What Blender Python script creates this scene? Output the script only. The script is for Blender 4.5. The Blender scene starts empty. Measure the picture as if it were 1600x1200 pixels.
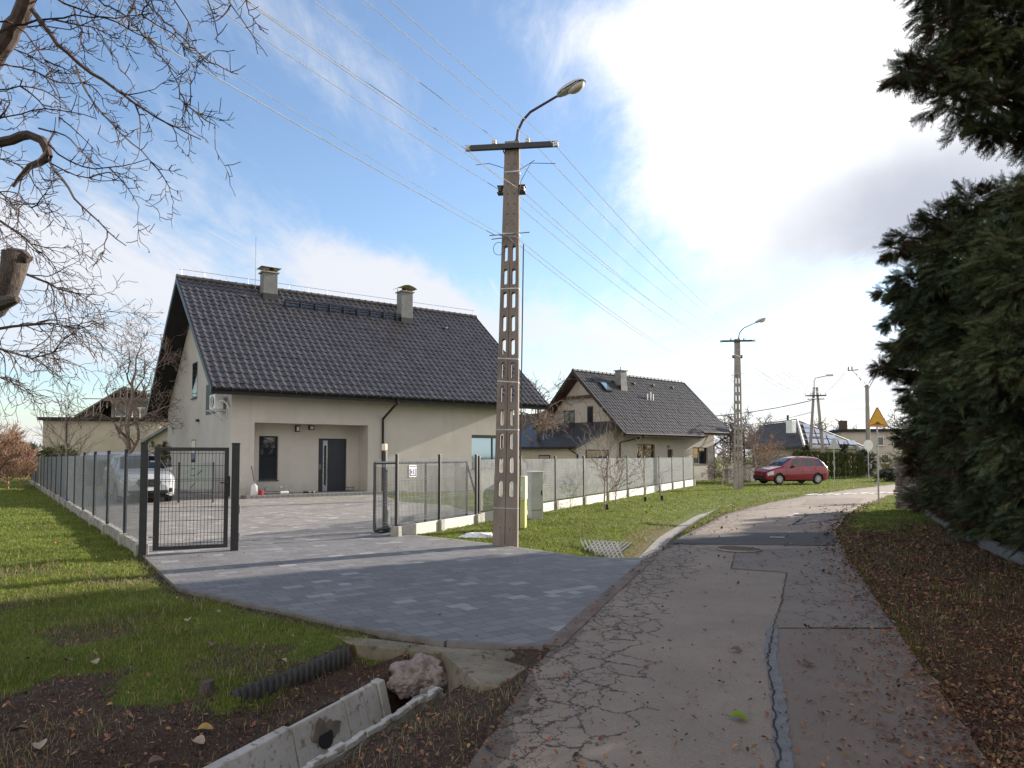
import bpy, bmesh, math, random
import numpy as np
from mathutils import Vector, Matrix, Euler
random.seed(7); RNG = np.random.default_rng(7)
R = math.radians
SC = bpy.context.scene
COL = SC.collection
# ---------------------------------------------------------------- camera
F, PITCH, PPY, EYE = 1120.0, R(2.5), 663.0, 1.65
cam_d = bpy.data.cameras.new('camera'); cam = bpy.data.objects.new('camera', cam_d); COL.objects.link(cam)
cam.location = (0, 0, EYE); cam.rotation_euler = (R(90) + PITCH, 0, 0)
cam_d.sensor_width = 36; cam_d.lens = 36 * F / 1600; cam_d.shift_y = (PPY - 600) / 1600
cam_d.clip_start = 0.05; cam_d.clip_end = 3000
SC.camera = cam
def ray(px, py):
    x = (px - 800) / F; v = -(py - PPY) / F
    c, s = math.cos(PITCH), math.sin(PITCH)
    return Vector((x, c - v * s, s + v * c))
def G(px, py, z=0.0):                       # point of the level z seen at a pixel of the photograph
    d = ray(px, py); t = (z - EYE) / d.z
    return Vector((d.x * t, d.y * t, z))
def D(px, py, Y):                           # point at distance Y seen at a pixel
    d = ray(px, py); t = Y / d.y
    return Vector((d.x * t, Y, EYE + d.z * t))
# ---------------------------------------------------------------- world
SUN_AZ, SUN_EL = R(57.5), R(17)
sun_dir = Vector((math.sin(SUN_AZ) * math.cos(SUN_EL), math.cos(SUN_AZ) * math.cos(SUN_EL), math.sin(SUN_EL)))
SC.view_settings.view_transform = 'Standard'; SC.view_settings.look = 'None'
SC.view_settings.exposure = 1.1; SC.view_settings.gamma = 1.0; SC.view_settings.use_curve_mapping = False
class NT:
    def __init__(s, tree): s.t = tree; s.L = tree.links
    def set(s, sock, v):
        if v is None: return
        if isinstance(v, bpy.types.NodeSocket): s.L.new(v, sock)
        else:
            if hasattr(sock, 'default_value'):
                dv = sock.default_value
                if hasattr(dv, '__len__'):
                    if not hasattr(v, '__len__'): v = [v] * len(dv)
                    v = list(v)
                    if len(dv) == 4 and len(v) == 3: v = v + [1]
                sock.default_value = v
    def n(s, typ, out=0, props=None, **kw):
        nd = s.t.nodes.new(typ)
        for k, v in (props or {}).items(): setattr(nd, k, v)
        for k, v in kw.items():
            key = k.replace('_', ' ')
            if key[0] == 'i' and key[1:].isdigit(): sock = nd.inputs[int(key[1:])]
            else: sock = nd.inputs[key]
            s.set(sock, v)
        s.last = nd
        return nd.outputs[out]
    def m(s, op, a, b=None, c=None, clamp=False):
        nd = s.t.nodes.new('ShaderNodeMath'); nd.operation = op; nd.use_clamp = clamp
        s.set(nd.inputs[0], a); s.set(nd.inputs[1], b)
        if c is not None: s.set(nd.inputs[2], c)
        return nd.outputs[0]
    def mix(s, f, a, b, mode='MIX'):
        nd = s.t.nodes.new('ShaderNodeMix'); nd.data_type = 'RGBA'; nd.blend_type = mode
        s.set(nd.inputs[0], f); s.set(nd.inputs[6], a); s.set(nd.inputs[7], b)
        return nd.outputs[2]
    def ramp(s, f, lo, hi):
        nd = s.t.nodes.new('ShaderNodeMapRange'); nd.clamp = True; nd.interpolation_type = 'SMOOTHSTEP'
        s.set(nd.inputs[0], f); nd.inputs[1].default_value = lo; nd.inputs[2].default_value = hi
        return nd.outputs[0]
    def noise(s, vec, scale, detail=4, rough=.55, dist=0, out=0):
        return s.n('ShaderNodeTexNoise', out, Vector=vec, Scale=scale, Detail=detail, Roughness=rough, Distortion=dist)
    def mapping(s, vec, loc=(0, 0, 0), rot=(0, 0, 0), sc=(1, 1, 1)):
        return s.n('ShaderNodeMapping', Vector=vec, Location=loc, Rotation=rot, Scale=sc)
world = bpy.data.worlds.new('World'); SC.world = world; world.use_nodes = True
nt = NT(world.node_tree); world.node_tree.nodes.clear()
sky = nt.n('ShaderNodeTexSky', props=dict(sky_type='NISHITA', sun_disc=False, sun_elevation=SUN_EL, sun_rotation=SUN_AZ, air_density=1.0, dust_density=0.6, ozone_density=2.0))
gen = nt.n('ShaderNodeTexCoord', 0)
sep = nt.t.nodes.new('ShaderNodeSeparateXYZ'); nt.L.new(gen, sep.inputs[0])
az = nt.m('ARCTAN2', sep.outputs[0], sep.outputs[1]); el = nt.m('ARCSINE', sep.outputs[2])
def dir_azel(px, py):
    d = ray(px, py).normalized(); return math.atan2(d.x, d.y), math.asin(d.z)
ael = nt.n('ShaderNodeCombineXYZ', X=az, Y=el, Z=0.0)
warp = nt.noise(ael, 3.2, 5, .6, out=1)
warp2 = nt.n('ShaderNodeVectorMath', props=dict(operation='MULTIPLY_ADD'), i0=warp, i1=(.16, .12, 0), i2=ael)
ws = nt.t.nodes.new('ShaderNodeSeparateXYZ'); nt.L.new(warp2, ws.inputs[0]); waz = nt.m('SUBTRACT', ws.outputs[0], .08); wel = nt.m('SUBTRACT', ws.outputs[1], .06)
def blob(px, py, rx, ry, tilt=0.0, power=1.0):
    a0, e0 = dir_azel(px, py); rx /= F; ry /= F
    dx = nt.m('SUBTRACT', waz, a0); dy = nt.m('SUBTRACT', wel, e0)
    c, s_ = math.cos(R(tilt)), math.sin(R(tilt))
    u = nt.m('ADD', nt.m('MULTIPLY', dx, c / rx), nt.m('MULTIPLY', dy, s_ / rx))
    v = nt.m('ADD', nt.m('MULTIPLY', dx, -s_ / ry), nt.m('MULTIPLY', dy, c / ry))
    q = nt.m('ADD', nt.m('MULTIPLY', u, u), nt.m('MULTIPLY', v, v))
    q = nt.m('POWER', q, power)
    return nt.m('EXPONENT', nt.m('MULTIPLY', q, -1.0))
cov = None
for amp, args in ((1.5, (1365, 50, 320, 320, -28, 1.7)), (.6, (1020, 90, 240, 70, -15, 1)), (.85, (930, 525, 300, 55, -14, 1)), (1.0, (640, 490, 150, 50, -25, 1.5)),
                  (.85, (150, 420, 300, 75, -8, 1)), (.15, (520, 400, 280, 60, -20, 1)), (.55, (1200, 620, 460, 75, 0, 1.2)), (.2, (420, 30, 420, 60, -25, 1)),
                  (.3, (80, 180, 260, 200, 0, 1)), (.55, (100, 545, 380, 45, 0, 1)), (.3, (1500, 520, 300, 140, 0, 1)), (-.85, (1290, 500, 280, 50, 8, 1.4)), (-.3, (520, 300, 330, 70, -25, 1)),
                  (.75, (700, 712, 1400, 40, 0, 1)), (.25, (1100, 330, 140, 100, -30, 1))):
    b = nt.m('MULTIPLY', blob(*args), amp); cov = b if cov is None else nt.m('ADD', cov, b)
# wisps laid out on a high level layer
zc = nt.m('MAXIMUM', nt.m('ADD', sep.outputs[2], .06), .02)
pl = nt.n('ShaderNodeCombineXYZ', X=nt.m('DIVIDE', sep.outputs[0], zc), Y=nt.m('DIVIDE', sep.outputs[1], zc), Z=0.0)
pl = nt.mapping(pl, rot=(0, 0, R(35)), sc=(1.0, .35, 1))
w1 = nt.noise(pl, 1.3, 10, .66, .8); w2 = nt.noise(pl, 7.0, 9, .72, .5)
wsp = nt.m('ADD', nt.m('MULTIPLY', w1, .62), nt.m('MULTIPLY', w2, .38))
back = nt.ramp(nt.m('MULTIPLY', sep.outputs[1], -1.0), -.1, .4)
cov = nt.m('ADD', cov, nt.m('MULTIPLY', back, .7))  # extra cloud cover out of view behind the camera, for fill light
cov = nt.m('ADD', cov, nt.m('MULTIPLY', nt.m('SUBTRACT', wsp, .47), 2.5))
cmask = nt.ramp(cov, .12, 1.08)
# contrails
for (x0, y0, x1, y1, wd) in ((590, 375, 690, 450, 3.0), (762, 430, 786, 472, 3.5), (300, 345, 400, 402, 2.5), (-60, 622, 110, 629, 4)):
    a0, e0 = dir_azel(x0, y0); a1, e1 = dir_azel(x1, y1); L_ = math.hypot(a1 - a0, e1 - e0); ux, uy = (a1 - a0) / L_, (e1 - e0) / L_
    dx = nt.m('SUBTRACT', az, a0); dy = nt.m('SUBTRACT', el, e0)
    al = nt.m('ADD', nt.m('MULTIPLY', dx, ux / L_), nt.m('MULTIPLY', dy, uy / L_))
    ac = nt.m('ADD', nt.m('MULTIPLY', dx, -uy), nt.m('MULTIPLY', dy, ux)); ac = nt.m('MULTIPLY', ac, F / wd)
    g_ = nt.m('EXPONENT', nt.m('MULTIPLY', nt.m('MULTIPLY', ac, ac), -1.0))
    g_ = nt.m('MULTIPLY', g_, nt.m('MULTIPLY', nt.ramp(al, 0, .35), nt.ramp(nt.m('SUBTRACT', 1.0, al), 0, .1)))
    cmask = nt.m('MAXIMUM', cmask, nt.m('MULTIPLY', g_, .45))
grey = nt.m('MULTIPLY', blob(1430, 330, 190, 95, 12, 1.5), .92)
big = blob(1250, 120, 420, 360, -25, 1.2)
ccol = nt.mix(big, (3.1, 3.2, 3.45), (4.8, 4.8, 4.85))
ccol = nt.mix(grey, ccol, (1.95, 2.1, 2.5)); ccol = nt.mix(nt.ramp(nt.m('SUBTRACT', .15, sep.outputs[1]), 0, .5), ccol, (5.9, 5.5, 5.1)); ccol = nt.mix(nt.ramp(sep.outputs[2], .65, .9), ccol, (5.2, 4.9, 4.6))  # unseen clouds behind and overhead made brighter and warmer to fill the shade
skyc = nt.mix(.05, nt.mix(1.0, sky, (.86, .88, .92), 'MULTIPLY'), (2.2, 2.6, 3.4))
bg = nt.n('ShaderNodeBackground', Color=nt.mix(cmask, skyc, ccol), Strength=0.13)
wo = nt.t.nodes.new('ShaderNodeOutputWorld'); nt.L.new(bg, wo.inputs[0])
# ---------------------------------------------------------------- sun
sd = bpy.data.lights.new('sun', 'SUN'); sd.energy = 5.0; sd.angle = R(0.5); sd.color = (1.0, .92, .80)
so = bpy.data.objects.new('sun', sd); COL.objects.link(so); so.rotation_euler = sun_dir.to_track_quat('Z', 'Y').to_euler(); so.location = (40, 20, 40)
# ---------------------------------------------------------------- builders
def tag(o, label=None, cat=None, group=None, kind=None):
    if label: o['label'] = label
    if cat: o['category'] = cat
    if group: o['group'] = group
    if kind: o['kind'] = kind
    return o
def thing(name, label, cat, loc=(0, 0, 0), rz=0.0, group=None):
    o = bpy.data.objects.new(name, None); COL.objects.link(o); o.empty_display_size = .3
    o.location = loc; o.rotation_euler = (0, 0, rz); return tag(o, label, cat, group)
def basis(o):
    while o.parent: o = o.parent
    return Matrix.LocRotScale(o.location, o.rotation_euler, None)
class MB:
    def __init__(s): s.v = []; s.f = []; s.off = 0
    def add(s, vs, fs):
        vs = np.asarray(vs, float).reshape(-1, 3); s.v.append(vs)
        fs = np.asarray(fs, int)
        s.f.append(fs + s.off); s.off += len(vs); return s
    def poly(s, vs, faces):
        for f in faces: s.f.append(np.array([f]) + s.off)
        vs = np.asarray(vs, float).reshape(-1, 3); s.v.append(vs); s.off += len(vs); return s
    def box(s, c, size, rz=0.0, M=None):
        x, y, z = [k / 2 for k in size]
        p = np.array([[-x, -y, -z], [x, -y, -z], [x, y, -z], [-x, y, -z], [-x, -y, z], [x, -y, z], [x, y, z], [-x, y, z]])
        if M is not None: p = p @ np.array(M).T
        elif rz: ca, sa = math.cos(rz), math.sin(rz); p = p @ np.array([[ca, sa, 0], [-sa, ca, 0], [0, 0, 1]])
        return s.add(p + np.array(c), [[0, 3, 2, 1], [4, 5, 6, 7], [0, 1, 5, 4], [1, 2, 6, 5], [2, 3, 7, 6], [3, 0, 4, 7]])
    def bb(s, x0, x1, y0, y1, z0, z1): return s.box(((x0 + x1) / 2, (y0 + y1) / 2, (z0 + z1) / 2), (x1 - x0, y1 - y0, z1 - z0))
    def rbox(s, c, size, b=.02, rz=0.0, seg=2):
        bm = bmesh.new(); bmesh.ops.create_cube(bm, size=1)
        for v in bm.verts: v.co = Vector((v.co.x * size[0], v.co.y * size[1], v.co.z * size[2]))
        bmesh.ops.bevel(bm, geom=list(bm.edges), offset=b, segments=seg, affect='EDGES', profile=.5)
        M = Matrix.Rotation(rz, 3, 'Z')
        bm.verts.ensure_lookup_table()
        vs = [tuple(M @ v.co + Vector(c)) for v in bm.verts]
        fs = [[v.index for v in f.verts] for f in bm.faces]
        bm.free(); return s.poly(vs, fs)
    def tube(s, pts, rad, n=6, cap=True):
        P = np.array([tuple(p) for p in pts], float); m = len(P)
        rad = np.full(m, rad, float) if np.isscalar(rad) else np.array(rad, float)
        T = np.zeros_like(P); T[1:-1] = P[2:] - P[:-2]; T[0] = P[1] - P[0]; T[-1] = P[-1] - P[-2]
        T /= np.linalg.norm(T, axis=1)[:, None] + 1e-9
        up = np.array([0, 0, 1.]) if abs(T[0][2]) < .9 else np.array([1., 0, 0])
        A = np.zeros_like(P); a = np.cross(T[0], up); a /= np.linalg.norm(a)
        for i in range(m):
            a = a - T[i] * (a @ T[i]); a /= np.linalg.norm(a) + 1e-9; A[i] = a
        B = np.cross(T, A)
        th = np.arange(n) * 2 * math.pi / n
        V = P[:, None, :] + rad[:, None, None] * (np.cos(th)[None, :, None] * A[:, None, :] + np.sin(th)[None, :, None] * B[:, None, :])
        i = np.arange(m - 1)[:, None] * n; j = np.arange(n)[None, :]; k = (j + 1) % n
        fs = np.stack([i + j, i + k, i + n + k, i + n + j], -1).reshape(-1, 4)
        off = s.off
        s.add(V.reshape(-1, 3), fs)
        if cap and n > 3:
            s.f.append(np.array([list(range(n))[::-1]]) + off); s.f.append(np.array([[(m - 1) * n + q for q in range(n)]]) + off)
        return s
    def cyl(s, p0, p1, r, r2=None, n=14): return s.tube([p0, p1], [r, r if r2 is None else r2], n)
    def extrude(s, poly, vec):
        P = np.array([tuple(p) for p in poly], float); n = len(P); Q = P + np.array(vec)
        fs = [list(range(n))[::-1], [n + i for i in range(n)]] + [[i, (i + 1) % n, n + (i + 1) % n, n + i] for i in range(n)]
        return s.poly(np.vstack([P, Q]), fs)
    def xf(s, M):
        A = np.array(M.to_3x3()); t = np.array(M.translation)
        s.v = [v @ A.T + t for v in s.v]; return s
    def build(s, name, m, parent=None, world=False, smooth=False, bevel=0, local=None):
        V = np.vstack(s.v)
        if world and parent is not None:
            Mi = basis(parent).inverted(); V = V @ np.array(Mi.to_3x3()).T + np.array(Mi.translation)
        me = bpy.data.meshes.new(name)
        cnt = []; idx = []
        for f in s.f: cnt.append(np.full(len(f), f.shape[1])); idx.append(f.reshape(-1))
        cnt = np.concatenate(cnt); idx = np.concatenate(idx)
        me.vertices.add(len(V)); me.vertices.foreach_set('co', V.astype(np.float32).ravel())
        me.loops.add(len(idx)); me.loops.foreach_set('vertex_index', idx.astype(np.int32))
        me.polygons.add(len(cnt)); st = np.concatenate([[0], np.cumsum(cnt)[:-1]])
        me.polygons.foreach_set('loop_start', st.astype(np.int32)); me.polygons.foreach_set('loop_total', cnt.astype(np.int32))
        me.polygons.foreach_set('use_smooth', np.full(len(cnt), bool(smooth)))
        me.update(calc_edges=True)
        for q in (m if isinstance(m, (list, tuple)) else [m]): me.materials.append(q)
        o = bpy.data.objects.new(name, me); COL.objects.link(o)
        if parent is not None: o.parent = parent
        if bevel:
            b = o.modifiers.new('bevel', 'BEVEL'); b.width = bevel; b.segments = 2; b.limit_method = 'ANGLE'; b.angle_limit = R(40)
        return o
def copy_tree(o, parent=None):
    c = o.copy(); COL.objects.link(c); c.parent = parent
    for ch in [k for k in bpy.data.objects if k.parent == o]: copy_tree(ch, c)
    return c
def text_mesh(txt, size, depth=.002):
    cu = bpy.data.curves.new('t', 'FONT'); cu.body = txt; cu.size = size; cu.extrude = depth; cu.align_x = 'CENTER'; cu.align_y = 'CENTER'
    o = bpy.data.objects.new('t', cu); COL.objects.link(o)
    dg = bpy.context.evaluated_depsgraph_get(); me = o.evaluated_get(dg).to_mesh()
    mb = MB(); mb.poly([tuple(v.co) for v in me.vertices], [list(p.vertices) for p in me.polygons])
    o.evaluated_get(dg).to_mesh_clear(); bpy.data.objects.remove(o); bpy.data.curves.remove(cu)
    return mb
# ---------------------------------------------------------------- materials
def newmat(name):
    m = bpy.data.materials.new(name); m.use_nodes = True; m.node_tree.nodes.clear(); k = NT(m.node_tree)
    b = k.t.nodes.new('ShaderNodeBsdfPrincipled'); o = k.t.nodes.new('ShaderNodeOutputMaterial'); k.L.new(b.outputs[0], o.inputs[0])
    return m, k, b
def mat(name, c1, c2=None, scale=4.0, rough=.75, bump=0.0, bscale=None, metal=0.0, spec=.5, sc=(1, 1, 1), island=0.0, c3=None, lo=.35, hi=.65, coat=0.0, dist=.01):
    m, k, b = newmat(name)
    tc = k.n('ShaderNodeTexCoord', 3); v = k.mapping(tc, sc=sc)
    c2 = c2 or tuple(x * .8 for x in c1)
    nz = k.noise(v, scale, 6, .6)
    col = k.mix(k.ramp(nz, lo, hi), c1, c2)
    if c3: col = k.mix(k.ramp(k.noise(v, scale * 6.3, 3, .6), .52, .72), col, c3)
    if island:
        ri = k.n('ShaderNodeNewGeometry', 'Random Per Island') if False else None
        g = k.t.nodes.new('ShaderNodeNewGeometry'); ri = g.outputs['Random Per Island']
        hsv = k.n('ShaderNodeHueSaturation', Hue=k.m('ADD', .5, k.m('MULTIPLY', k.m('SUBTRACT', k.m('FRACT', k.m('MULTIPLY', ri, 7.3)), .5), .05)), Saturation=1.0, Value=k.m('ADD', 1 - island, k.m('MULTIPLY', ri, 2 * island)), Color=col)
        col = hsv
    k.set(b.inputs['Base Color'], col)
    k.set(b.inputs['Roughness'], k.m('ADD', rough - .06, k.m('MULTIPLY', nz, .12))); b.inputs['Metallic'].default_value = metal
    b.inputs['Specular IOR Level'].default_value = spec
    if coat: b.inputs['Coat Weight'].default_value = coat; b.inputs['Coat Roughness'].default_value = .05
    if bump:
        bp = k.n('ShaderNodeBump', Strength=bump, Distance=dist, Height=k.noise(v, bscale or scale * 8, 5, .65)); k.set(b.inputs['Normal'], bp)
    return m
M = {}
M['render'] = mat('render_plaster', (.47, .43, .375), (.43, .39, .34), 1.2, .93, .5, 90, c3=(.50, .46, .40), dist=.004)
M['render2'] = mat('render_cream', (.50, .465, .41), (.45, .42, .37), 1.0, .93, .4, 90, dist=.004)
M['roof'] = mat('roof_tile', (.080, .072, .070), (.052, .047, .048), 2.0, .36, .15, 60, c3=(.075, .072, .07))
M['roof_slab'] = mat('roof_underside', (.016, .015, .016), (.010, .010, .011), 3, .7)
M['chimney'] = mat('chimney_render', (.20, .20, .195), (.16, .16, .155), 3, .9, .3, 60)
M['metal_dark'] = mat('metal_anthracite', (.020, .022, .027), (.014, .016, .02), 6, .45, .05)
M['steel'] = mat('galvanised_steel', (.42, .43, .44), (.30, .31, .32), 9, .42, .05, metal=.8)
M['wire'] = mat('panel_wire', (.20, .215, .22), (.15, .16, .165), 6, .5); M['wire_lt'] = mat('panel_wire_galvanised', (.36, .37, .37), (.28, .29, .29), 6, .5)
M['glass'] = None
M['anthra_door'] = mat('door_panel', (.018, .022, .034), (.014, .018, .028), 3, .4)
M['brass'] = mat('cap_metal', (.26, .22, .16), (.18, .14, .09), 6, .4, .1, metal=.8)
M['white'] = mat('white_plastic', (.72, .72, .70), (.64, .64, .62), 5, .45)
M['brown'] = mat('brown_wood', (.07, .034, .022), (.045, .022, .015), 9, .6, .2, sc=(1, 1, 6))
M['gutter'] = mat('gutter', (.030, .024, .022), (.02, .017, .016), 5, .7, spec=.25)
M['concrete'] = mat('concrete', (.36, .34, .30), (.28, .265, .235), 3, .92, .6, 50, c3=(.20, .19, .17))
M['concrete_lt'] = mat('concrete_pale', (.62, .60, .54), (.52, .50, .45), 3, .9, .4, 50, c3=(.42, .40, .35))
M['pole'] = mat('pole_concrete', (.250, .208, .180), (.185, .150, .130), 5, .93, .8, 70, c3=(.22, .18, .155), sc=(1, 1, .35))
M['pole_lt'] = mat('pole_concrete_grey', (.30, .27, .24), (.22, .195, .175), 5, .93, .7, 70, sc=(1, 1, .35))
M['porcelain'] = mat('porcelain', (.75, .74, .70), (.55, .5, .45), 20, .2)
M['porcelain_br'] = mat('porcelain_brown', (.10, .05, .035), (.06, .03, .02), 20, .2)
M['cable'] = mat('cable', (.42, .42, .40), (.30, .30, .29), 5, .5)
M['cable_dk'] = mat('cable_dark', (.05, .05, .05), (.03, .03, .03), 5, .6)
M['purple'] = mat('painted_bracket', (.055, .038, .062), (.04, .028, .045), 8, .5)
M['lamp_body'] = mat('lamp_housing', (.50, .51, .50), (.42, .43, .42), 9, .4)
M['lamp_glass'] = mat('lamp_diffuser', (.62, .58, .50), (.42, .37, .30), 9, .25)
M['bark'] = mat('bark', (.085, .064, .054), (.045, .034, .028), 12, .95, 1.0, 30, c3=(.14, .115, .10), sc=(1, 1, .4), dist=.03)
M['bark_pale'] = mat('bark_pale', (.36, .31, .26), (.24, .19, .15), 14, .9, .5, 40, sc=(1, 1, .5))
M['twig'] = mat('twig', (.070, .045, .038), (.045, .030, .026), 9, .9, island=.35)
M['twig_lt'] = mat('twig_pale', (.26, .20, .16), (.17, .125, .10), 9, .9, island=.3)
M['twig_red'] = mat('twig_reddish', (.34, .21, .14), (.24, .155, .10), 4, .9, island=.35)
M['conifer'] = mat('conifer_sprays', (.042, .060, .028), (.10, .12, .052), .8, .8, island=.5, c3=(.085, .055, .03), spec=.2, lo=.42, hi=.62)
M['conifer_br'] = mat('conifer_brown', (.075, .045, .027), (.05, .034, .02), .9, .85, island=.5, spec=.1)
M['thuja'] = mat('thuja_sprays', (.070, .085, .022), (.045, .062, .018), 2, .8, island=.45, c3=(.10, .095, .03), spec=.2)
M['thuja_yel'] = mat('thuja_yellow', (.19, .17, .045), (.12, .12, .035), 2, .8, island=.4)
M['hedge_dk'] = mat('hedge_dark', (.022, .030, .015), (.014, .02, .011), 2, .85, island=.4)
M['snow'] = mat('old_snow', (.85, .86, .88), (.72, .73, .76), 12, .7, .5, 30)
M['black'] = mat('black_plastic', (.012, .012, .013), (.008, .008, .009), 6, .5)
M['yellow_box'] = mat('yellow_cabinet', (.46, .47, .15), (.40, .42, .13), 4, .5)
M['grey_box'] = mat('grey_cabinet', (.47, .475, .44), (.40, .405, .37), 3, .55, .05)
M['rust'] = mat('rust', (.10, .05, .03), (.06, .03, .02), 10, .85, .4)
M['dirt_obj'] = mat('dry_soil', (.09, .06, .045), (.05, .033, .025), 10, .95, .8, 30, dist=.02)
def glassmat(name, col=(.02, .024, .03), rough=.03, spec=.8):
    m, k, b = newmat(name)
    tc = k.n('ShaderNodeTexCoord', 3)
    k.set(b.inputs['Base Color'], col); b.inputs['Roughness'].default_value = rough; b.inputs['Specular IOR Level'].default_value = spec
    bp = k.n('ShaderNodeBump', Strength=.05, Distance=.02, Height=k.noise(tc, 1.3, 2)); k.set(b.inputs['Normal'], bp)
    return m
def plaster(name, c1, c2, top):
    m, k, b = newmat(name); o = k.n('ShaderNodeTexCoord', 3); s_ = k.t.nodes.new('ShaderNodeSeparateXYZ'); k.L.new(o, s_.inputs[0]); z = s_.outputs[2]
    c = k.mix(k.ramp(k.noise(o, .7, 6, .65), .35, .65), c1, c2); st = k.noise(k.mapping(o, sc=(2.4, 2.4, .12)), 1.6, 5, .6)
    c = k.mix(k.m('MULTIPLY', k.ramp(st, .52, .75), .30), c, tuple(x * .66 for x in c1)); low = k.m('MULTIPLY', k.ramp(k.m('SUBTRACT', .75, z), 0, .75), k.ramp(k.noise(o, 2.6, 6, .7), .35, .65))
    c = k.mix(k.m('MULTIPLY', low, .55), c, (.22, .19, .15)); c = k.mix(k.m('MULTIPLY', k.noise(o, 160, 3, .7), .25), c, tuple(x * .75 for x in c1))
    k.set(b.inputs['Base Color'], c); b.inputs['Roughness'].default_value = .93; b.inputs['Specular IOR Level'].default_value = .2
    k.set(b.inputs['Normal'], k.n('ShaderNodeBump', Strength=.5, Distance=.004, Height=k.noise(o, 110, 4, .7))); return m
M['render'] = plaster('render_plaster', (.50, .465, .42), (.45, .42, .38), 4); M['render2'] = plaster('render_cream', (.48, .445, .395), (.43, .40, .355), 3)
M['glass'] = glassmat('window_glass')
M['car_glass'] = glassmat('car_glass', (.012, .014, .016))
m_, k_, b_ = newmat('reflective_pane'); k_.set(b_.inputs['Base Color'], (.30, .42, .50)); b_.inputs['Metallic'].default_value = .75; b_.inputs['Roughness'].default_value = .05
M['mirror_glass'] = m_
def carpaint(name, c, rough=.25, metal=.2): return mat(name, c, tuple(x * .93 for x in c), 2, rough, metal=metal, coat=.8)
M['red'] = carpaint('red_paint', (.20, .005, .02)); M['whitecar'] = carpaint('white_paint', (.46, .47, .49), .28, .1)
M['tyre'] = mat('tyre', (.02, .02, .021), (.012, .012, .013), 10, .85)
M['rim'] = mat('rim', (.42, .42, .43), (.34, .34, .35), 9, .35, metal=.7)
M['headlight'] = mat('headlight', (.55, .58, .60), (.30, .32, .34), 20, .12, coat=.8)
M['tail'] = mat('tail_lamp', (.35, .02, .02), (.25, .01, .01), 9, .2, coat=.8)
M['chrome'] = mat('chrome', (.6, .6, .6), (.5, .5, .5), 9, .15, metal=1)
# paving: staggered blocks of mixed greys
def paving(name, rot, tint=(1, 1, 1)):
    m, k, b = newmat(name); geo = k.t.nodes.new('ShaderNodeNewGeometry'); pos = geo.outputs['Position']
    wob = k.n('ShaderNodeVectorMath', props=dict(operation='MULTIPLY_ADD'), i0=k.noise(pos, 3, 2, out=1), i1=(.012, .012, 0), i2=pos)
    v = k.mapping(wob, rot=(0, 0, rot))
    nd = k.t.nodes.new('ShaderNodeTexBrick'); k.L.new(v, nd.inputs[0]); nd.offset = .37; nd.offset_frequency = 2; nd.squash = .62; nd.squash_frequency = 3
    for nm, val in (('Color1', (.0, .0, .0, 1)), ('Color2', (1, 1, 1, 1)), ('Mortar', (.5, .5, .5, 1)), ('Scale', 1.0), ('Mortar Size', .0045), ('Mortar Smooth', .3), ('Bias', 0.0), ('Brick Width', .27), ('Row Height', .18)):
        nd.inputs[nm].default_value = val
    rnd = k.n('ShaderNodeSeparateColor', Color=nd.outputs[0])
    c = k.mix(k.ramp(rnd, .0, .55), (.126, .119, .121), (.168, .158, .156)); c = k.mix(k.ramp(rnd, .60, 1.0), c, (.215, .212, .215))
    c = k.mix(k.m('MULTIPLY', k.ramp(rnd, .945, .955), .8), c, (.33, .33, .325))
    c = k.mix(k.m('MULTIPLY', k.noise(pos, 28, 5, .75), .55), c, tuple(.125 * t for t in (1, 1, 1.1)))
    st = k.ramp(k.noise(pos, .5, 5, .65), .42, .72); c = k.mix(k.m('MULTIPLY', st, .35), c, (.19, .175, .155))
    c = k.mix(k.m('MULTIPLY', nd.outputs[1], .8), c, (.045, .042, .040))
    c = k.mix(1.0, c, tint, 'MULTIPLY')
    k.set(b.inputs['Base Color'], c); b.inputs['Roughness'].default_value = .74
    h = k.m('ADD', k.m('MULTIPLY', nd.outputs[1], -1.0), k.m('ADD', k.m('MULTIPLY', rnd, .35), k.m('MULTIPLY', k.noise(pos, 90, 4, .7), .35)))
    k.set(b.inputs['Normal'], k.n('ShaderNodeBump', Strength=.7, Distance=.006, Height=h)); return m
M['paving'] = paving('block_paving', R(-36))
M['paving_sunlit'] = paving('yard_paving', R(-36), (1.5, 1.42, 1.28))  # same blocks as the drive, with sunlit brightness and warmth put into the tint
# ================================================================ SETTING
def inpoly(x, y, poly):
    c = np.zeros(np.shape(x), bool); n = len(poly); j = n - 1
    for i in range(n):
        xi, yi = poly[i][0], poly[i][1]; xj, yj = poly[j][0], poly[j][1]
        with np.errstate(divide='ignore', invalid='ignore'):
            c ^= ((yi > y) != (yj > y)) & (x < (xj - xi) * (y - yi) / (yj - yi + 1e-12) + xi)
        j = i
    return c
def pdist(x, y, pl):                        # distance, signed side (left +), parameter
    best = np.full(np.shape(x), 1e9); sg = np.zeros(np.shape(x)); par = np.zeros(np.shape(x)); acc = 0
    for (a, b) in zip(pl[:-1], pl[1:]):
        dx, dy = b[0] - a[0], b[1] - a[1]; L = math.hypot(dx, dy)
        t = np.clip(((x - a[0]) * dx + (y - a[1]) * dy) / L ** 2, 0, 1)
        ex, ey = x - a[0] - t * dx, y - a[1] - t * dy; d = np.hypot(ex, ey)
        s = np.sign(dx * ey - dy * ex); k = d < best
        best = np.where(k, d, best); sg = np.where(k, s, sg); par = np.where(k, acc + t * L, par); acc += L
    return best, sg, par
def sst(t): t = np.clip(t, 0, 1); return t * t * (3 - 2 * t)
def g2(px, py, z=0): p = G(px, py, z); return (p.x, p.y)
roadL = [(-8.2, -30), (-1.5, -2)] + [g2(*p) for p in ((735, 1200), (790, 1115), (850, 1022), (930, 943), (1012, 873), (1058, 843), (1135, 803), (1200, 786), (1262, 774.5), (1335, 764), (1400, 756.5), (1470, 751))]
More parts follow.
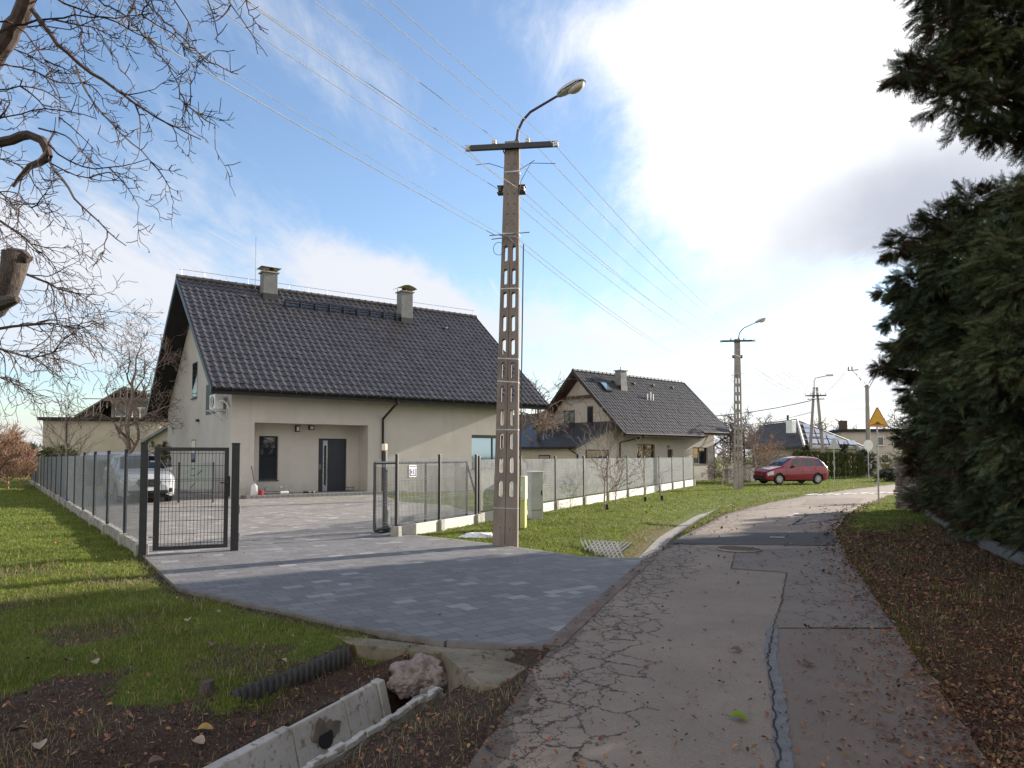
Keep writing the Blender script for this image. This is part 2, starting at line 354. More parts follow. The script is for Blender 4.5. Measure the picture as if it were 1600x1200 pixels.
roadR = [(-4.9, -30), (1.35, -2)] + [g2(*p) for p in ((1545, 1200), (1480, 1100), (1400, 985), (1330, 880), (1312, 850), (1306, 828), (1322, 803), (1345, 788), (1392, 772), (1450, 762.5), (1540, 756))]
roadpoly = roadL + roadR[::-1]
drive = [g2(*p) for p in ((229, 868), (285, 919), (400, 944), (540, 976), (700, 1002), (850, 1009), (930, 938), (1008, 873), (960, 873.5), (905, 871), (850, 863), (780, 853), (700, 843), (622, 835))] 
# house frame
def frame(ox, oy, a):
    d = Vector((math.cos(a), math.sin(a), 0)); g = Vector((-d.y, d.x, 0)); return Vector((ox, oy, 0)), d, g
H1o, H1d, H1g = frame(-11.06, 26.33, R(36.08))
H2o, H2d, H2g = frame(6.40, 42.04, R(41.1))
fenceL = [(-6.12, 11.95), (-6.12 - .589 * 42, 11.95 + .808 * 42)]
fA = Vector((1.34, 22.3, 0)); fdir = Vector((1.1, 2.24, 0)).normalized()      # right-hand fence line
def fp(t): return fA + fdir * 2.5 * t
wallbase = lambda u, v: H1o + H1d * u + H1g * v
yard = [g2(229, 868), g2(372, 860), g2(622, 835), g2(600, 832)]
w0 = wallbase(.9, .9); w1 = wallbase(7.2, .9)
yardpoly = [g2(229, 868), g2(622, 835), g2(745, 802), g2(700, 790), g2(625, 784), (w1.x, w1.y), (w0.x, w0.y), (w0.x - .589 * 9, w0.y + .808 * 9), (-6.0 - .589 * 28, 12.1 + .808 * 28)]
DN = [(-2.93, .5), (-1.49, 4.03), (-.80, 5.73), g2(800, 985, -.1), g2(985, 871, 0), g2(1040, 838, -.28), g2(1097, 804, -.28), g2(1150, 788, -.2), g2(1235, 772, -.1)]
DNlen = [0]
for a, b in zip(DN[:-1], DN[1:]): DNlen.append(DNlen[-1] + math.hypot(b[0] - a[0], b[1] - a[1]))
EDG = [g2(352, 1083, -.03), g2(445, 1048, -.03), g2(537, 1013, -.03)]
def hz(x, y):
    x = np.asarray(x, float); y = np.asarray(y, float)
    h = .012 * np.sin(1.7 * x + .6) * np.sin(1.3 * y) + .008 * np.sin(4.1 * x + 2) * np.sin(3.7 * y + 1) - .03
    h = h + .005 * np.sin(11 * x + 3 * y) * np.sin(9.3 * y - 2 * x)
    d, s, p = pdist(x, y, DN)
    nearw = 1 - sst((p - DNlen[2] - .1) / .5); farw = sst((p - DNlen[4] + .05) / .6) * (1 - sst((p - DNlen[7]) / (DNlen[8] - DNlen[7])))
    midw = np.clip(1 - nearw - farw, 0, 1) * (p < DNlen[5]) * (inpoly(x, y, drive) | (p < DNlen[3]))
    t = d
    h = h - nearw * (.62 * (1 - sst((t - .26) / .08)) + .13 * (1 - sst((t - .30) / .7)))
    h = h - midw * .62 * (1 - sst((t - .27) / .06))
    bw = np.where(s > 0, 1.7, .55)
    bump_ = .02 * np.sin(14 * x) * np.sin(13 * y + x)
    dd_, _, _ = pdist(x, y, drive[7:] ); open_ = np.maximum(sst(dd_ / .7), 1 - sst((t - .16) / .1))
    farw = farw * open_
    h = h - farw * (.27 * (1 - sst((t - .14) / bw)) + .03 * (1 - sst((t - .16) / .06))) + farw * bump_ * (t < 1.2) * (t > .25)
    ed, es, ep = pdist(x, y, EDG)
    L = math.hypot(EDG[-1][0] - EDG[0][0], EDG[-1][1] - EDG[0][1])
    inside = (es < 0) & (ep > 0.001) & (ep < L + .1) & (d > .3)
    h = np.where(inside, h - .10 * (1 - sst((ed - .25) / .35)), h)
    on = inpoly(x, y, roadpoly) | (inpoly(x, y, drive) & (farw < .5)) | inpoly(x, y, yardpoly)
    h = np.where(on & (midw < .3) & (t > .0), np.minimum(h, -.05), h)
    # kerb of the drive stands proud of soil on its left
    return h
def axis(lo, hi, near0, near1, step, grow):
    a = list(np.arange(near0, near1, step)); s = step; x = near1
    while x < hi: a.append(x); s = min(s * grow, 40); x += s
    a.append(hi); s = step; x = near0; b = []
    while x > lo: x -= s; s = min(s * grow, 40); b.append(max(x, lo))
    return np.array(b[::-1] + a)
gx = axis(-700, 700, -7.2, 6.2, .05, 1.035); gy = axis(-700, 900, 3.2, 13.5, .05, 1.025)
X, Y = np.meshgrid(gx, gy); Z = hz(X, Y)
nx, ny = len(gx), len(gy)
mb = MB(); i = np.arange(ny - 1)[:, None] * nx; j = np.arange(nx - 1)[None, :]
mb.add(np.stack([X, Y, Z], -1).reshape(-1, 3), np.stack([i + j, i + j + 1, i + nx + j + 1, i + nx + j], -1).reshape(-1, 4))
dirtpoly = [g2(*p) for p in ((-900, 1085), (-200, 1075), (30, 1078), (170, 1045), (240, 1090), (340, 1085), (355, 1110), (545, 1020), (640, 1050), (300, 1400), (-1500, 1400))]
def zones(x, y):
    """returns dirt, litter, dry masks"""
    x = np.asarray(x, float); y = np.asarray(y, float)
    wx = x + .12 * np.sin(5.1 * y + 2 * x) + .06 * np.sin(13 * y); wy = y + .12 * np.sin(4.3 * x) + .05 * np.sin(15 * x + y)
    dirt = inpoly(wx, wy, dirtpoly).astype(float)
    d, s, p = pdist(x, y, DN)
    dl, sl, _ = pdist(x, y, roadL); dr, sr, _ = pdist(x, y, roadR)
    nearp = (p < DNlen[2] + 1.2)
    dirt = np.maximum(dirt, (nearp & (s < 0)).astype(float)); dirt = np.maximum(dirt, (nearp & (d < .8 + .2 * np.sin(7 * x))).astype(float))
    dk, sk, _ = pdist(x, y, drive[0:6])
    dirt = np.maximum(dirt, .85 * (1 - sst((dk - .03) / (.22 + .16 * np.sin(3 * x + 2 * y) ** 2))))
    right = (sr < 0) & (y > -40)
    edge = 17.5 + 1.0 * np.sin(x * 2.1)
    lit = right * (1 - sst((y - edge + 2.5) / 4.0))
    lit = np.maximum(lit, right * (1 - sst((dr - .12) / .3)) * .9)
    dry = (~nearp & (d < 1.2) & (s > 0)) * sst((1.1 - d) / .5) * .75 * (1 - .5 * sst((y - 16) / 6)) + (~nearp & (s < 0) & (dl < 1.6) & (y < 60)) * .45
    dirt = np.maximum(dirt, (~nearp & (s < 0) & (sl > 0)) * (1 - sst((dl - .05) / .3)) * .8)
    wear = (np.sin(2.3 * x + 1.1 * y) * np.sin(1.9 * y - .8 * x + 1) + .25 * np.sin(9 * x) * np.sin(8 * y) > .5) * .55
    dirt = np.maximum(dirt, wear * (y < 11) * (x < 0))
    return np.clip(dirt, 0, 1), np.clip(lit, 0, 1), np.clip(dry, 0, 1)
dz_, lz_, rz_ = zones(X, Y)
m_, k_, b_ = newmat('ground')
g_ = k_.t.nodes.new('ShaderNodeNewGeometry'); pos = g_.outputs['Position']
at = k_.t.nodes.new('ShaderNodeAttribute'); at.attribute_name = 'zone'; sp_ = k_.n('ShaderNodeSeparateColor', Color=at.outputs[0]); sepz = k_.last.outputs
n1 = k_.noise(pos, 1.1, 6, .65); n2 = k_.noise(pos, 9, 6, .7); n3 = k_.noise(pos, 55, 4, .7); n4 = k_.noise(pos, 190, 2, .6)
grs = k_.mix(k_.ramp(n2, .3, .7), (.070, .105, .014), (.140, .165, .028)); grs = k_.mix(k_.ramp(n1, .5, .75), grs, (.10, .095, .03))
grs = k_.mix(k_.m('MULTIPLY', k_.ramp(n3, .5, .7), .5), grs, (.05, .035, .018))
drt = k_.mix(k_.ramp(n2, .3, .7), (.055, .034, .024), (.095, .062, .045)); drt = k_.mix(k_.ramp(n4, .55, .7), drt, (.17, .13, .10)); drt = k_.mix(k_.ramp(n3, .56, .66), drt, (.025, .016, .012))
lit = k_.mix(k_.ramp(n2, .3, .7), (.070, .034, .022), (.115, .060, .032)); lit = k_.mix(k_.ramp(n3, .55, .7), lit, (.17, .09, .045)); lit = k_.mix(k_.ramp(n1, .55, .75), lit, (.045, .045, .018))
dry = k_.mix(k_.ramp(n2, .3, .7), (.16, .13, .06), (.10, .085, .035))
def msk(v, amt=.5): return k_.ramp(k_.m('ADD', v, k_.m('MULTIPLY', k_.m('SUBTRACT', n2, .5), amt)), .38, .62)
c = k_.mix(msk(sepz[2], .7), grs, dry); c = k_.mix(msk(sepz[0], .8), c, drt); c = k_.mix(msk(sepz[1], .8), c, lit)
k_.set(b_.inputs['Base Color'], c); b_.inputs['Roughness'].default_value = .95; b_.inputs['Specular IOR Level'].default_value = .15
k_.set(b_.inputs['Normal'], k_.n('ShaderNodeBump', Strength=1.0, Distance=.03, Height=k_.m('ADD', k_.m('MULTIPLY', n3, .6), k_.m('ADD', k_.m('MULTIPLY', n4, .35), n2))))
M['ground'] = m_
ground = mb.build('ground', m_, smooth=True); tag(ground, kind='structure')
ca = ground.data.color_attributes.new('zone', 'FLOAT_COLOR', 'POINT')
ca.data.foreach_set('color', np.stack([dz_, lz_, rz_, np.ones_like(dz_)], -1).astype(np.float32).ravel())
# ---------------------------------------------------------------- road
def resample(pl, n):
    P = np.array(pl, float); d = np.r_[0, np.cumsum(np.hypot(*np.diff(P, axis=0).T))]
    t = np.linspace(0, d[-1], n); q = np.stack([np.interp(t, d, P[:, 0]), np.interp(t, d, P[:, 1])], -1)
    for _ in range(3): q[1:-1] = (q[:-2] + 2 * q[1:-1] + q[2:]) / 4
    return q
NR = 400; L_ = resample(roadL, NR); R_ = resample(roadR, NR)
ww = RNG.normal(0, .012, (NR, 2)); L_ += ww; R_ += RNG.normal(0, .02, (NR, 2))
cols = 9; P = np.stack([L_ + (R_ - L_) * (c / (cols - 1)) for c in range(cols)], 1)
Zr = np.full((NR, cols), .006); Zr[:, 1:-1] += .012 * np.sin(np.linspace(0, math.pi, cols))[1:-1]
V = np.concatenate([P, Zr[..., None]], -1)
sk0 = V[:, :1].copy(); sk0[..., 2] = -.12; sk1 = V[:, -1:].copy(); sk1[..., 2] = -.12
V = np.concatenate([sk0, V, sk1], 1); nc = cols + 2
mb = MB(); i = np.arange(NR - 1)[:, None] * nc; j = np.arange(nc - 1)[None, :]
mb.add(V.reshape(-1, 3), np.stack([i + j, i + j + 1, i + nc + j + 1, i + nc + j], -1).reshape(-1, 4))
def asphalt(name, c1, c2, speck, crack, fine=0.0, uv=True):
    m, k, b = newmat(name); g = k.t.nodes.new('ShaderNodeNewGeometry'); pos = g.outputs['Position']
    n1 = k.noise(pos, .7, 6, .65); n2 = k.noise(pos, 7, 6, .7); n3 = k.noise(pos, 150, 3, .75); n4 = k.noise(pos, 420, 2, .6)
    c = k.mix(k.ramp(n1, .35, .65), c1, c2); c = k.mix(k.m('MULTIPLY', k.ramp(n2, .45, .75), .25), c, tuple(x * .6 for x in c1))
    n5 = k.noise(pos, 48, 5, .8); c = k.mix(k.m('MULTIPLY', k.ramp(n5, .50, .66), .30), c, tuple(x * .62 for x in c1)); c = k.mix(k.m('MULTIPLY', k.ramp(n3, .5, .64), .6), c, speck); c = k.mix(k.m('MULTIPLY', k.ramp(n4, .5, .7), .35), c, tuple(x * .45 for x in c1))
    if crack or fine:
        wv = k.n('ShaderNodeVectorMath', props=dict(operation='MULTIPLY_ADD'), i0=k.noise(pos, 2.6, 6, .75, out=1), i1=(.42, .42, 0), i2=pos)
        wm = k.mapping(wv, rot=(0, 0, R(-18)), sc=(1.3, .85, 1))
        v1 = k.n('ShaderNodeTexVoronoi', 0, props=dict(feature='DISTANCE_TO_EDGE', voronoi_dimensions='2D'), Vector=wm, Scale=3.0)
        v2 = k.n('ShaderNodeTexVoronoi', 0, props=dict(feature='DISTANCE_TO_EDGE', voronoi_dimensions='2D'), Vector=wm, Scale=7.5)
        v3 = k.n('ShaderNodeTexVoronoi', 0, props=dict(feature='DISTANCE_TO_EDGE', voronoi_dimensions='2D'), Vector=wm, Scale=1.3)
        wd = k.m('MULTIPLY', k.m('ADD', .35, k.ramp(k.noise(pos, 16, 4, .8), .32, .75)), k.m('ADD', .014, k.m('MULTIPLY', n2, .05)))
        l1 = k.m('LESS_THAN', v1, wd); l2 = k.m('LESS_THAN', v2, k.m('MULTIPLY', wd, 1.3)); l3 = k.m('LESS_THAN', v3, k.m('MULTIPLY', wd, .35))
        if crack:
            at = k.t.nodes.new('ShaderNodeAttribute'); at.attribute_name = 'across'; ax = at.outputs[2]
            wn = k.m('MULTIPLY', k.m('SUBTRACT', k.noise(pos, 1.4, 3, .5), .5), 1.1)
            a1 = k.m('LESS_THAN', k.m('ADD', ax, wn), .98); a2 = k.m('LESS_THAN', k.m('ADD', ax, k.m('MULTIPLY', wn, .8)), .68)
            cr = k.m('MAXIMUM', k.m('MULTIPLY', l1, a1), k.m('MULTIPLY', k.m('MULTIPLY', l2, a2), k.ramp(k.noise(pos, 2.2, 3), .42, .5)))
            rr = k.m('GREATER_THAN', ax, 6.0); cr = k.m('MAXIMUM', cr, k.m('MULTIPLY', l3, rr))
            ed = k.m('LESS_THAN', k.m('ADD', ax, k.m('MULTIPLY', wn, .5)), .14); c = k.mix(k.m('MULTIPLY', ed, .5), c, (.06, .045, .035))
        else: cr = k.m('MULTIPLY', k.m('MAXIMUM', l3, l1), k.ramp(k.noise(pos, 1.7, 3), .48, .56)); 
        if fine: cr = k.m('MULTIPLY', cr, fine)
        c = k.mix(k.m('MULTIPLY', cr, .85), c, (.026, .019, .015)); hh = k.m('SUBTRACT', k.m('MULTIPLY', n3, .5), k.m('MULTIPLY', cr, 1.5))
    else: hh = k.m('MULTIPLY', n3, .5)
    k.set(b.inputs['Base Color'], c); b.inputs['Roughness'].default_value = .86; b.inputs['Specular IOR Level'].default_value = .35
    k.set(b.inputs['Normal'], k.n('ShaderNodeBump', Strength=.8, Distance=.006, Height=k.m('ADD', hh, k.m('MULTIPLY', n4, .3)))); return m
M['asphalt'] = asphalt('asphalt_worn', (.222, .172, .136), (.280, .222, .174), (.40, .35, .30), True)
M['asphalt_patch'] = asphalt('asphalt_patch', (.185, .150, .125), (.220, .180, .150), (.27, .24, .22), False, .8)
M['asphalt_red'] = asphalt('asphalt_reddish', (.215, .160, .128), (.170, .128, .103), (.28, .23, .20), False, 0)
M['asphalt_dark'] = asphalt('asphalt_dark_strip', (.060, .055, .055), (.080, .072, .07), (.12, .11, .11), False, 0)
M['sealant'] = mat('sealant', (.175, .178, .185), (.135, .133, .135), 9, .85, .8, 60, c3=(.22, .20, .18))
M['paint'] = mat('road_paint', (.62, .61, .58), (.35, .33, .31), 14, .7, .3, 60, lo=.4, hi=.6)
road = mb.build('road', M['asphalt']); tag(road, kind='structure')
acr = np.concatenate([np.zeros((NR, 1)), np.cumsum(np.r_[0, np.ones(cols - 1)])[None, :] * (np.hypot(*(R_ - L_).T) / (cols - 1))[:, None], np.full((NR, 1), 3.4)], 1)
ra = road.data.attributes.new('across', 'FLOAT', 'POINT'); ra.data.foreach_set('value', acr.astype(np.float32).ravel())
def sheet(name, pts, z, m, jag=0.0, step=.15, kind='structure', skirt=0):
    q = []
    n = len(pts)
    for a in range(n):
        p0 = np.array(pts[a][:2]); p1 = np.array(pts[(a + 1) % n][:2]); kk = max(1, int(np.linalg.norm(p1 - p0) / step)) if jag else 1
        for s in range(kk): q.append(p0 + (p1 - p0) * s / kk + RNG.normal(0, jag, 2) * (jag > 0))
    bm = bmesh.new(); vs = [bm.verts.new((x, y, z)) for x, y in q]
    from mathutils.geometry import tessellate_polygon
    for tr in tessellate_polygon([[Vector((x, y, 0)) for x, y in q]]):
        a_, b_, c_ = [Vector((*q[i_], 0)) for i_ in tr]; s_ = (b_ - a_).cross(c_ - a_).z
        if abs(s_) > 1e-9: bm.faces.new([vs[i_] for i_ in (tr if s_ > 0 else tr[::-1])])
    if skirt:
        lo = [bm.verts.new((x, y, z - skirt)) for x, y in q]
        for a in range(len(q)): bm.faces.new((vs[a], lo[a], lo[(a + 1) % len(q)], vs[(a + 1) % len(q)]))
    me = bpy.data.meshes.new(name); bm.to_mesh(me); bm.free(); me.materials.append(m)
    o = bpy.data.objects.new(name, me); COL.objects.link(o); return tag(o, kind=kind)
zr = .022
sheet('road_patch', [g2(*p) for p in ((1150, 862), (1311, 856), (1333, 886), (1398, 984), (1212, 985), (1221, 940), (1229, 897), (1142, 891))], zr, M['asphalt_patch'], .008)
sheet('road_patch', [g2(*p) for p in ((1211, 988), (1401, 988), (1470, 1092), (1535, 1192), (1570, 1260), (1244, 1260), (1232, 1150), (1225, 1090), (1212, 1040))], zr, M['asphalt_red'], .008)
sheet('road_patch', [g2(*p) for p in ((1068, 838), (1180, 834), (1300, 833), (1309, 848), (1303, 854), (1160, 853), (1045, 851))], zr, M['asphalt_dark'], .02)  # strip of darker asphalt colour across the road
sheet('road_patch', [g2(*p) for p in ((1245, 800), (1316, 800), (1312, 812), (1238, 822))], zr, M['asphalt_patch'], .01)
sheet('road_patch', [g2(*p) for p in ((1265, 780), (1350, 779), (1334, 790), (1250, 790))], zr, M['asphalt_red'], .02)
sheet('road_sealant', [g2(*p) for p in ((1198, 984), (1216, 984), (1214, 1035), (1226, 1088), (1233, 1150), (1243, 1240), (1216, 1240), (1208, 1150), (1203, 1080), (1195, 1030))], zr + .005, M['sealant'], .007, .05)
M['crack'] = mat('crack_fill', (.018, .014, .012), (.03, .022, .018), 20, .95)
def crackline(pts, w=.012):
    q = []; 
    for a, b in zip(pts[:-1], pts[1:]):
        a = np.array(g2(*a)); b = np.array(g2(*b)); n = max(2, int(np.linalg.norm(b - a) / .05))
        for s in range(n): q.append(a + (b - a) * s / n + RNG.normal(0, .006, 2) + .015 * np.sin(len(q) * .9) * np.sin(len(q) * .31))
    q = np.array(q); t = np.gradient(q, axis=0); t /= np.linalg.norm(t, axis=1)[:, None] + 1e-9; nn = np.stack([-t[:, 1], t[:, 0]], -1)
    wv = w * RNG.uniform(.3, 1, len(q))[:, None]; return q, nn, wv
mb = MB()
for pts, w in (([(1229, 897), (1222, 940), (1208, 985), (1200, 1030), (1206, 1080), (1214, 1150), (1222, 1240)], .008), ([(1142, 891), (1229, 897)], .012), ([(1150, 862), (1142, 891)], .008), ([(1212, 986), (1400, 986)], .009),
               ([(1060, 850), (1150, 853), (1303, 856)], .012), ([(1238, 822), (1262, 806), (1316, 801)], .03), ([(1311, 856), (1335, 890), (1400, 985)], .01), ([(1045, 851), (1000, 872)], .012)):
    q, nn, wv = crackline(pts, w); n = len(q); V = np.empty((2 * n, 3)); V[0::2, :2] = q + nn * wv; V[1::2, :2] = q - nn * wv; V[:, 2] = zr + .010
    mb.add(V, [[2 * a, 2 * a + 1, 2 * a + 3, 2 * a + 2] for a in range(n - 1)])
tag(mb.build('road_crack', M['crack']), kind='structure')
mb = MB()
for kx in range(11):
    cpt = G(1268 + kx * 13.5, 773.5 - .35 * kx + (.8 if kx % 2 else 0), 0); ang = math.atan2(.35, 1)
    mb.box((cpt.x, cpt.y, zr + .006), (.16 if kx % 3 else .22, 1.1 if kx % 2 else 1.4, .006), rz=R(-38))
cpt = G(1240, 806); mb.box((cpt.x, cpt.y, zr + .012), (.10, 1.3, .004), rz=R(-32)); cpt = G(1268, 842); mb.box((G(1215, 842).x, G(1215, 842).y, zr + .012), (.28, .10, .004), rz=R(-5))
tag(mb.build('road_marking', M['paint']), kind='structure')
# speed hump under the dashes
a = G(1255, 777); b = G(1400, 769)
# manhole
t = thing('manhole_cover', 'round rusty manhole cover set in the asphalt beside the dark patch', 'manhole cover', G(1155, 858, .033))
mb = MB(); mb.cyl((0, 0, -.02), (0, 0, .006), .33, n=28); mb.build('cover', M['rust'], t)
mb = MB(); mb.tube([(.37 * math.cos(q * math.pi / 14), .37 * math.sin(q * math.pi / 14), .004) for q in range(29)], .018, 5, cap=False); mb.build('ring', M['pole_lt'], t)
# ---------------------------------------------------------------- drive and yard paving
dp = drive
ds = sheet('driveway_paving', dp, .012, M['paving'], skirt=.6)
sheet('yard_paving', yardpoly, .008, M['paving_sunlit'])
def strip(name, pts, w, z0, z1, m, side=1, gap=0.0, parent=None, seglen=None):
    mb = MB(); P = [np.array(p[:2], float) for p in pts]
    for a, b in zip(P[:-1], P[1:]):
        L = np.linalg.norm(b - a); t = (b - a) / L; n = np.array([-t[1], t[0]]) * side; ns = max(1, int(round(L / seglen))) if seglen else 1
        for s in range(ns):
            p = a + t * (L * s / ns + gap / 2); q = a + t * (L * (s + 1) / ns - gap / 2)
            poly = [(*p, z0), (*q, z0), (*(q + n * w), z0), (*(p + n * w), z0)]
            mb.extrude(poly, (0, 0, z1 - z0))
    return mb.build(name, m, parent, world=parent is not None)
M['kerb'] = mat('kerb_grey', (.17, .155, .145), (.12, .11, .10), 4, .92, .6, 50)
kb = strip('driveway_kerb', dp[0:6], .06, -.2, .012, M['kerb'], side=-1, gap=.006, seglen=1.0); tag(kb, kind='structure')
kb2 = strip('driveway_kerb', dp[5:8], .16, -.1, .014, mat('kerb_brown', (.17, .13, .105), (.12, .09, .075), 4, .9, .6, 40), side=-1, gap=.006, seglen=1.0); tag(kb2, kind='structure')
kb3 = strip('driveway_kerb', dp[7:] , .05, -.1, .014, M['concrete'], side=-1, gap=.006, seglen=1.0); tag(kb3, kind='structure')
# ---------------------------------------------------------------- culvert mouth and drain
M['trough'] = mat('trough_concrete', (.42, .395, .36), (.33, .31, .275), 2.4, .92, .6, 40, c3=(.17, .15, .12))
S1 = [g2(*p) for p in ((512, 986), (600, 994), (700, 1006), (849, 1013), (838, 1028), (778, 1066), (750, 1063), (692, 1014), (600, 1006), (545, 999))]
t = thing('culvert_headwall', 'beige concrete headwall and sloping slab under the near edge of the block paving', 'headwall', (*S1[7], 0))
mb = MB(); mb.extrude([(x, y, -.75) for x, y in S1], (0, 0, .72)); mb.build('wall', mat('headwall_concrete', (.24, .195, .14), (.15, .125, .085), 2.4, .92, .7, 40, c3=(.09, .075, .05)), t, world=True, bevel=.012)
mb = MB(); c0 = G(640, 1058, -.5); dd = (Vector((*DN[3], 0)) - Vector((*DN[2], 0))).normalized()
mb.tube([c0 + dd * .1, c0 + dd * 1.2], .17, 18, cap=False); mb.build('pipe', M['pole'], t, world=True)
a = Vector((*DN[1], 0)); b = Vector((*DN[2], 0)); td = (b - a).normalized(); tn = Vector((-td.y, td.x, 0)); Lt = (b - a).length
ch = thing('drainage_channel', 'pale concrete drain trough running diagonally at the bottom of the ditch', 'drain', a)
prof = [(.255, -.14), (.13, -.60), (-.13, -.60), (-.23, -.15)]
pro2 = [(-.28, -.15), (-.18, -.68), (.18, -.68), (.31, -.14)]
jo = []
for px_, py_ in ((447, 1135), (531, 1092), (563, 1077), (585, 1066)):
    g0 = G(px_, py_, -.14); jo.append((g0 - a).dot(td))
cuts = [-2.4, -1.5, -.7] + jo + [Lt + .02]
for ci in range(len(cuts) - 1):
    s0, s1 = cuts[ci] + .006, cuts[ci + 1] - .006
    mb = MB(); pl_ = [a + td * s0 + tn * (q[0] + RNG.normal(0, .006)) + Vector((0, 0, q[1] + RNG.normal(0, .006))) for q in prof + pro2]
    mb.extrude(pl_, td * (s1 - s0)); mb.build('trough_segment', M['trough'], ch, world=True, bevel=.008)
hc = G(508, 1158, -.40) ; s_h = (hc - a).dot(td); nrm = (tn * -1 * .965 + Vector((0, 0, .26))).normalized()
s_h -= .16; hc = a + td * s_h + tn * .211 + Vector((0, 0, -.30))
mb = MB(); ring = [hc + nrm * .012 + (td * math.cos(q) + Vector((0, 0, 1)) * math.sin(q)) * (.135 + .035 * math.sin(3 * q + 1) + .02 * math.sin(7 * q)) for q in np.linspace(0, 2 * math.pi, 26)[:-1]]
mb.extrude([p - nrm * .03 for p in ring], nrm * .03); mb.build('mortar_patch', mat('mortar', (.20, .17, .14), (.13, .11, .09), 9, .95, .8, 40), ch, world=True)
mb = MB(); mb.tube([hc - nrm * .01, hc + nrm * .02], .075, 20); mb.build('pipe_outlet', M['black'], ch, world=True)
rm = MB(); 
for s_ in np.arange(-2, Lt, .11):
    p = a + td * s_ - tn * (.27 + RNG.normal(0, .01)); rm.rbox((p.x, p.y, -.135 + RNG.normal(0, .008)), (.125, .045, .04), .006, rz=math.atan2(td.y, td.x) + RNG.normal(0, .05))
rm.build('broken_rim', M['trough'], ch, world=True)
# lump of hardened cement
def lump(name, c, size, m, seed, parent=None, amp=.22, sub=4, rz=0):
    bm = bmesh.new(); bmesh.ops.create_icosphere(bm, subdivisions=sub, radius=1)
    from mathutils import noise
    for v in bm.verts:
        p = v.co.copy(); n = noise.fractal(p * 1.3 + Vector((seed, 0, 0)), .9, 2.1, 5); rdg = abs(noise.noise(p * 3.1 + Vector((0, seed, 0))))
        v.co = p * (1 + amp * n - .18 * rdg)
    me = MB(); Mr = Matrix.Rotation(rz, 3, 'Z')
    me.poly([tuple(Mr @ Vector((v.co.x * size[0], v.co.y * size[1], v.co.z * size[2])) + Vector(c)) for v in bm.verts], [[v.index for v in f.verts] for f in bm.faces]); bm.free()
    return me.build(name, m, parent, smooth=True, world=parent is not None)
M['cement_lump'] = mat('cement_lump', (.31, .26, .235), (.19, .155, .14), 7, .92, 1.0, 22, c3=(.32, .27, .245), dist=.03)
lk = G(655, 1052, -.17); t = thing('cement_lump', 'crumpled pinkish grey lump of hardened cement sitting over the pipe mouth', 'rock', (lk.x, lk.y, -.35))
lump('lump', (lk.x, lk.y, lk.z - .02), (.23, .17, .16), M['cement_lump'], 3.1, t, .36, 5, R(20)); lump('lump', (G(640, 1062, -.2).x - .02, G(640, 1062, -.2).y, -.2), (.17, .12, .12), M['cement_lump'], 8.4, t, .36, 5, R(50))
lump('lump', (G(672, 1085, -.24).x, G(672, 1085, -.24).y, -.25), (.10, .08, .06), M['cement_lump'], 5.2, t, .6, 5)
# corrugated edging
t = thing('lawn_edging', 'black corrugated plastic edging holding the lawn above the ditch', 'edging', (*EDG[0], -.2))
q = resample(EDG, 420); tt = np.gradient(q, axis=0); tt /= np.linalg.norm(tt, axis=1)[:, None]; nn = np.stack([-tt[:, 1], tt[:, 0]], -1)
arc = np.r_[0, np.cumsum(np.hypot(*np.diff(q, axis=0).T))]; off = (.017 * np.tanh(2.5 * np.sin(arc * 2 * math.pi / .066)))[:, None]
q = q - nn * .05 + nn * off; V = np.empty((2 * len(q), 3)); V[0::2, :2] = q; V[1::2, :2] = q; V[0::2, 2] = -.26; V[1::2, 2] = -.015 + .006 * np.sin(arc * 7)
mb = MB(); mb.add(V, [[2 * a, 2 * a + 2, 2 * a + 3, 2 * a + 1] for a in range(len(q) - 1)]); e = mb.build('edging_strip', mat('black_edging', (.022, .021, .021), (.040, .037, .034), 7, .6, .3, 30), t, world=True, smooth=True)
sm = e.modifiers.new('thick', 'SOLIDIFY'); sm.thickness = .008
st = G(324, 1100, -.1); t = thing('wooden_stump', 'short rotten wooden stake stub at the end of the corrugated edging', 'stump', (st.x, st.y, -.15))
mb = MB(); mb.tube([(0, 0, -.1), (.0, .0, .03), (-.005, 0, .14), (-.008, .0, .21)], [.075, .07, .055, .048], 14); mb.build('stub', M['bark'], t)
# concrete bed of the ditch beyond the drive
qs = resample(DN[4:8], 40); mb = MB()
for a in range(39):
    p0, p1 = qs[a], qs[a + 1]; t_ = (p1 - p0) / np.linalg.norm(p1 - p0); n_ = np.array([-t_[1], t_[0]])
    z = -.335
    if a > 30: z += (a - 30) * .012
    mb.extrude([(*(p0 + n_ * .16), z), (*(p0 - n_ * .16), z), (*(p1 - n_ * .16 - t_ * .01), z), (*(p1 + n_ * .16 - t_ * .01), z)], (0, 0, .035))
tag(mb.build('gutter_bed', M['pole_lt']), kind='structure')
# openwork concrete slab on the bank
c0 = G(942, 860, -.12); sd_ = Vector(((Vector((*DN[5], 0)) - Vector((*DN[4], 0))).normalized()))
t = thing('grid_paving_slab', 'openwork concrete slab with diamond holes on the ditch bank by the driveway', 'paving slab', (c0.x, c0.y, -.16), R(-25))
mb = MB(); tilt = Matrix.Rotation(R(36), 3, 'X')
for a in range(-4, 5):
    for sg in (1, -1):
        Mr = tilt @ Matrix.Rotation(R(90 + 32 * sg), 3, 'Z'); mb.box(tuple(tilt @ Vector((a * .085, 0, .03 + .002 * sg))), (.62, .022, .05), M=Mr)
mb.build('slab', M['concrete_lt'], t)
# kerb wall on the right
wl = [g2(*p) for p in ((1436, 798), (1470, 818), (1510, 842), (1572, 872), (1660, 905), (1900, 1000))]
t = thing('garden_kerb_wall', 'low concrete kerb running along the foot of the dark conifer hedge', 'kerb wall', (*wl[0], 0))
strip('kerb', wl, .12, -.2, .15, M['kerb'], side=1, gap=.0, parent=t)
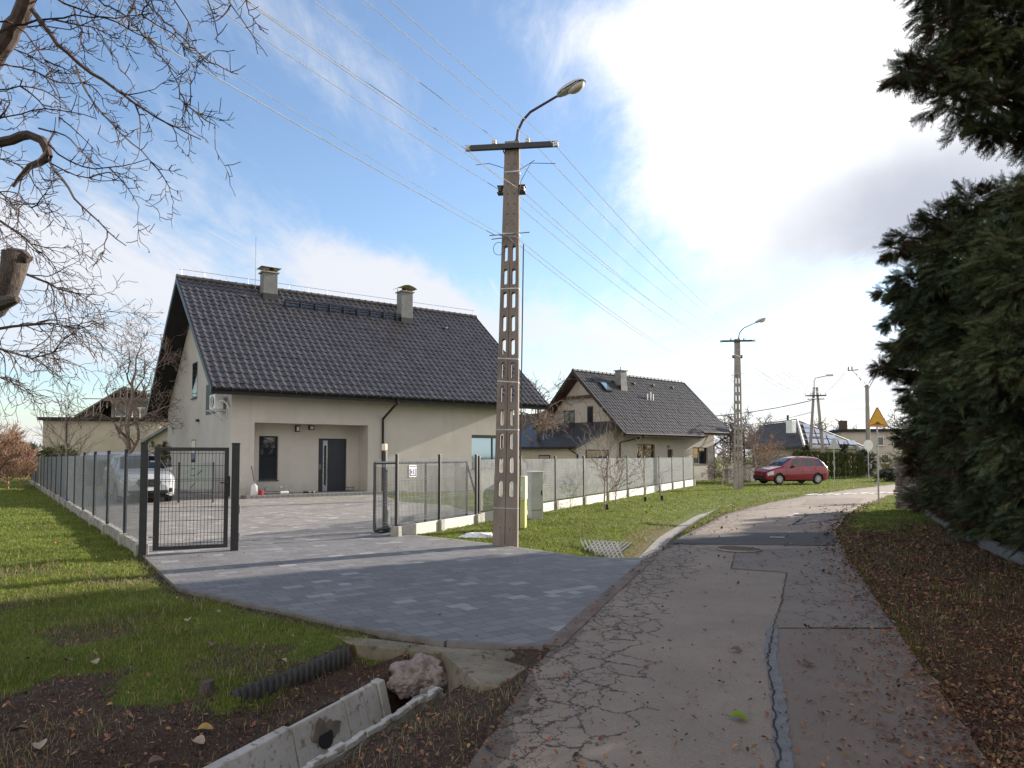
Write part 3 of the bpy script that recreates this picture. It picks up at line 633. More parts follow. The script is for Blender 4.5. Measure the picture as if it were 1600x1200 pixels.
# ================================================================ BUILDINGS
def tiled(mb, o, u, s, n, L, S, tw=.30, cr=.36, amp=.048, step=.028, lo=0):
    o, u, s, n = [np.array(tuple(v), float) for v in (o, u, s, n)]
    nu = max(1, int(round(L / tw))); tw = L / nu; ns = max(1, int(round(S / cr))); cr = S / ns; K = 7
    ph = np.linspace(0, 1, K + 1)[:-1]
    hh = np.where(ph < .42, np.sin(ph / .42 * math.pi) ** .8, -.12 * np.sin((ph - .42) / .58 * math.pi)) * amp
    uu = np.r_[(np.arange(nu)[:, None] * tw + ph[None, :] * tw).ravel(), L]; h = np.r_[np.tile(hh, nu), hh[0]]
    rows = []
    for r in range(ns):
        j = RNG.normal(0, .003, nu + 1); jj = np.r_[np.repeat(j[:nu], K), j[-1]]
        rows.append((r * cr - .02 * (r > 0), h + step + jj + .02)); rows.append(((r + 1) * cr, h + jj + .02))
    m = len(uu); V = []
    for sv, hv in rows: V.append(o + uu[:, None] * u + sv * s + hv[:, None] * n)
    V = np.concatenate(V); nr = len(rows)
    i = np.arange(nr - 1)[:, None] * m; k = np.arange(m - 1)[None, :]
    mb.add(V, np.stack([i + k, i + k + 1, i + m + k + 1, i + m + k], -1).reshape(-1, 4))
    # front lip
    V = np.concatenate([o + uu[:, None] * u + (h + step + .02)[:, None] * n, o + uu[:, None] * u - .02 * n]); a = np.arange(m - 1)
    mb.add(V, np.stack([a + m, a + m + 1, a + 1, a], -1))
class House:                                # local axes: x along the eaves, y into depth
    def __init__(s, o, d, g, name, label, cat='house'):
        s.o, s.d, s.g = o, d, g; s.rz = math.atan2(d.y, d.x); s.t = thing(name, label, cat, o, s.rz)
    def plane(s, px, py, v=None, u=None):   # local (x, z) on wall plane y=v, or (y, z) on x=u
        r = ray(px, py); c = Vector((0, 0, EYE)) - s.o
        if v is not None: tt = (v - c.dot(s.g)) / r.dot(s.g); p = c + r * tt; return p.dot(s.d), p.z
        tt = (u - c.dot(s.d)) / r.dot(s.d); p = c + r * tt; return p.dot(s.g), p.z
def wall_holes(mb, x0, x1, z0, z1, y0, y1, holes):      # wall slab with rectangular openings, in the xz plane
    xs = sorted({x0, x1, *[h[0] for h in holes], *[h[1] for h in holes]}); zs = sorted({z0, z1, *[h[2] for h in holes], *[h[3] for h in holes]})
    for a, b in zip(xs[:-1], xs[1:]):
        run = None
        for c, d in zip(zs[:-1], zs[1:]):
            inside = any(h[0] - 1e-6 <= a and b <= h[1] + 1e-6 and h[2] - 1e-6 <= c and d <= h[3] + 1e-6 for h in holes)
            if not inside: run = (run[0], d) if run else (c, d)
            if inside or d == zs[-1]:
                if run: mb.bb(a, b, y0, y1, run[0], run[1])
                run = None
def wquad(fn, pts): return [fn(*p) for p in pts]
# ---------------------------------------------------------------- near house
H = House(H1o, H1d, H1g, 'family_house', 'near one-and-a-half storey beige house with long dark tiled roof behind the driveway')
L1, HE, HR, VR = 15.93, 4.15, 9.58, 6.65
VB, ZB = 13.6, 9.58 - (13.6 - 6.65) * .83
sl = math.hypot(VR, HR - HE); su = Vector((0, VR / sl, (HR - HE) / sl)); sn = Vector((0, -su.z, su.y))
slb = math.hypot(VB - VR, HR - ZB); sb = Vector((0, -(VB - VR) / slb, (HR - ZB) / slb)); sbn = Vector((0, sb.z * 1, -sb.y * -1)); sbn = Vector((0, sb.z, -sb.y))
rf = MB(); tiled(rf, (0, 0, HE), (1, 0, 0), su, sn, L1, sl); tiled(rf, (L1, VB, ZB), (-1, 0, 0), sb, sbn, L1, slb)
rf.tube([(-.03, VR, HR + .06), (L1 + .03, VR, HR + .06)], .11, 10)
for q in range(44): rf.tube([(q * L1 / 44, VR, HR + .065), (q * L1 / 44 + .05, VR, HR + .065)], .125, 10)
roof = rf.build('roof', M['roof'], H.t)
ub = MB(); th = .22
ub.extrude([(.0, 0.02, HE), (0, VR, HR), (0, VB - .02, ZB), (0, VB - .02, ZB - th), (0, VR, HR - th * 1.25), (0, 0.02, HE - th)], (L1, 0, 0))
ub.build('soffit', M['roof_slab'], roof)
fb = MB()
for x in (-.03, L1):
    fb = MB(); fb.extrude([(x, -.02, HE + .05), (x, VR, HR + .09), (x, VR, HR - .20), (x, -.02, HE - .20)], (.03, 0, 0)); fb.extrude([(x, VB, ZB + .05), (x, VR, HR + .09), (x, VR, HR - .20), (x, VB, ZB - .2)], (.03, 0, 0)); fb.build('verge_board', M['metal_dark'], roof)
def roofz(v): return HE + (HR - HE) * v / VR if v < VR else HR - (v - VR) * .83
XW0, XW1, YW0, YW1 = .93, 14.35, .83, 12.7
P = lambda px, py, v=YW0: H.plane(px, py, v=v)
rx0, rz1 = P(397.8, 659); rx1, _ = P(575.2, 665); rz1 = 2.95
rw = YW0 + 1.0
wz = 4.35
win = [P(737, 681), P(786, 733)]; wx0, wx1, wza, wzb = win[0][0], win[1][0], 1.05, 2.55
wza = H.plane(737, 733, v=YW0)[1]; wzb = H.plane(737, 679.5, v=YW0)[1]
wl_ = MB(); wall_holes(wl_, XW0, XW1, -.1, wz, YW0, YW0 + .35, [(rx0, rx1, -.1, rz1), (wx0, wx1, wza, wzb)])
# recess
a1 = P(405, 681, rw); a2 = P(434, 750, rw); d1 = P(498, 685, rw); d2 = P(541, 776, rw)
wfl = [(a1[0], a2[0], a2[1], a1[1]), (d1[0], d2[0], .02, 2.2)]
wfl[1] = (d1[0], d2[0], .10, d1[1])
wall_holes(wl_, rx0 - .3, rx1 + .3, -.1, rz1 + .2, rw, rw + .3, wfl)
wl_.bb(rx0 - .3, rx0 - .004, YW0 + .35, rw, -.1, rz1 + .2); wl_.bb(rx1 + .004, rx1 + .3, YW0 + .35, rw, -.1, rz1 + .2); wl_.bb(rx0 - .004, rx1 + .004, YW0 + .3, rw, rz1, rz1 + .2)
# gable walls
for x, wholes in ((XW0, True), (XW1 - .35, False)):
    poly = [(x, YW0 + .35, -.1), (x, YW1, -.1), (x, YW1, roofz(YW1) - .25), (x, VR, HR - .3), (x, YW0 + .35, roofz(YW0 + .35) - .15)]
    wl_.extrude(poly, (.35, 0, 0))
wl_.bb(XW0, XW1, YW1, YW1 + .3, -.1, roofz(YW1 + .3) - .2)
wl_.build('wall', M['render'], H.t)
pb = MB(); pb.bb(XW0 - .03, XW1, YW0 - .015, YW0 + .3, -.1, .02); pb.build('plinth', M['chimney'], H.t)
# openings
def window(par, x0, x1, z0, z1, y, name='window', frame=M['metal_dark'], glass=M['glass'], dep=.12, mull=(), fw=.06, rail=(), sill=True, axis='x', fl=1, reveal=.12):
    f = MB(); yy = y + reveal
    def B(mb, a, b, c, d, y0, y1):
        if axis == 'x': mb.bb(a, b, y0, y1, c, d)
        else: mb.bb(y0, y1, a, b, c, d)
    B(f, x0, x1, z0, z0 + fw, yy, yy + .07); B(f, x0, x1, z1 - fw, z1, yy, yy + .07); B(f, x0, x0 + fw, z0 + fw, z1 - fw, yy, yy + .07); B(f, x1 - fw, x1, z0 + fw, z1 - fw, yy, yy + .07)
    for m_ in mull: B(f, m_ - fw * .6, m_ + fw * .6, z0 + fw, z1 - fw, yy + .002, yy + .07)
    for r_ in rail: B(f, x0 + fw, x1 - fw, r_ - .03, r_ + .03, yy + .004, yy + .07)
    fo = f.build(name, frame, par); g = MB(); B(g, x0 + fw * .9, x1 - fw * .9, z0 + fw * .9, z1 - fw * .9, yy + .03, yy + .05); g.build('pane', glass, fo)
    if sill: s = MB(); B(s, x0 - .03, x1 + .03, z0 - .035, z0 - .002, y - .04 * fl, yy + .04); s.build('sill', frame, fo)
    return fo
w = window(H.t, *wfl[0][:2], wfl[0][2], wfl[0][3], rw)
w = window(H.t, wx0, wx1, wza, wzb, YW0, glass=M['mirror_glass'], mull=((wx0 + wx1) / 2 + .35,))
bl = MB(); bl.bb(wx0 + .01, wx1 - .01, YW0 + .01, YW0 + .11, wzb - .14, wzb - .003); bl.build('blind_box', M['black'], w)
# front door
x0, x1, z0, z1 = wfl[1]; dr = MB(); dr.bb(x0, x0 + .07, rw + .08, rw + .2, z0, z1); dr.bb(x1 - .07, x1, rw + .08, rw + .2, z0, z1); dr.bb(x0 + .07, x1 - .07, rw + .08, rw + .2, z1 - .07, z1)
door = MB(); door.bb(x0 + .07, x1 - .07, rw + .10, rw + .17, z0, z1 - .07); do = door.build('front_door', M['anthra_door'], H.t)
dr.build('door_frame', M['metal_dark'], do)
wd = x1 - x0
q = MB(); q.bb(x0 + .18 * wd, x0 + .34 * wd, rw + .094, rw + .10, z0 + .02, z1 - .09); q.build('trim_panel', M['steel'], do)
q = MB(); q.bb(x0 + .225 * wd, x0 + .29 * wd, rw + .088, rw + .094, z0 + .28, z1 - .3); q.build('glazing_strip', M['glass'], do)
q = MB(); q.tube([(x0 + .31 * wd, rw + .03, z0 + .2), (x0 + .31 * wd, rw + .03, z1 - .3)], .016, 8); q.bb(x0 + .05 * wd, x0 + .12 * wd, rw + .07, rw + .10, z0 + .95, z0 + 1.2); q.tube([(x0 + .08 * wd, rw + .04, z0 + 1.05), (x0 + .19 * wd, rw + .04, z0 + 1.05)], .013, 6); q.build('handle', M['chrome'], do)
# step of grey blocks in front
q = MB(); n = 34; u0 = XW0 + .4
for a in range(n):
    u = u0 + a * .2; q.rbox((u + .1, YW0 - .55, .055), (.19, .30, .15), .012)
st_ = q.build('paver_step', M['chimney']); st_.location = H1o; st_.rotation_euler = (0, 0, H.rz); tag(st_, kind='structure')
q = MB(); q.bb(u0, u0 + n * .2, YW0 - .40, rw + .05, -.05, .115); st_ = q.build('porch_floor', M['paving']); st_.location = H1o; st_.rotation_euler = (0, 0, H.rz); tag(st_, kind='structure')
# wall lights, socket
for px_, py_, s_ in ((463.8, 670, (.17, .14, .26)), (485.5, 668.5, (.22, .14, .17))):
    u, z = P(px_, py_, rw); q = MB(); q.rbox((u, rw - .06, z), s_, .01); l_ = q.build('wall_lamp', M['metal_dark'], H.t); q = MB(); q.bb(u - s_[0] * .3, u + s_[0] * .3, rw - .145, rw - .12, z - s_[2] * .33, z + s_[2] * .33); q.build('diffuser', M['white'], l_)
u, z = P(439, 761, rw); q = MB(); q.rbox((u, rw - .02, z), (.10, .04, .10), .01); q.build('socket', M['white'], H.t)
# gable openings
for (pa, pb_, ra, rb) in ((301, 308, 568, 621), (299.5, 305, 687, 742)):
    ya, za = H.plane(pa, ra, u=XW0); yb, zb = H.plane(pb_, rb, u=XW0); y0, y1 = sorted((ya, yb))
    q = MB(); q.bb(XW0 - .004, XW0 + .05, y0, y1, zb, za); f_ = q.build('window', M['metal_dark'], H.t); q = MB(); q.bb(XW0 - .008, XW0, y0 + .05, y1 - .05, zb + .05, za - .05); q.build('pane', M['glass'], f_); q = MB(); q.bb(XW0 - .06, XW0, y0 - .03, y1 + .03, zb - .04, zb - .005); q.build('sill', M['metal_dark'], f_)
ya, za = H.plane(322, 620, u=XW0); yb, zb = H.plane(338, 646, u=XW0)
q = MB(); q.bb(XW0 - .006, XW0 + .05, yb, ya, zb, za + .5); f_ = q.build('window', M['metal_dark'], H.t)
yc, zc = H.plane(331, 628, u=XW0 - .5)
acu = MB(); acu.rbox((XW0 - .33, yc, zc), (.33, .85, .58), .03); ac = acu.build('air_conditioner', M['white'], H.t)
q = MB(); q.tube([(XW0 - .503, yc + .25 * math.cos(a), zc + .22 * math.sin(a)) for a in np.linspace(0, 6.283, 25)], .008, 4, cap=False)
for r_ in (.08, .14, .2): q.tube([(XW0 - .503, yc - .12 + r_ * math.cos(a), zc + r_ * math.sin(a)) for a in np.linspace(0, 6.283, 21)], .005, 4, cap=False)
q.build('fan_grille', M['black'], ac)
q = MB()
for dy in (-.35, .35): q.box((XW0 - .3, yc + dy, zc - .33), (.62, .04, .04)); q.box((XW0 - .02, yc + dy, zc - .2), (.04, .04, .5)); q.tube([(XW0 - .02, yc + dy, zc - .7), (XW0 - .5, yc + dy, zc - .36)], .018, 6)
q.build('bracket', M['white'], ac)
q = MB(); q.tube([(XW0 - .3, yc - .45, zc), (XW0 - .25, yc - .6, zc + .05), (XW0 - .1, yc - .68, zc - .1), (XW0 + .0, yc - .66, zc - .35)], .035, 8); q.build('hose', M['white'], ac)
y_, z_ = H.plane(311, 657, u=XW0); q = MB(); q.rbox((XW0 - .07, y_, z_), (.14, .22, .12), .03); q.build('vent_cowl', M['metal_dark'], H.t)
for px_, py_ in ((250, 624), (266, 655)):
    pass
# gutter, downpipe
g_ = MB(); th_ = np.linspace(math.pi, 2 * math.pi, 9); pts = [(-.0, -.07 + .075 * math.cos(t), HE + .02 + .075 * math.sin(t)) for t in th_]
pin = [(-.0, -.07 + .062 * math.cos(t), HE + .02 + .062 * math.sin(t)) for t in th_[::-1]]
g_.extrude(pts + pin, (L1, 0, 0)); go = g_.build('gutter', M['gutter'], H.t)
for a in range(27): q = MB(); q.bb(a * .6 + .1, a * .6 + .13, -.155, -.15 + .02, HE - .07, HE + .04); q.build('gutter_bracket', M['metal_dark'], go)
ua, za = P(622, 627, -.07); ub_, zb_ = P(598.5, 658, YW0 - .06); uc, zc_ = P(598, 775, YW0 - .06)
q = MB(); q.tube([(ua, -.07, HE - .03), (ua, -.07, HE - .2), (ub_, YW0 - .06, zb_ + .1), (ub_, YW0 - .06, zb_ - .1), (ub_, YW0 - .06, .05)], .05, 10); dpo = q.build('downpipe', M['gutter'], H.t)
# chimneys
def chimney(par, px0, px1, pyt, pyb, v, m=M['chimney'], dv=.55, w=.62, capfun=None):
    u, zt = H_.plane((px0 + px1) / 2, pyt, v=v); mb = MB(); mb.rbox((u, v + dv / 2 - .25, (zt + roofz_(v) - .5) / 2), (w, dv, zt - (roofz_(v) - .5)), .012)
    c = mb.build('chimney', m, par); q = MB(); q.rbox((u, v + dv / 2 - .25, zt + .03), (w + .14, dv + .14, .06), .01); q.build('chimney_slab', M['concrete'], c)
    fl = MB(); fl.bb(u - w / 2 - .02, u + w / 2 + .02, v - .29, v + dv - .22, roofz_(v) - .4, roofz_(v) + .12); fl.build('flashing', M['metal_dark'], c)
    return c, u, zt, v + dv / 2 - .25
H_ = H; roofz_ = roofz
c1, u, z, vv = chimney(roof, 407, 434, 428, 465, 6.1, w=.66)
q = MB()
for sx in (-1, 1):
    for sy in (-1, 1): q.bb(u + sx * .3 - .015, u + sx * .3 + .015, vv + sy * .24 - .015, vv + sy * .24 + .015, z + .06, z + .26)
q.poly([(u - .48, vv - .42, z + .24), (u + .48, vv - .42, z + .24), (u + .48, vv + .42, z + .24), (u - .48, vv + .42, z + .24), (u - .3, vv, z + .33), (u + .3, vv, z + .33)], [[0, 1, 5, 4], [1, 2, 5], [2, 3, 4, 5], [3, 0, 4], [3, 2, 1, 0]]); q.build('chimney_cap', M['brass'], c1)
q = MB(); q.cyl((u + .12, vv, z + .06), (u + .12, vv, z + .22), .1); q.build('flue', M['rust'], c1)
c2, u, z, vv = chimney(roof, 617, 649, 458, 512, 5.55, w=.66)
q = MB()
for sx in (-1, 1):
    for sy in (-1, 1): q.bb(u + sx * .3 - .012, u + sx * .3 + .012, vv + sy * .24 - .012, vv + sy * .24 + .012, z + .06, z + .22)
cv = [(u - .5 + a * .1, math.sin(a / 10 * math.pi) * .16 + .2) for a in range(11)]
V = []; 
for x, h in cv: V += [(x, vv - .42, z + h), (x, vv + .42, z + h), (x, vv - .42, z + h - .015), (x, vv + .42, z + h - .015)]
fs = []
for a in range(10): b = a * 4; fs += [[b, b + 4, b + 5, b + 1], [b + 2, b + 3, b + 7, b + 6], [b, b + 2, b + 6, b + 4], [b + 1, b + 5, b + 7, b + 3]]
q.poly(V, fs); q.build('chimney_cap', M['brass'], c2)
q = MB(); q.cyl((u - .05, vv, z + .06), (u - .05, vv, z + .24), .11); q.build('flue', M['rust'], c2)
# snow guard
ua, _ = H.plane(441, 471, v=5.9); ub_, _ = H.plane(612, 494, v=5.9); q = MB(); vs_ = 5.55; zz = roofz(vs_)
for dz in (.14, .25): q.tube([(ua, vs_ - .2, zz + dz), (ub_ + .3, vs_ - .2, zz + dz)], .035, 6)
for a in range(9): x = ua + (ub_ - ua) * a / 8; q.bb(x - .02, x + .02, vs_ - .24, vs_ + .05, zz - .1, zz + .28)
q.build('snow_guard', M['metal_dark'], roof)
q = MB(); q.tube([(.1, VR, HR + .42), (L1 * .5, VR, HR + .40), (L1 - .1, VR, HR + .42)], .010, 4)
for a in range(17): x = .2 + a * (L1 - .4) / 16; q.tube([(x, VR, HR + .1), (x, VR, HR + .43)], .011, 4)
q.tube([(H.plane(399, 430, v=6.3)[0], 6.3, HR - .1), (H.plane(399, 430, v=6.3)[0], 6.3, HR + 2.4)], .012, 5)
q.build('lightning_conductor', M['steel'], roof)
for a, b in ((2.6, 5.75), (7.7, 5.5), (13.0, 5.2)): q = MB(); q.rbox((a, b, roofz(b) + .10), (.24, .2, .12), .04); q.build('vent_tile', M['roof'], roof)

# ---------------------------------------------------------------- second house
H = House(H2o, H2d, H2g, 'family_house', 'second cream house with brown window frames and a lean-to, beyond the panel fence'); H_ = H
L2, HE2, HR2, VR2 = 11.75, 3.19, 6.98, 3.92
def rz2(v): return HE2 + (HR2 - HE2) * v / VR2 if v < VR2 else HR2 - (v - VR2) * (HR2 - HE2) / VR2
roofz_ = rz2
sl = math.hypot(VR2, HR2 - HE2); su = Vector((0, VR2 / sl, (HR2 - HE2) / sl)); sn = Vector((0, -su.z, su.y)); sb = Vector((0, -su.y, su.z)); sbn = Vector((0, su.z, su.y))
un, _ = H.plane(1097, 678, v=0); ext = .38
rf = MB(); e0 = Vector((0, 0, HE2)) - su * ext
tiled(rf, e0, (1, 0, 0), su, sn, un, sl + ext, .26, .33, .022, .018); tiled(rf, (un, 0, HE2), (1, 0, 0), su, sn, L2 - un, sl, .26, .33, .022, .018)
tiled(rf, (L2, 2 * VR2, HE2), (-1, 0, 0), sb, sbn, L2, sl, .26, .33, .022, .018)
for q_ in range(30): rf.tube([(q_ * L2 / 30, VR2, HR2 + .05), ((q_ + .9) * L2 / 30, VR2, HR2 + .045)], [.11, .095], 9)
M['roof2'] = mat('roof_tile_slate', (.044, .042, .045), (.030, .029, .032), 2.0, .55, .15, 60, spec=.3)
roof2 = rf.build('roof', M['roof2'], H.t)
ub = MB(); ub.extrude([(.02, 0, HE2), (.02, VR2, HR2), (.02, 2 * VR2, HE2), (.02, 2 * VR2, HE2 - .18), (.02, VR2, HR2 - .24), (.02, 0, HE2 - .18)], (L2 - .04, 0, 0))
ub.extrude([(.03, e0.y, e0.z - .01), (.03, .0, HE2 - .02), (.03, 0, HE2 - .16), (.03, e0.y, e0.z - .16)], (un - .05, 0, 0)); ub.build('soffit', M['brown'], roof2)
fb = MB()
for x in (-.03, L2):
    fb = MB(); fb.extrude([(x, -.28 if x < 0 else 0, HE2 - (.27 if x < 0 else 0) + .05), (x, VR2, HR2 + .09), (x, VR2, HR2 - .18), (x, -.28 if x < 0 else 0, HE2 - (.27 if x < 0 else 0) - .17)], (.03, 0, 0)); fb.extrude([(x, 2 * VR2, HE2 + .05), (x, VR2, HR2 + .09), (x, VR2, HR2 - .18), (x, 2 * VR2, HE2 - .17)], (.03, 0, 0)); fb.build('verge_board', M['gutter'], roof2)
X0, X1, Y0, Y1 = .75, L2 - .8, .9, 7.0
P = lambda px, py, v=Y0: H.plane(px, py, v=v)
ops = []
for (a, b, c, d) in ((995, 1023.5, 694, 719), (1043, 1052, 702, 745), (1082, 1106, 699, 725)):
    u0, zt = P(a, c); u1, zb = P(b, d); ops.append((u0, u1, max(zb, .1), zt))
wl_ = MB(); wall_holes(wl_, X0, X1, -.2, rz2(Y0) - .12, Y0, Y0 + .3, ops)
for x in (X0, X1 - .3): wl_.extrude([(x, Y0 + .3, -.2), (x, Y1, -.2), (x, Y1, rz2(Y1) - .2), (x, VR2, HR2 - .28), (x, Y0 + .3, rz2(Y0 + .3) - .15)], (.3, 0, 0))
wl_.bb(X0 + .3, X1 - .3, Y1 - .3, Y1, -.2, rz2(Y1) - .2); wl_.build('wall', M['render2'], H.t)
M['pale_frame'] = mat('pale_frame', (.35, .33, .30), (.28, .26, .24), 6, .5)
window(H.t, *ops[0], Y0, frame=M['brown'], mull=((ops[0][0] + ops[0][1]) / 2,), glass=M['glass']); window(H.t, *ops[2], Y0, frame=M['brown'], mull=((ops[2][0] + ops[2][1]) / 2,))
q = MB(); q.bb(ops[1][0], ops[1][1], Y0 + .12, Y0 + .2, ops[1][2], ops[1][3]); q.build('front_door', M['brown'], H.t)
u, z = P(1044, 698); q = MB(); q.bb(u - .14, u + .14, Y0 - .02, Y0 - .002, z - .1, z + .1); q.build('house_plate', M['chimney'], H.t)
for (a, b, c, d) in ((881, 898, 642, 668.5), (917.5, 927, 635, 664)):
    ya, za = H.plane(a, c, u=X0); yb, zb = H.plane(b, d, u=X0); y0, y1 = sorted((ya, yb))
    q = MB()
    fw = .07; q.bb(X0 - .012, X0 + .05, y0, y1, zb, zb + fw); q.bb(X0 - .012, X0 + .05, y0, y1, za - fw, za); q.bb(X0 - .012, X0 + .05, y0, y0 + fw, zb + fw, za - fw); q.bb(X0 - .012, X0 + .05, y1 - fw, y1, zb + fw, za - fw)
    if y1 - y0 > .9: q.bb(X0 - .012, X0 + .05, (y0 + y1) / 2 - .04, (y0 + y1) / 2 + .04, zb + fw, za - fw)
    f_ = q.build('window', M['brown'], H.t); q = MB(); q.bb(X0 - .006, X0 + .04, y0 + fw * .9, y1 - fw * .9, zb + fw * .9, za - fw * .9); q.build('pane', M['glass'], f_)
    q = MB(); q.bb(X0 - .07, X0, y0 - .06, y1 + .06, zb - .05, zb - .002); q.build('sill', M['brown'], f_)
y1_, z_ = H.plane(873, 626, u=X0 - .1); q = MB(); zt = rz2(1.9) 
q.bb(X0 - .22, X0 - .06, 2 * VR2 - 1.75, 2 * VR2 - 1.6, 0, 0.01) if False else None
zb_ = H.plane(900, 621, u=X0 - .15)[1]; vw = VR2 - (HR2 - .2 - zb_) * VR2 / (HR2 - HE2); q.bb(X0 - .25, X0 - .08, vw, 2 * VR2 - vw, zb_ - .09, zb_ + .09); q.build('tie_beam', M['brown'], H.t)
# skylight, chimney, vents
u, z = P(948, 596, 3.0); q = MB()
def on_roof(u, v, du, dv, h, mb):
    z0 = rz2(v); z1 = rz2(v + dv); nz = np.array(tuple(sn)) * h; a = [(u, v, z0), (u + du, v, z0), (u + du, v + dv, z1), (u, v + dv, z1)]
    mb.extrude([tuple(np.array(p) + nz * .1) for p in a], tuple(nz))
q = MB(); uu, _ = H.plane(943, 600, v=2.7); on_roof(uu, 2.55, .6, .62, .13, q); sk = q.build('skylight', M['metal_dark'], roof2); q = MB(); on_roof(uu + .07, 2.62, .46, .48, .15, q); q.build('pane', M['mirror_glass'], sk)
c3, u, z, vv = chimney(roof2, 961, 979, 580, 610, 3.0, dv=.5, w=.6); q = MB(); q.tube([(u, vv, z), (u, vv, z + .28)], .05, 8); q.build('flue', M['steel'], c3)
for a in (1011, 1016, 1020):
    uu, zz = H.plane(a, 611, v=2.2); q = MB(); q.tube([(uu, 2.2, rz2(2.2) - .1), (uu, 2.2, rz2(2.2) + (.42 if a != 1016 else .55))], .055, 8); q.build('vent_pipe', M['steel'], roof2)
for a in (926, 957, 990, 1020, 1050): uu, _ = H.plane(a, 590, v=3.3); q = MB(); q.rbox((uu, 3.3, rz2(3.3) + .1), (.2, .2, .12), .04); q.build('vent_tile', M['roof2'], roof2)
g_ = MB(); g_.tube([(0, e0.y - .05, e0.z), (un - .02, e0.y - .05, e0.z)], .065, 8); g_.tube([(un + .02, -.06, HE2), (L2, -.06, HE2)], .065, 8); g_.build('gutter', M['gutter'], H.t)
q = MB(); uu, _ = P(1124, 690); q.tube([(L2 - .35, -.06, HE2 - .02), (L2 - .35, -.06, HE2 - .15), (X1 - .08, Y0 - .06, HE2 - .8), (X1 - .08, Y0 - .06, 0)], .05, 8); q.build('downpipe', M['gutter'], H.t)
q = MB(); q.tube([(X0 + 1.0, e0.y - .05, e0.z), (X0 + 1.0, e0.y, e0.z - .15), (X0 + .15, Y0 - .06, HE2 - .75), (X0 + .15, Y0 - .06, 0)], .045, 8); q.build('downpipe', M['gutter'], H.t)
# lean-to
ul, zl = H.plane(899, 697, v=Y0 - .3); ut, zt = H.plane(968, 661, v=Y0 - .3)
ut = X0 - .02; kt = (zt - zl) / max(.1, (H.plane(964, 661, v=Y0 - .3)[0] - ul)); zt = zl + (ut - ul) * kt
lb = MB(); y0, y1 = Y0 - .35, 8.2
lb.extrude([(ul, y0, zl), (ut, y0, zt), (ut, y0, zt - .16), (ul, y0, zl - .16)], (0, y1 - y0, 0)); lt = lb.build('lean_to_roof', mat('slate_felt_roof', (.035, .036, .042), (.024, .025, .03), 3, .5, .2, 30), H.t)
q = MB(); q.bb(ul - .1, ul - .005, y0, y1, zl - .12, zl - .02); q.tube([(ul - .05, y0 + .6, zl - .1), (ul + .1, Y0 - .1, zl - .35), (ul + .42, Y0 - .07, zl - .5), (ul + .42, Y0 - .07, 0)], .045, 8); q.build('lean_to_gutter', M['gutter'], lt)
q = MB(); wxl = ul + .35; q.extrude([(wxl, Y0 + .02, -.2), (ut, Y0 + .02, -.2), (ut, Y0 + .02, zt - .17), (wxl, Y0 + .02, zl + (wxl - ul) * kt - .17)], (0, 6.9, 0)); q.build('lean_to_wall', M['render2'], lt)
a_, zt_ = H.plane(915.5, 702.5, v=Y0); b_2, zb_ = H.plane(951, 722, v=Y0); q = MB(); q.bb(a_, b_2, Y0 - .012, Y0 + .06, zb_, zt_); f_ = q.build('window', M['gutter'], lt); q = MB(); q.bb(a_ + .06, b_2 - .06, Y0 - .02, Y0, zb_ + .06, zt_ - .06); q.build('pane', M['glass'], f_)
a_, zt_ = H.plane(842, 711, u=wxl); b_2, zb_ = H.plane(860, 723, u=wxl); q = MB(); q.bb(wxl - .03, wxl + .04, min(a_, b_2), max(a_, b_2), zb_, zt_); f_ = q.build('window', M['gutter'], lt); q = MB(); q.bb(wxl - .035, wxl, min(a_, b_2) + .06, max(a_, b_2) - .06, zb_ + .06, zt_ - .06); q.build('pane', M['glass'], f_)

# ---------------------------------------------------------------- small buildings further off
def gable_house(name, label, c, rz, L, W, he, hr, ov, mw, mr, cat='house', wins=(), ch=None):
    t = thing(name, label, cat, c, rz); w = MB(); w.extrude([(-L / 2, -W / 2, -.3), (-L / 2, W / 2, -.3), (-L / 2, W / 2, he), (-L / 2, 0, hr - .15), (-L / 2, -W / 2, he)], (L, 0, 0)); w.build('wall', mw, t)
    r = MB(); k = (hr - he) / (W / 2)
    for s in (1, -1): r.extrude([(-L / 2 - ov, s * (W / 2 + ov), he - k * ov + .05), (-L / 2 - ov, 0, hr + .05), (-L / 2 - ov, 0, hr - .13), (-L / 2 - ov, s * (W / 2 + ov), he - k * ov - .13)][::s], (L + 2 * ov, 0, 0))
    ro = r.build('roof', mr, t)
    for (x, y, z, sx, sy, sz) in wins:
        q = MB(); q.box((x, y, z), (sx, sy, sz)); f = q.build('window', M['metal_dark'], t); q = MB(); q.box((x, y, z), (sx - .12 if sx > .3 else sx + .02, sy - .12 if sy > .3 else sy + .02, sz - .14)); q.build('pane', M['glass'], f)
    if ch: q = MB(); q.rbox((ch[0], ch[1], hr + .1), (.6, .6, 1.6), .02); q.build('chimney', M['white'], ro)
    return t, ro
M['pale_green'] = mat('pale_green_render', (.36, .37, .27), (.30, .31, .22), 2, .9)
M['beige_far'] = mat('beige_render', (.42, .375, .29), (.37, .33, .26), .6, .93, .2, 40)
M['beige_far2'] = mat('grey_render', (.36, .335, .30), (.31, .29, .26), .6, .93, .2, 40)
M['roof_plain'] = mat('roof_dark_sheet', (.085, .080, .080), (.060, .057, .058), 1.5, .85, .3, 30, spec=.15)
c0 = D(836, 712, 56); gable_house('outbuilding', 'green-walled outbuilding with steep dark roof glimpsed left of the second house', (c0.x, c0.y, 0), R(125), 6, 4.6, 2.2, 4.9, .5, M['pale_green'], M['roof_plain'], 'outbuilding')
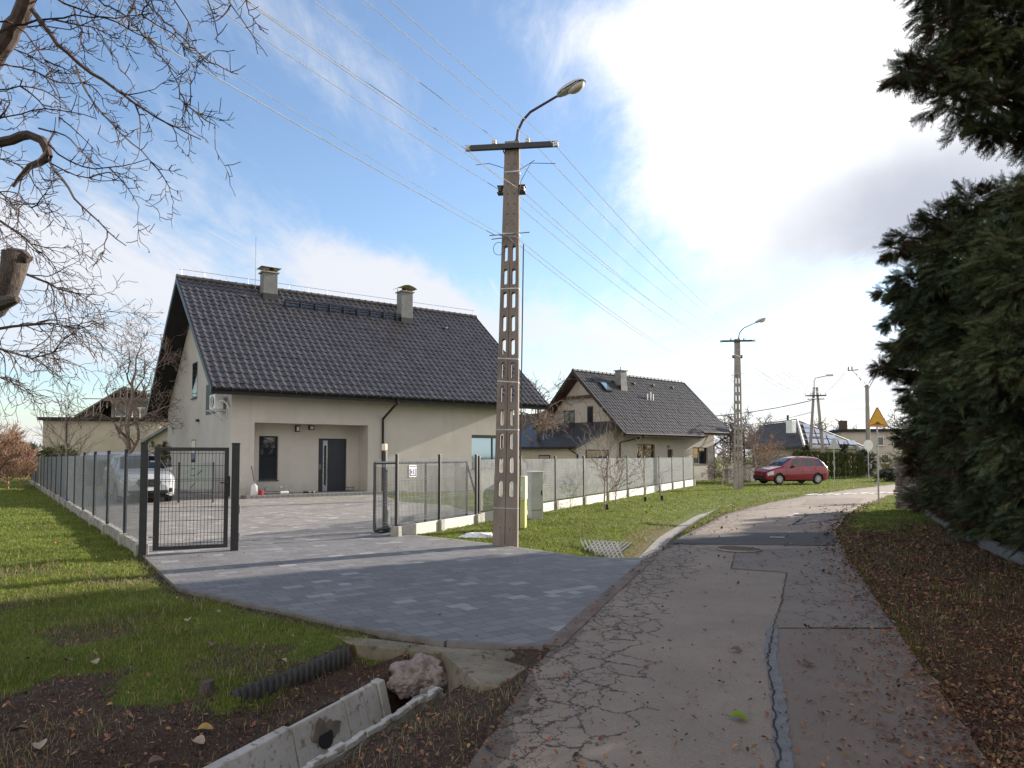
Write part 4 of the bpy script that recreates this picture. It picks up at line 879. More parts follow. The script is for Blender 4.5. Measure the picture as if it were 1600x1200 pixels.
# hip roofed house with solar panels
def hiphouse():
    A = D(1256, 697, 58); B = D(1160, 700, 66); C = D(1352, 699, 69); T = D(1245, 657, 66); T2 = D(1192, 671, 72)
    zf = A.z - .1; t = thing('bungalow', 'low bungalow with dark hipped roof and solar panels behind the clipped hedge', 'house', (A.x, A.y, 0))
    B.z = C.z = A.z; E4 = Vector((B.x + C.x - A.x, B.y + C.y - A.y, A.z)); T2z = T2.copy(); T2z.z = T.z * .97
    rf = MB(); rf.poly([A, B, E4, C, T, T2z, *(p - Vector((0, 0, .18)) for p in (A, B, E4, C))], [[0, 4, 5, 1], [0, 3, 4], [3, 2, 5, 4], [1, 5, 2], [6, 9, 3, 0], [7, 6, 0, 1], [6, 7, 8, 9], [8, 7, 1, 2], [9, 8, 2, 3]])
    ro = rf.build('roof', M['roof_plain'], t, world=True)
    cen = (A + E4) / 2; wl = MB(); wl.extrude([Vector((p.x, p.y, -.3)) + (Vector((cen.x, cen.y, 0)) - Vector((p.x, p.y, 0))).normalized() * 1.0 for p in (A, B, E4, C)][::-1], (0, 0, A.z + .2)); wl.build('wall', M['beige_far'], t, world=True)
    q = MB(); q.tube([A + Vector((0, 0, .06)), T + Vector((0, 0, .06))], .10, 6); q.tube([T + Vector((0, 0, .1)), T2z + Vector((0, 0, .1))], .07, 6); q.tube([T + Vector((0, 0, .06)), C + Vector((0, 0, .06))], .07, 6); q.build('ridge_cap', M['pale_frame'], ro, world=True)
    n = (T - A).cross(C - A).normalized(); n = n if n.z > 0 else -n
    pm = mat('solar_panel', (.20, .24, .33), (.16, .19, .27), 3, .15, metal=.3); e1 = C - A; e2 = T - A
    def cell(u0, u1, v0, v1):
        q = MB(); pts = [A + e1 * u + e2 * v for u, v in ((u0, v0), (u1, v0), (u1, v1), (u0, v1))]
        up = (Vector((0, 0, 1)) - n * n.z).normalized(); 
        q.extrude([p + n * .08 for p in pts], n * .06); f = q.build('solar_panel', pm, ro, world=True)
    for (a, b, r) in ((.06, .20, 0), (.22, .36, 0), (.38, .52, 0), (.54, .68, 0), (.70, .84, 0), (.06, .20, 1), (.22, .36, 1), (.38, .52, 1), (.06, .20, 2), (.22, .34, 2), (.06, .16, 3)): cell(a, b, .06 + r * .2, .23 + r * .2)
    u = MB(); cp = D(1236, 667, 62); u.rbox((cp.x, cp.y, cp.z), (.6, .6, 1.1), .03, rz=R(35)); cc = u.build('chimney', M['white'], ro, world=True)
    u = MB(); cp2 = D(1231, 655, 62); u.cyl((cp2.x, cp2.y, cp2.z - .1), (cp2.x, cp2.y, cp2.z + .35), .1); u.build('flue', M['metal_dark'], cc, world=True)
    return t
hiphouse()
c0 = D(1365, 712, 82); t = thing('flat_roofed_house', 'pale two storey flat-roofed house behind the yellow warning sign', 'house', (c0.x, c0.y, 0), R(-12))
q = MB(); q.bb(-3.4, 5.2, 0, 7, -.3, 4.4); q.build('wall', mat('pink_render', (.47, .42, .37), (.42, .37, .33), .7, .9), t)
q = MB(); q.bb(-3.7, 5.5, -.35, 7.2, 4.4, 4.7); ro = q.build('roof', M['gutter'], t); q = MB(); q.rbox((-2.6, 2.6, 5.2), (.8, .8, 1.2), .03); q.build('chimney', M['brown'], ro)
for x, z in ((.7, 3.3), (2.5, 3.3), (-1.3, 2.0), (1.2, 1.3)): window(t, x - .4, x + .4, z - .5, z + .5, -.15, frame=M['white'], reveal=.1)
# left background block
c0 = D(66, 705, 62); t = thing('flat_roofed_block', 'beige flat-roofed building with a terrace storey on top, far left behind the bare tree', 'house', (c0.x, c0.y, 0), R(10))
q = MB(); q.bb(0, 9.5, 0, 9, -.3, 4.7); q.bb(9.5, 15, -2.5, 9, -.3, 4.1); q.build('wall', M['beige_far'], t)
q = MB(); q.bb(-.35, 9.9, -.35, 9.3, 4.72, 4.98); q.bb(6.5, 12, .2, 9, 4.98, 5.02); ro = q.build('roof', M['gutter'], t)
q = MB(); q.bb(4.6, 11.5, 2.4, 9, 4.98, 6.9); q.build('upper_storey', M['beige_far2'], t)
q = MB(); q.extrude([(2.0, 1.2, 5.2), (6.0, 1.2, 7.9), (10.6, 1.2, 6.5), (10.6, 1.2, 6.35), (6.0, 1.2, 7.7), (2.0, 1.2, 5.0)], (0, 8, 0)); q.bb(4.5, 11.9, .8, 1.2, 6.5, 6.8); q.build('upper_roof', mat('roof_brownish', (.17, .14, .12), (.12, .10, .085), 1, .9), ro)
q = MB()
for x in np.arange(3.0, 10.4, .55): zt = 5.2 + (x - 2) * .675 if x < 6 else 7.9 - (x - 6) * .3; q.bb(x, x + .06, 1.1, 1.2, zt - 1.1 if x < 6 else 6.7, zt)
q.bb(2.6, 10.4, 1.1, 1.2, 6.68, 6.76); q.build('glazing_bars', M['pale_frame'], ro)
q = MB(); q.tube([(7.2, -.2, 5.85), (12.4, -.2, 5.85)], .04, 5)
for x in np.arange(7.2, 12.5, .65): q.tube([(x, -.2, 5.0), (x, -.2, 5.85)], .035, 5)
q.build('terrace_railing', M['white'], t)
q = MB(); q.tube([(1.9, -.08, 4.7), (1.9, -.08, 0)], .06, 6); q.build('downpipe', M['brown'], t)
for x, z in ((5.4, 5.9), (9.0, 5.9)): window(t, x - .45, x + .45, z - .7, z + .7, 2.2, frame=M['white'], reveal=.1)
q = MB()
for x in (10.2, 11.5, 12.8, 14.2): q.tube([(x, -2.55, 0), (x, -2.55, 4.1)], .05, 5)
q.tube([(10, -2.6, 3.2), (14.5, -2.6, 3.2)], .04, 5); q.build('trellis', M['white'], t)
c0 = D(264, 705, 50); t, ro = gable_house('workshop', 'cream workshop with ribbed metal roof tucked behind the near house gable', (c0.x + 3.1, c0.y, 0), R(100), 6.5, 6.5, 2.8, 4.9, .35, M['beige_far'], mat('ribbed_sheet', (.20, .22, .22), (.15, .165, .165), 2, .45, .2, 20), 'workshop')
q = MB(); 
for a in range(14): q.extrude([(-3.5 + a * .52, 3.55, 2.6), (-3.5 + a * .52, 0, 5.0), (-3.5 + a * .52, 0, 5.06), (-3.5 + a * .52, 3.55, 2.66)], (.05, 0, 0))
q.build('standing_seam', M['metal_dark'], ro)
c0 = D(158, 716, 40); t = thing('garden_shed', 'dark shed with wavy grey-blue roof sheet behind the left fence', 'shed', (c0.x, c0.y, 0), R(4))
q = MB(); q.bb(-1.55, 1.75, 0, 2.4, -.1, 1.35); q.build('wall', M['black'], t)
V = []; n = 90
for a in range(n + 1): x = -1.75 + a * 3.75 / n; w = .03 * math.sin(a * 1.2); V += [(x, -.25, 1.42 + w), (x, 2.5, 1.85 + w)]
q = MB(); q.add(V, [[2 * a, 2 * a + 2, 2 * a + 3, 2 * a + 1] for a in range(n)]); q.bb(-1.75, 2.0, -.27, -.24, 1.30, 1.42); q.build('roof', mat('blue_sheet', (.10, .11, .14), (.08, .09, .115), 4, .4), t)
# ================================================================ FENCES, GATES, POLES, CARS
def panel(mb, a, b, z0, z1, pitch=.05, r=.0032, spikes=True, bend=True):
    a = np.array(a[:2], float); b = np.array(b[:2], float); L = np.linalg.norm(b - a); t = (b - a) / L; n = np.array([-t[1], t[0]]); k = int(L / pitch)
    xs = (np.arange(k) + .5) * L / k; rr = r
    base = np.array([[-rr, -rr], [rr, -rr], [rr, rr], [-rr, rr]])
    V = []
    for x in xs:
        c = a + t * x; q = c + base[:, :1] * t + base[:, 1:] * n
        V.append(np.c_[q, np.full(4, z0)]); V.append(np.c_[q, np.full(4, z1 + (.03 if spikes else 0))])
    V = np.concatenate(V); o = (np.arange(k) * 8)[:, None]
    F4 = np.concatenate([o + np.array([i, (i + 1) % 4, 4 + (i + 1) % 4, 4 + i]) for i in range(4)])
    mb.add(V, F4)
    lv = [z0 + .04, z0 + (z1 - z0) * .36, z0 + (z1 - z0) * .68, z1 - .04] if z1 - z0 > .8 else [z0 + .04, z1 - .04]
    for z in lv:
        for dz, dn in ((-.012, .008), (.05, .008)) if bend else ((0, .008),): mb.tube([(*(a + n * dn), z + dz), (*((a + b) / 2 + n * (dn + .012)), z + dz), (*(b + n * dn), z + dz)], rr * 1.15, 4, cap=False)
def post(mb, p, h, w=.06, z0=-.1, rz=0): mb.rbox((p[0], p[1], (h + z0) / 2), (w, w, h - z0), .006, rz=rz); mb.rbox((p[0], p[1], h + .008), (w + .01, w + .01, .02), .004, rz=rz)
def fence(name, label, pts, hz_, base_z, rz, pm=.0032, wm='wire', bm_='concrete_lt', paneltop=None, cat='fence', slabs=True, group=None):
    t = thing(name, label, cat, (pts[0][0], pts[0][1], 0))
    for i, p in enumerate(pts):
        mb = MB(); post(mb, p, hz_(i), rz=rz); mb.build('post', M['metal_dark'], t, world=True)
        mb = MB(); mb.rbox((p[0], p[1], base_z(i) / 2 - .1), (.16, .20, base_z(i) + .22), .01, rz=rz); mb.build('post_footing', M['concrete'], t, world=True)
    for i in range(len(pts) - 1):
        a, b = np.array(pts[i][:2], float), np.array(pts[i + 1][:2], float); u = (b - a) / np.linalg.norm(b - a); bz = base_z(i)
        mb = MB(); panel(mb, a + u * .04, b - u * .04, bz + .05, hz_(i) - .10, r=pm); mb.build('mesh_panel', M[wm], t, world=True)
        if slabs: mb = MB(); c = (a + b) / 2; mb.rbox((c[0], c[1], bz / 2 - .1), (np.linalg.norm(b - a) - .17, .06, bz + .2), .006, rz=math.atan2(u[1], u[0])); mb.build('base_slab', M[bm_], t, world=True)
    return t
M['fence_base'] = mat('fence_base', (.34, .32, .28), (.22, .20, .17), 3, .92, .6, 40, c3=(.13, .11, .085))
gdir = Vector((-.589, .808, 0)); rzl = math.atan2(.808, -.589)
lpts = [(-6.12 - .589 * s, 11.95 + .808 * s) for s in [.12, 1.95] + [4.4 + 2.45 * k for k in range(15)]]
fence('panel_fence', 'anthracite wire panel fence stepping back along the left lawn from the small gate', lpts, lambda i: 1.76 - .01 * i, lambda i: .17 + .02 * (i % 2), rzl, pm=.0019, bm_='fence_base')
rp = [fp(t) for t in (-3.36, -2.7, -2.02)]
rzr = math.atan2(fdir.y, fdir.x)
fence('panel_fence', 'short wire panel fence carrying the number 23 plate, between driveway and lamp pole', [(p.x, p.y) for p in rp], lambda i: 1.66, lambda i: .20, rzr)
rp = [fp(t) for t in np.arange(-2, 9)]
rp[0] = fp(-1.96)
fence('panel_fence', 'long wire panel fence on pale concrete slabs running past the second house', [(p.x, p.y) for p in rp], lambda i: 1.62, lambda i: .22 + .01 * i, rzr, pm=.0054, wm='wire_lt')
# sliding gate
off = Vector((-fdir.y, fdir.x, 0)) * .30
t = thing('sliding_gate', 'open sliding wire gate parked behind the number 23 fence, with a diagonal brace', 'gate', fp(-3.5) + off)
a, b = fp(-3.5) + off, fp(-1.70) + off; q = MB()
for z in (.14, 1.50): q.tube([(a.x, a.y, z), (b.x, b.y, z)] if z < 1 else [(a.x, a.y, z), (*(fp(-2.0) + off).xy, z)], .03, 4)
for s in (-3.5, -2.75, -2.0): p = fp(s) + off; q.tube([(p.x, p.y, .14), (p.x, p.y, 1.5)], .028, 4)
p = fp(-2.0) + off; q.tube([(p.x, p.y, 1.45), (b.x, b.y, .16)], .03, 4); q.build('frame', M['metal_dark'], t, world=True)
q = MB(); panel(q, fp(-3.48) + off, fp(-2.76) + off, .17, 1.47, spikes=False); panel(q, fp(-2.74) + off, fp(-2.02) + off, .17, 1.47, spikes=False); q.build('mesh_panel', M['wire'], t, world=True)
q = MB(); bx = fp(-2.25) + off * .7; q.rbox((bx.x, bx.y, .12), (.5, .12, .10), .01, rz=rzr); q.build('roller_block', M['black'], t, world=True)
gp = Vector((*g2(601, 832), 0)); t = thing('gate_post', 'tall dark gate post with an orange and white warning lamp on top', 'gate post', gp, rzr)
q = MB(); post(q, (0, 0), 1.72, .08); q.build('post', M['metal_dark'], t)
q = MB(); q.rbox((0.0, .02, 1.83), (.10, .10, .15), .02); q.build('warning_lamp', mat('amber_lamp', (.75, .55, .36), (.7, .62, .5), 3, .25), t)
q = MB(); q.rbox((-.0, -.10, .10), (.22, .14, .14), .02); q.cyl((-.12, -.1, .12), (-.12, -.1, .24), .025); q.tube([(-.2, -.15, .03), (-.2, .1, .03), (-.2, .1, .18)], .018, 6); q.build('guide_roller', M['black'], t)
q = MB(); q.rbox((.14, .06, .30), (.14, .10, .40), .02); q.build('gate_motor', M['grey_box'], t)
# number plate
pt = fp(-3.12) + Vector((fdir.y, -fdir.x, 0)) * .035; c_ = G(645, 736); s_t = -3.36 + .66 * .30
pa = fp(s_t); nz_ = Vector((fdir.y, -fdir.x, 0)); r_ = ray(645, 736); tt = (pa + nz_ * .03 - Vector((0, 0, EYE))).dot(nz_) / r_.dot(nz_); pc = Vector((0, 0, EYE)) + r_ * tt
t = thing('house_number_plate', 'blue and white house number plate reading 23 on the wire fence', 'number plate', pc, rzr)
q = MB(); q.rbox((0, 0, 0), (.27, .006, .25), .002); q.build('plate', M['white'], t)
q = MB(); q.bb(-.12, .12, -.006, -.0035, -.11, .055); q.bb(-.12, .12, -.006, -.0035, .085, .11); q.build('blue_field', mat('plate_blue', (.025, .035, .13), (.02, .03, .11), 5, .4), t)
q = text_mesh('23', .17, .0015); q.xf(Matrix.Translation((0, -.009, -.028)) @ Matrix.Rotation(R(90), 4, 'X')); q.build('numerals', M['white'], t)
# pedestrian gate
A = Vector((-6.12, 11.95, 0)); B = Vector((*g2(366, 861), 0)); gd = (B - A).normalized(); rzg = math.atan2(gd.y, gd.x); W = (B - A).length
t = thing('pedestrian_gate', 'closed anthracite wire garden gate between two square posts at the driveway corner', 'gate', A, rzg)
for x, w in ((0, .11), (W, .13)):
    q = MB(); q.rbox((x, 0, .88), (w, w, 1.94), .008); q.rbox((x, 0, 1.86), (w + .015, w + .015, .02), .004); q.build('post', M['metal_dark'], t)
x0, x1 = .15, W - .11; fr = MB()
fr.rbox((x0 + .045, 0, .93), (.09, .06, 1.72), .006); fr.rbox((x1 - .035, 0, .93), (.07, .06, 1.72), .006); fr.rbox(((x0 + x1) / 2, 0, 1.76), (x1 - x0 - .1, .055, .06), .006); fr.rbox(((x0 + x1) / 2, 0, .10), (x1 - x0 - .1, .055, .06), .006); fr.build('frame', M['metal_dark'], t)
q = MB(); panel(q, (x0 + .09, 0), (x1 - .07, 0), .13, 1.73, pitch=.055, r=.0035, spikes=False, bend=False)
for z in (.33, .55, .78, 1.02, 1.25, 1.48): q.tube([(x0 + .09, .008, z), (x1 - .07, .008, z)], .004, 4)
q.build('mesh_infill', M['metal_dark'], t)
q = MB(); q.rbox((x1 - .02, -.045, 1.12), (.09, .03, .36), .006); q.build('lock_case', M['black'], t)
q = MB(); q.tube([(x1 - .02, -.06, 1.18), (x1 - .02, -.11, 1.18), (x1 - .14, -.115, 1.19)], .012, 8); q.tube([(x1 - .02, -.06, 1.04), (x1 - .02, -.075, 1.04)], .014, 8); q.build('handle', M['black'], t)
q = MB()
for z in (1.55, .30): q = MB(); q.cyl((.085, -.02, z), (.16, -.02, z), .018); q.build('hinge', M['steel'], t)
q = MB(); q.rbox((W + .075, 0, .24), (.03, .10, .14), .01); q.rbox((W + .075, 0, .72), (.03, .08, .14), .01); q.rbox((W + .07, 0, 1.22), (.03, .06, .06), .01); q.build('stop_bracket', M['steel'], t)
# slatted screen panel by the gable
c0 = D(307, 745, 25.2); t = thing('garden_screen', 'grey-green slatted steel screen panel standing beside the white car', 'screen', (c0.x, c0.y, 0), R(4))
q = MB(); zt = D(307, 722, 25.2).z; zb = D(307, 764, 25.2).z; w = 50 / 1120 * 25.2; hs = (zt - zb) / 4
for k in range(4): q.bb(-w / 2, w / 2, -.02, .02, zb + k * hs + .012, zb + (k + 1) * hs - .012)
q.build('slat_panel', mat('screen_grey', (.27, .30, .28), (.24, .27, .25), 2, .5), t); q = MB()
q.box((.12, -.026, zb + 2.5 * hs), (.02, .01, hs * 1.1), M=Matrix.Rotation(R(45), 3, 'Y')); q.box((-.12, -.026, zb + .5 * hs), (.02, .01, hs * 1.1), M=Matrix.Rotation(R(45), 3, 'Y')); q.bb(-w / 2 - .06, -w / 2, -.03, .03, -.05, zt); q.bb(w / 2, w / 2 + .04, -.03, .03, -.05, zt); q.build('posts', M['metal_dark'], t)
q = MB(); panel(q, (-w / 2, 0), (w / 2, 0), .1, zb - .05, spikes=False); q.build('mesh_infill', M['metal_dark'], t)
# ---------------------------------------------------------------- cabinets
def cabinet(name, label, px0, px1, pyt, pyb, Y, depth, rz, parts):
    p0, p1 = D(px0, pyb, Y), D(px1, pyb, Y); zt = D(px0, pyt, Y).z; c = (p0 + p1) / 2; w = (p1.x - p0.x)
    t = thing(name, label, 'utility box', (c.x, c.y + depth / 2, 0), rz); parts(t, w, depth, zt); return t
def yb(t, w, d, h):
    q = MB(); q.rbox((0, 0, h * .27), (w * .9, d * .85, h * .56), .01); q.build('pedestal', M['yellow_box'], t)
    q = MB(); q.rbox((0, 0, h * .77), (w, d, h * .46), .015); b = q.build('meter_box', mat('box_top', (.55, .58, .42), (.50, .53, .38), 3, .5), t)
    q = MB()
    for z in (h * .57, h * .96): 
        for k in range(5): q.bb(-w * .3 + k * w * .13, -w * .3 + k * w * .13 + .012, -d / 2 - .004, -d / 2 + .001, z, z + .022)
    q.build('vent_holes', M['black'], b)
    q = MB(); q.bb(w * .1, w * .25, -d / 2 - .004, -d / 2 + .001, h * .72, h * .80); q.build('sticker', M['white'], b)
cabinet('gas_meter_cabinet', 'lime yellow utility cabinet with pale meter box on top, right behind the lamp pole', 803, 823, 744, 814, 16.4, .28, R(-12), yb)
def gb(t, w, d, h):
    q = MB(); q.rbox((0, 0, h * .58), (w, d, h * .84), .012); b = q.build('cabinet_body', M['grey_box'], t); q = MB(); q.rbox((0, 0, h * .07), (w * .94, d * .94, h * .22), .01); q.build('base', M['grey_box'], t)
    q = MB(); q.rbox((0, 0, h + .01), (w + .02, d + .03, .035), .01); q.build('cap', M['white'], b); q = MB(); q.bb(w * .30, w * .38, -d / 2 - .012, -d / 2, h * .5, h * .6); q.build('lock', M['black'], b)
    q = MB(); q.bb(-w / 2 + .02, w / 2 - .02, -d / 2 - .002, -d / 2 + .001, h * .175, h * .182); q.build('seam', M['black'], b)
cabinet('electric_cabinet', 'tall grey-white electrical cabinet leaning slightly beside the yellow utility cabinet', 826, 847, 738, 804, 19.0, .30, R(20), gb)
# ---------------------------------------------------------------- concrete poles
def make_pole(name, label, H=7.54, wb=.46, wt=.27, mc=None, lamp=True):
    mc = mc or M['pole']; t = thing(name, label, 'utility pole', (0, 0, 0)); dep = lambda z: .17 - .03 * z / H
    wd = lambda z: wb + (wt - wb) * z / H
    def xfm(V): V = np.array(V, float); z = V[:, 2]; V[:, 0] *= wd(z) / 2; V[:, 1] *= dep(z) / 2; return V
    mb = MB(); lo = .84; hi = 5.64; edges = [lo + (hi - lo) * k / 11 for k in range(12)]
    def block(x0, x1, z0, z1): 
        V = [(x0, -1, z0), (x1, -1, z0), (x1, 1, z0), (x0, 1, z0), (x0, -1, z1), (x1, -1, z1), (x1, 1, z1), (x0, 1, z1)]
        mb.add(xfm(V), [[0, 1, 5, 4], [1, 2, 6, 5], [2, 3, 7, 6], [3, 0, 4, 7]] + ([[4, 5, 6, 7]] if z1 >= H - .01 else []))
    block(-1, 1, -.6, lo); block(-1, 1, hi, H)
    for k in range(11):
        z0, z1 = edges[k], edges[k + 1]
        if k == 6: z1_ = z1
        for sx in (-1, 1):
            xa, xb = sorted((0, sx * 1.0)); cx = sx * .46; hw = .20; rz = hw * wd(z0) / 2; za, zb = z0 + .07, z1 - .07
            inner = []
            for q_ in range(9): a = math.pi * q_ / 8; inner.append((cx + hw * math.cos(a), zb - rz + rz * math.sin(a)))
            for q_ in range(9): a = math.pi + math.pi * q_ / 8; inner.append((cx + hw * math.cos(a), za + rz + rz * math.sin(a)))
            outer = []
            for (x, z) in inner:
                zc = (z0 + z1) / 2; 
                outer.append((x, z))
            n = len(inner); O = []
            for i_, (x, z) in enumerate(inner):
                if i_ == 0: O.append((xb, z0 + (z1 - z0) * .8))
                elif i_ < 3: O.append((xb, z1))
                elif i_ < 6: O.append((xa + (xb - xa) * (.75 - .25 * (i_ - 3)), z1))
                elif i_ < 8: O.append((xa, z1))
                elif i_ == 8: O.append((xa, z0 + (z1 - z0) * .8))
                elif i_ == 9: O.append((xa, z0 + (z1 - z0) * .2))
                elif i_ < 12: O.append((xa, z0))
                elif i_ < 15: O.append((xa + (xb - xa) * (.25 + .25 * (i_ - 12)), z0))
                elif i_ < 17: O.append((xb, z0))
                else: O.append((xb, z0 + (z1 - z0) * .2))
            for yy in (-1, 1):
                V = [(x, yy, z) for x, z in O] + [(x, yy, z) for x, z in inner]
                fs = [[i_, (i_ + 1) % n, n + (i_ + 1) % n, n + i_] for i_ in range(n)]
                mb.add(xfm(V), fs if yy > 0 else [f[::-1] for f in fs])
            V = [(x, -1, z) for x, z in inner] + [(x, 1, z) for x, z in inner]; mb.add(xfm(V), [[i_, (i_ + 1) % n, n + (i_ + 1) % n, n + i_] for i_ in range(n)])
            xo = sx; V = [(xo, -1, z0), (xo, 1, z0), (xo, 1, z1), (xo, -1, z1)]; mb.add(xfm(V), [[0, 1, 2, 3]])
    mb.build('shaft', mc, t)
    g = MB(); V = xfm([(-.03, -1.015, .05), (.03, -1.015, .05), (.03, -1.015, H - 2.3), (-.03, -1.015, H - 2.3)]); g.add(V, [[0, 1, 2, 3]]); g.build('groove', M['rust'], t)
    h = MB()
    for z in [.35, 3.17] + list(np.arange(H - 1.95, H - .2, .19)):
        for sx in (-.42, .42):
            x = sx * wd(z) / 2; y = -dep(z) / 2 - .002; h.cyl((x, y + .002, z), (x, y - .001, z), .012, n=8)
    h.build('bolt_holes', M['black'], t)
    bd = MB()
    for z in (.70, 2.135, 3.02, 3.445, 4.75, 6.95, 5.78):
        w, d = wd(z) / 2 + .004, dep(z) / 2 + .004; tl = RNG.normal(0, .008)
        bd.extrude([(-w, -d, z - tl), (w, -d, z + tl), (w, d, z + tl), (-w, d, z - tl)], (0, 0, .022))
    bd.build('steel_band', M['steel'], t)
    zc = H - .12; q = MB(); q.bb(-.78, .78, -dep(H) / 2 - .085, -dep(H) / 2 - .005, zc - .045, zc + .045); q.tube([(-.16, -.14, zc - .06), (-.16, .12, zc - .06)], .012, 6); ar = q.build('crossarm', M['metal_dark'], t)
    ins = []
    def insulator(x, y, z, m=M['porcelain'], up=True):
        q = MB(); pr = [(.03, 0), (.045, .01), (.045, .035), (.028, .045), (.042, .055), (.042, .08), (.025, .095), (.0, .10)]
        q.tube([(x, y, z + k[1]) for k in pr], [max(k[0], .002) for k in pr], 12); ins.append(q.build('insulator', m, t))
    yy = -dep(H) / 2 - .045
    for x in (-.33, .30): insulator(x, yy, zc + .045)
    for x in (-.83, .83): insulator(x, yy, zc - .05)
    q = MB()
    for x in (-.83, .83): q.bb(x - .05, x + .05, yy - .01, yy + .01, zc - .06, zc - .045); q.bb(x - .05, x + .05, yy - .01, yy + .01, zc + .05, zc + .065)
    q.build('insulator_clevis', M['steel'], ar)
    for sx in (-1, 1):
        for dz in (0, .0): pass
        x = sx * (wd(H - .9) / 2 + .06); insulator(x, -.05, H - .95, M['porcelain_br']); insulator(x, .06, H - .95, M['porcelain'])
    q = MB()
    for sx in (-1, 1): x = sx * (wd(H - .9) / 2); q.bb(min(x, x + sx * .12), max(x, x + sx * .12), -.07, .08, H - .975, H - .955); q.bb(min(x, x + sx * .12), max(x, x + sx * .12), -.07, .08, H - .85, H - .83)
    q.build('side_bracket', M['black'], t)
    q = MB(); q.tube([(-.38, -.15, H - 1.80), (.38, -.15, H - 1.76)], .010, 6); q.tube([(-.34, -.15, H - 1.87), (.10, -.15, H - 1.83)], .010, 6); q.tube([(-.2, -.16, H - 1.8), (.0, -.17, H - 1.85), (.08, -.16, H - 1.95)], .008, 5)
    q.tube([(-.2 + .10 * math.cos(a), -.15, H - 2.05 + .12 * math.sin(a)) for a in np.linspace(.5, 6.2, 14)], .006, 4); q.build('telecom_bracket', M['steel'], t)
    if lamp:
        q = MB(); X = Vector((math.cos(R(-12)), math.sin(R(-12)), 0)); b0 = Vector((.08, .02, H - .45))
        pts = [b0, b0 + Vector((0, 0, .50)), b0 + Vector((0, 0, .68)) + X * .02, b0 + Vector((0, 0, .86)) + X * .11, b0 + Vector((0, 0, 1.0)) + X * .26, b0 + Vector((0, 0, 1.20)) + X * .74, b0 + Vector((0, 0, 1.22)) + X * .80]
        q.tube(pts, [.032, .032, .028, .026, .024, .022, .022], 10); q.cyl(b0, b0 + Vector((0, 0, .5)), .045); la = q.build('lamp_arm', M['purple'], t)
        tip = pts[-1]; dl = (X * .93 + Vector((0, 0, .36))).normalized(); sdv = Vector((-X.y, X.x, 0)); upv = sdv.cross(dl) * -1
        upv = dl.cross(sdv); 
        def ell(l0, l1, wv, hv0, hv1, n=12, m=20):
            V = []
            for a in range(n + 1):
                f = a / n; s_ = (math.sin(math.pi * min(1, max(0, f)))) ** .38 if 0 < f < 1 else .03; x = l0 + (l1 - l0) * f
                for b in range(m): th = 2 * math.pi * b / m; cy, sz = math.cos(th), math.sin(th); cy = math.copysign(abs(cy) ** .7, cy); sz = math.copysign(abs(sz) ** .7, sz); V.append(tip + dl * x + sdv * (cy * wv * s_ * (.75 + .25 * f)) + upv * ((hv1 if sz > 0 else hv0) * sz * s_))
            return V, [[a * m + b, a * m + (b + 1) % m, (a + 1) * m + (b + 1) % m, (a + 1) * m + b] for a in range(n) for b in range(m)]
        q = MB(); V, fs = ell(-.04, .54, .125, .045, .10); q.add([tuple(v) for v in V], fs); lh = q.build('lamp_housing', M['lamp_body'], la, smooth=True)
        q = MB(); V, fs = ell(.17, .52, .108, .12, .02); q.add([tuple(v) for v in V], fs); q.build('lamp_diffuser', M['lamp_glass'], lh, smooth=True)
        q = MB(); q.tube([tuple(tip + dl * x + sdv * y + upv * .0) for x, y in ((-.0, .05), (.1, .115), (.4, .128), (.53, .06), (.55, 0), (.53, -.06), (.4, -.128), (.1, -.115), (0, -.05))], .008, 5); q.build('lamp_rim', M['black'], lh)
    return t
p1 = make_pole('lamp_pole', 'nearest slotted concrete lamp pole, brownish, standing at the corner of the block-paved driveway')
p1.location = (-.12, 13.23, -.02); p1.rotation_euler = (0, R(1.0), R(-9)); tag(p1, group='slotted concrete lamp poles along the road')
p2 = copy_tree(p1); p2.location = (11.34, 36.0, 0); p2.rotation_euler = (0, R(.3), R(-9)); p2['label'] = 'second slotted concrete lamp pole, standing on the lawn left of the red car'
for ch in bpy.data.objects:
    if ch.parent == p2 and ch.name.startswith('shaft'): ch.data = ch.data.copy(); ch.data.materials[0] = M['pole_lt']
def wp(root, x, y, z): return root.location + root.rotation_euler.to_matrix() @ Vector((x, y, z))
# A-frame pole
c3_ = D(1276, 712, 55); t3 = thing('twin_leg_pole', 'distant A-shaped concrete pole with street lamp above the clipped hedge', 'utility pole', (c3_.x, c3_.y, 0), R(-14)); q = MB()
H3 = 6.9
for sx in (-1, 1): q.tube([(sx * .62, 0, -.2), (sx * .10, 0, H3)], [.16, .09], 6)
q.bb(-.38, .38, -.05, .05, 3.0, 3.12); q.build('shaft', M['pole_lt'], t3); q = MB(); q.bb(-.75, .75, -.16, -.08, H3 - .7, H3 - .6); q.bb(-.6, .6, -.16, -.08, H3 - .95, H3 - .88); q.build('crossarm', M['metal_dark'], t3)
for k, x in enumerate((-.72, -.35, .35, .72)): q = MB(); q.cyl((x, -.12, H3 - .6), (x, -.12, H3 - .48), .05); q.build('insulator', M['porcelain'], t3)
q = MB(); q.tube([(-.08, 0, H3 - .3), (-.08, 0, H3 + .5), (.02, -.02, H3 + .72), (.8, -.1, H3 + .86)], .035, 6); la = q.build('lamp_arm', M['steel'], t3); q = MB(); q.rbox((1.02, -.12, H3 + .9), (.52, .2, .14), .05); q.build('lamp_housing', M['lamp_body'], la)
q = MB(); q.tube([(.38 + .28 * math.cos(a), -.2, 3.9 + .28 * math.sin(a)) for a in np.linspace(0, 6.28, 18)], .03, 5); q.build('cable_coil', M['cable_dk'], t3)
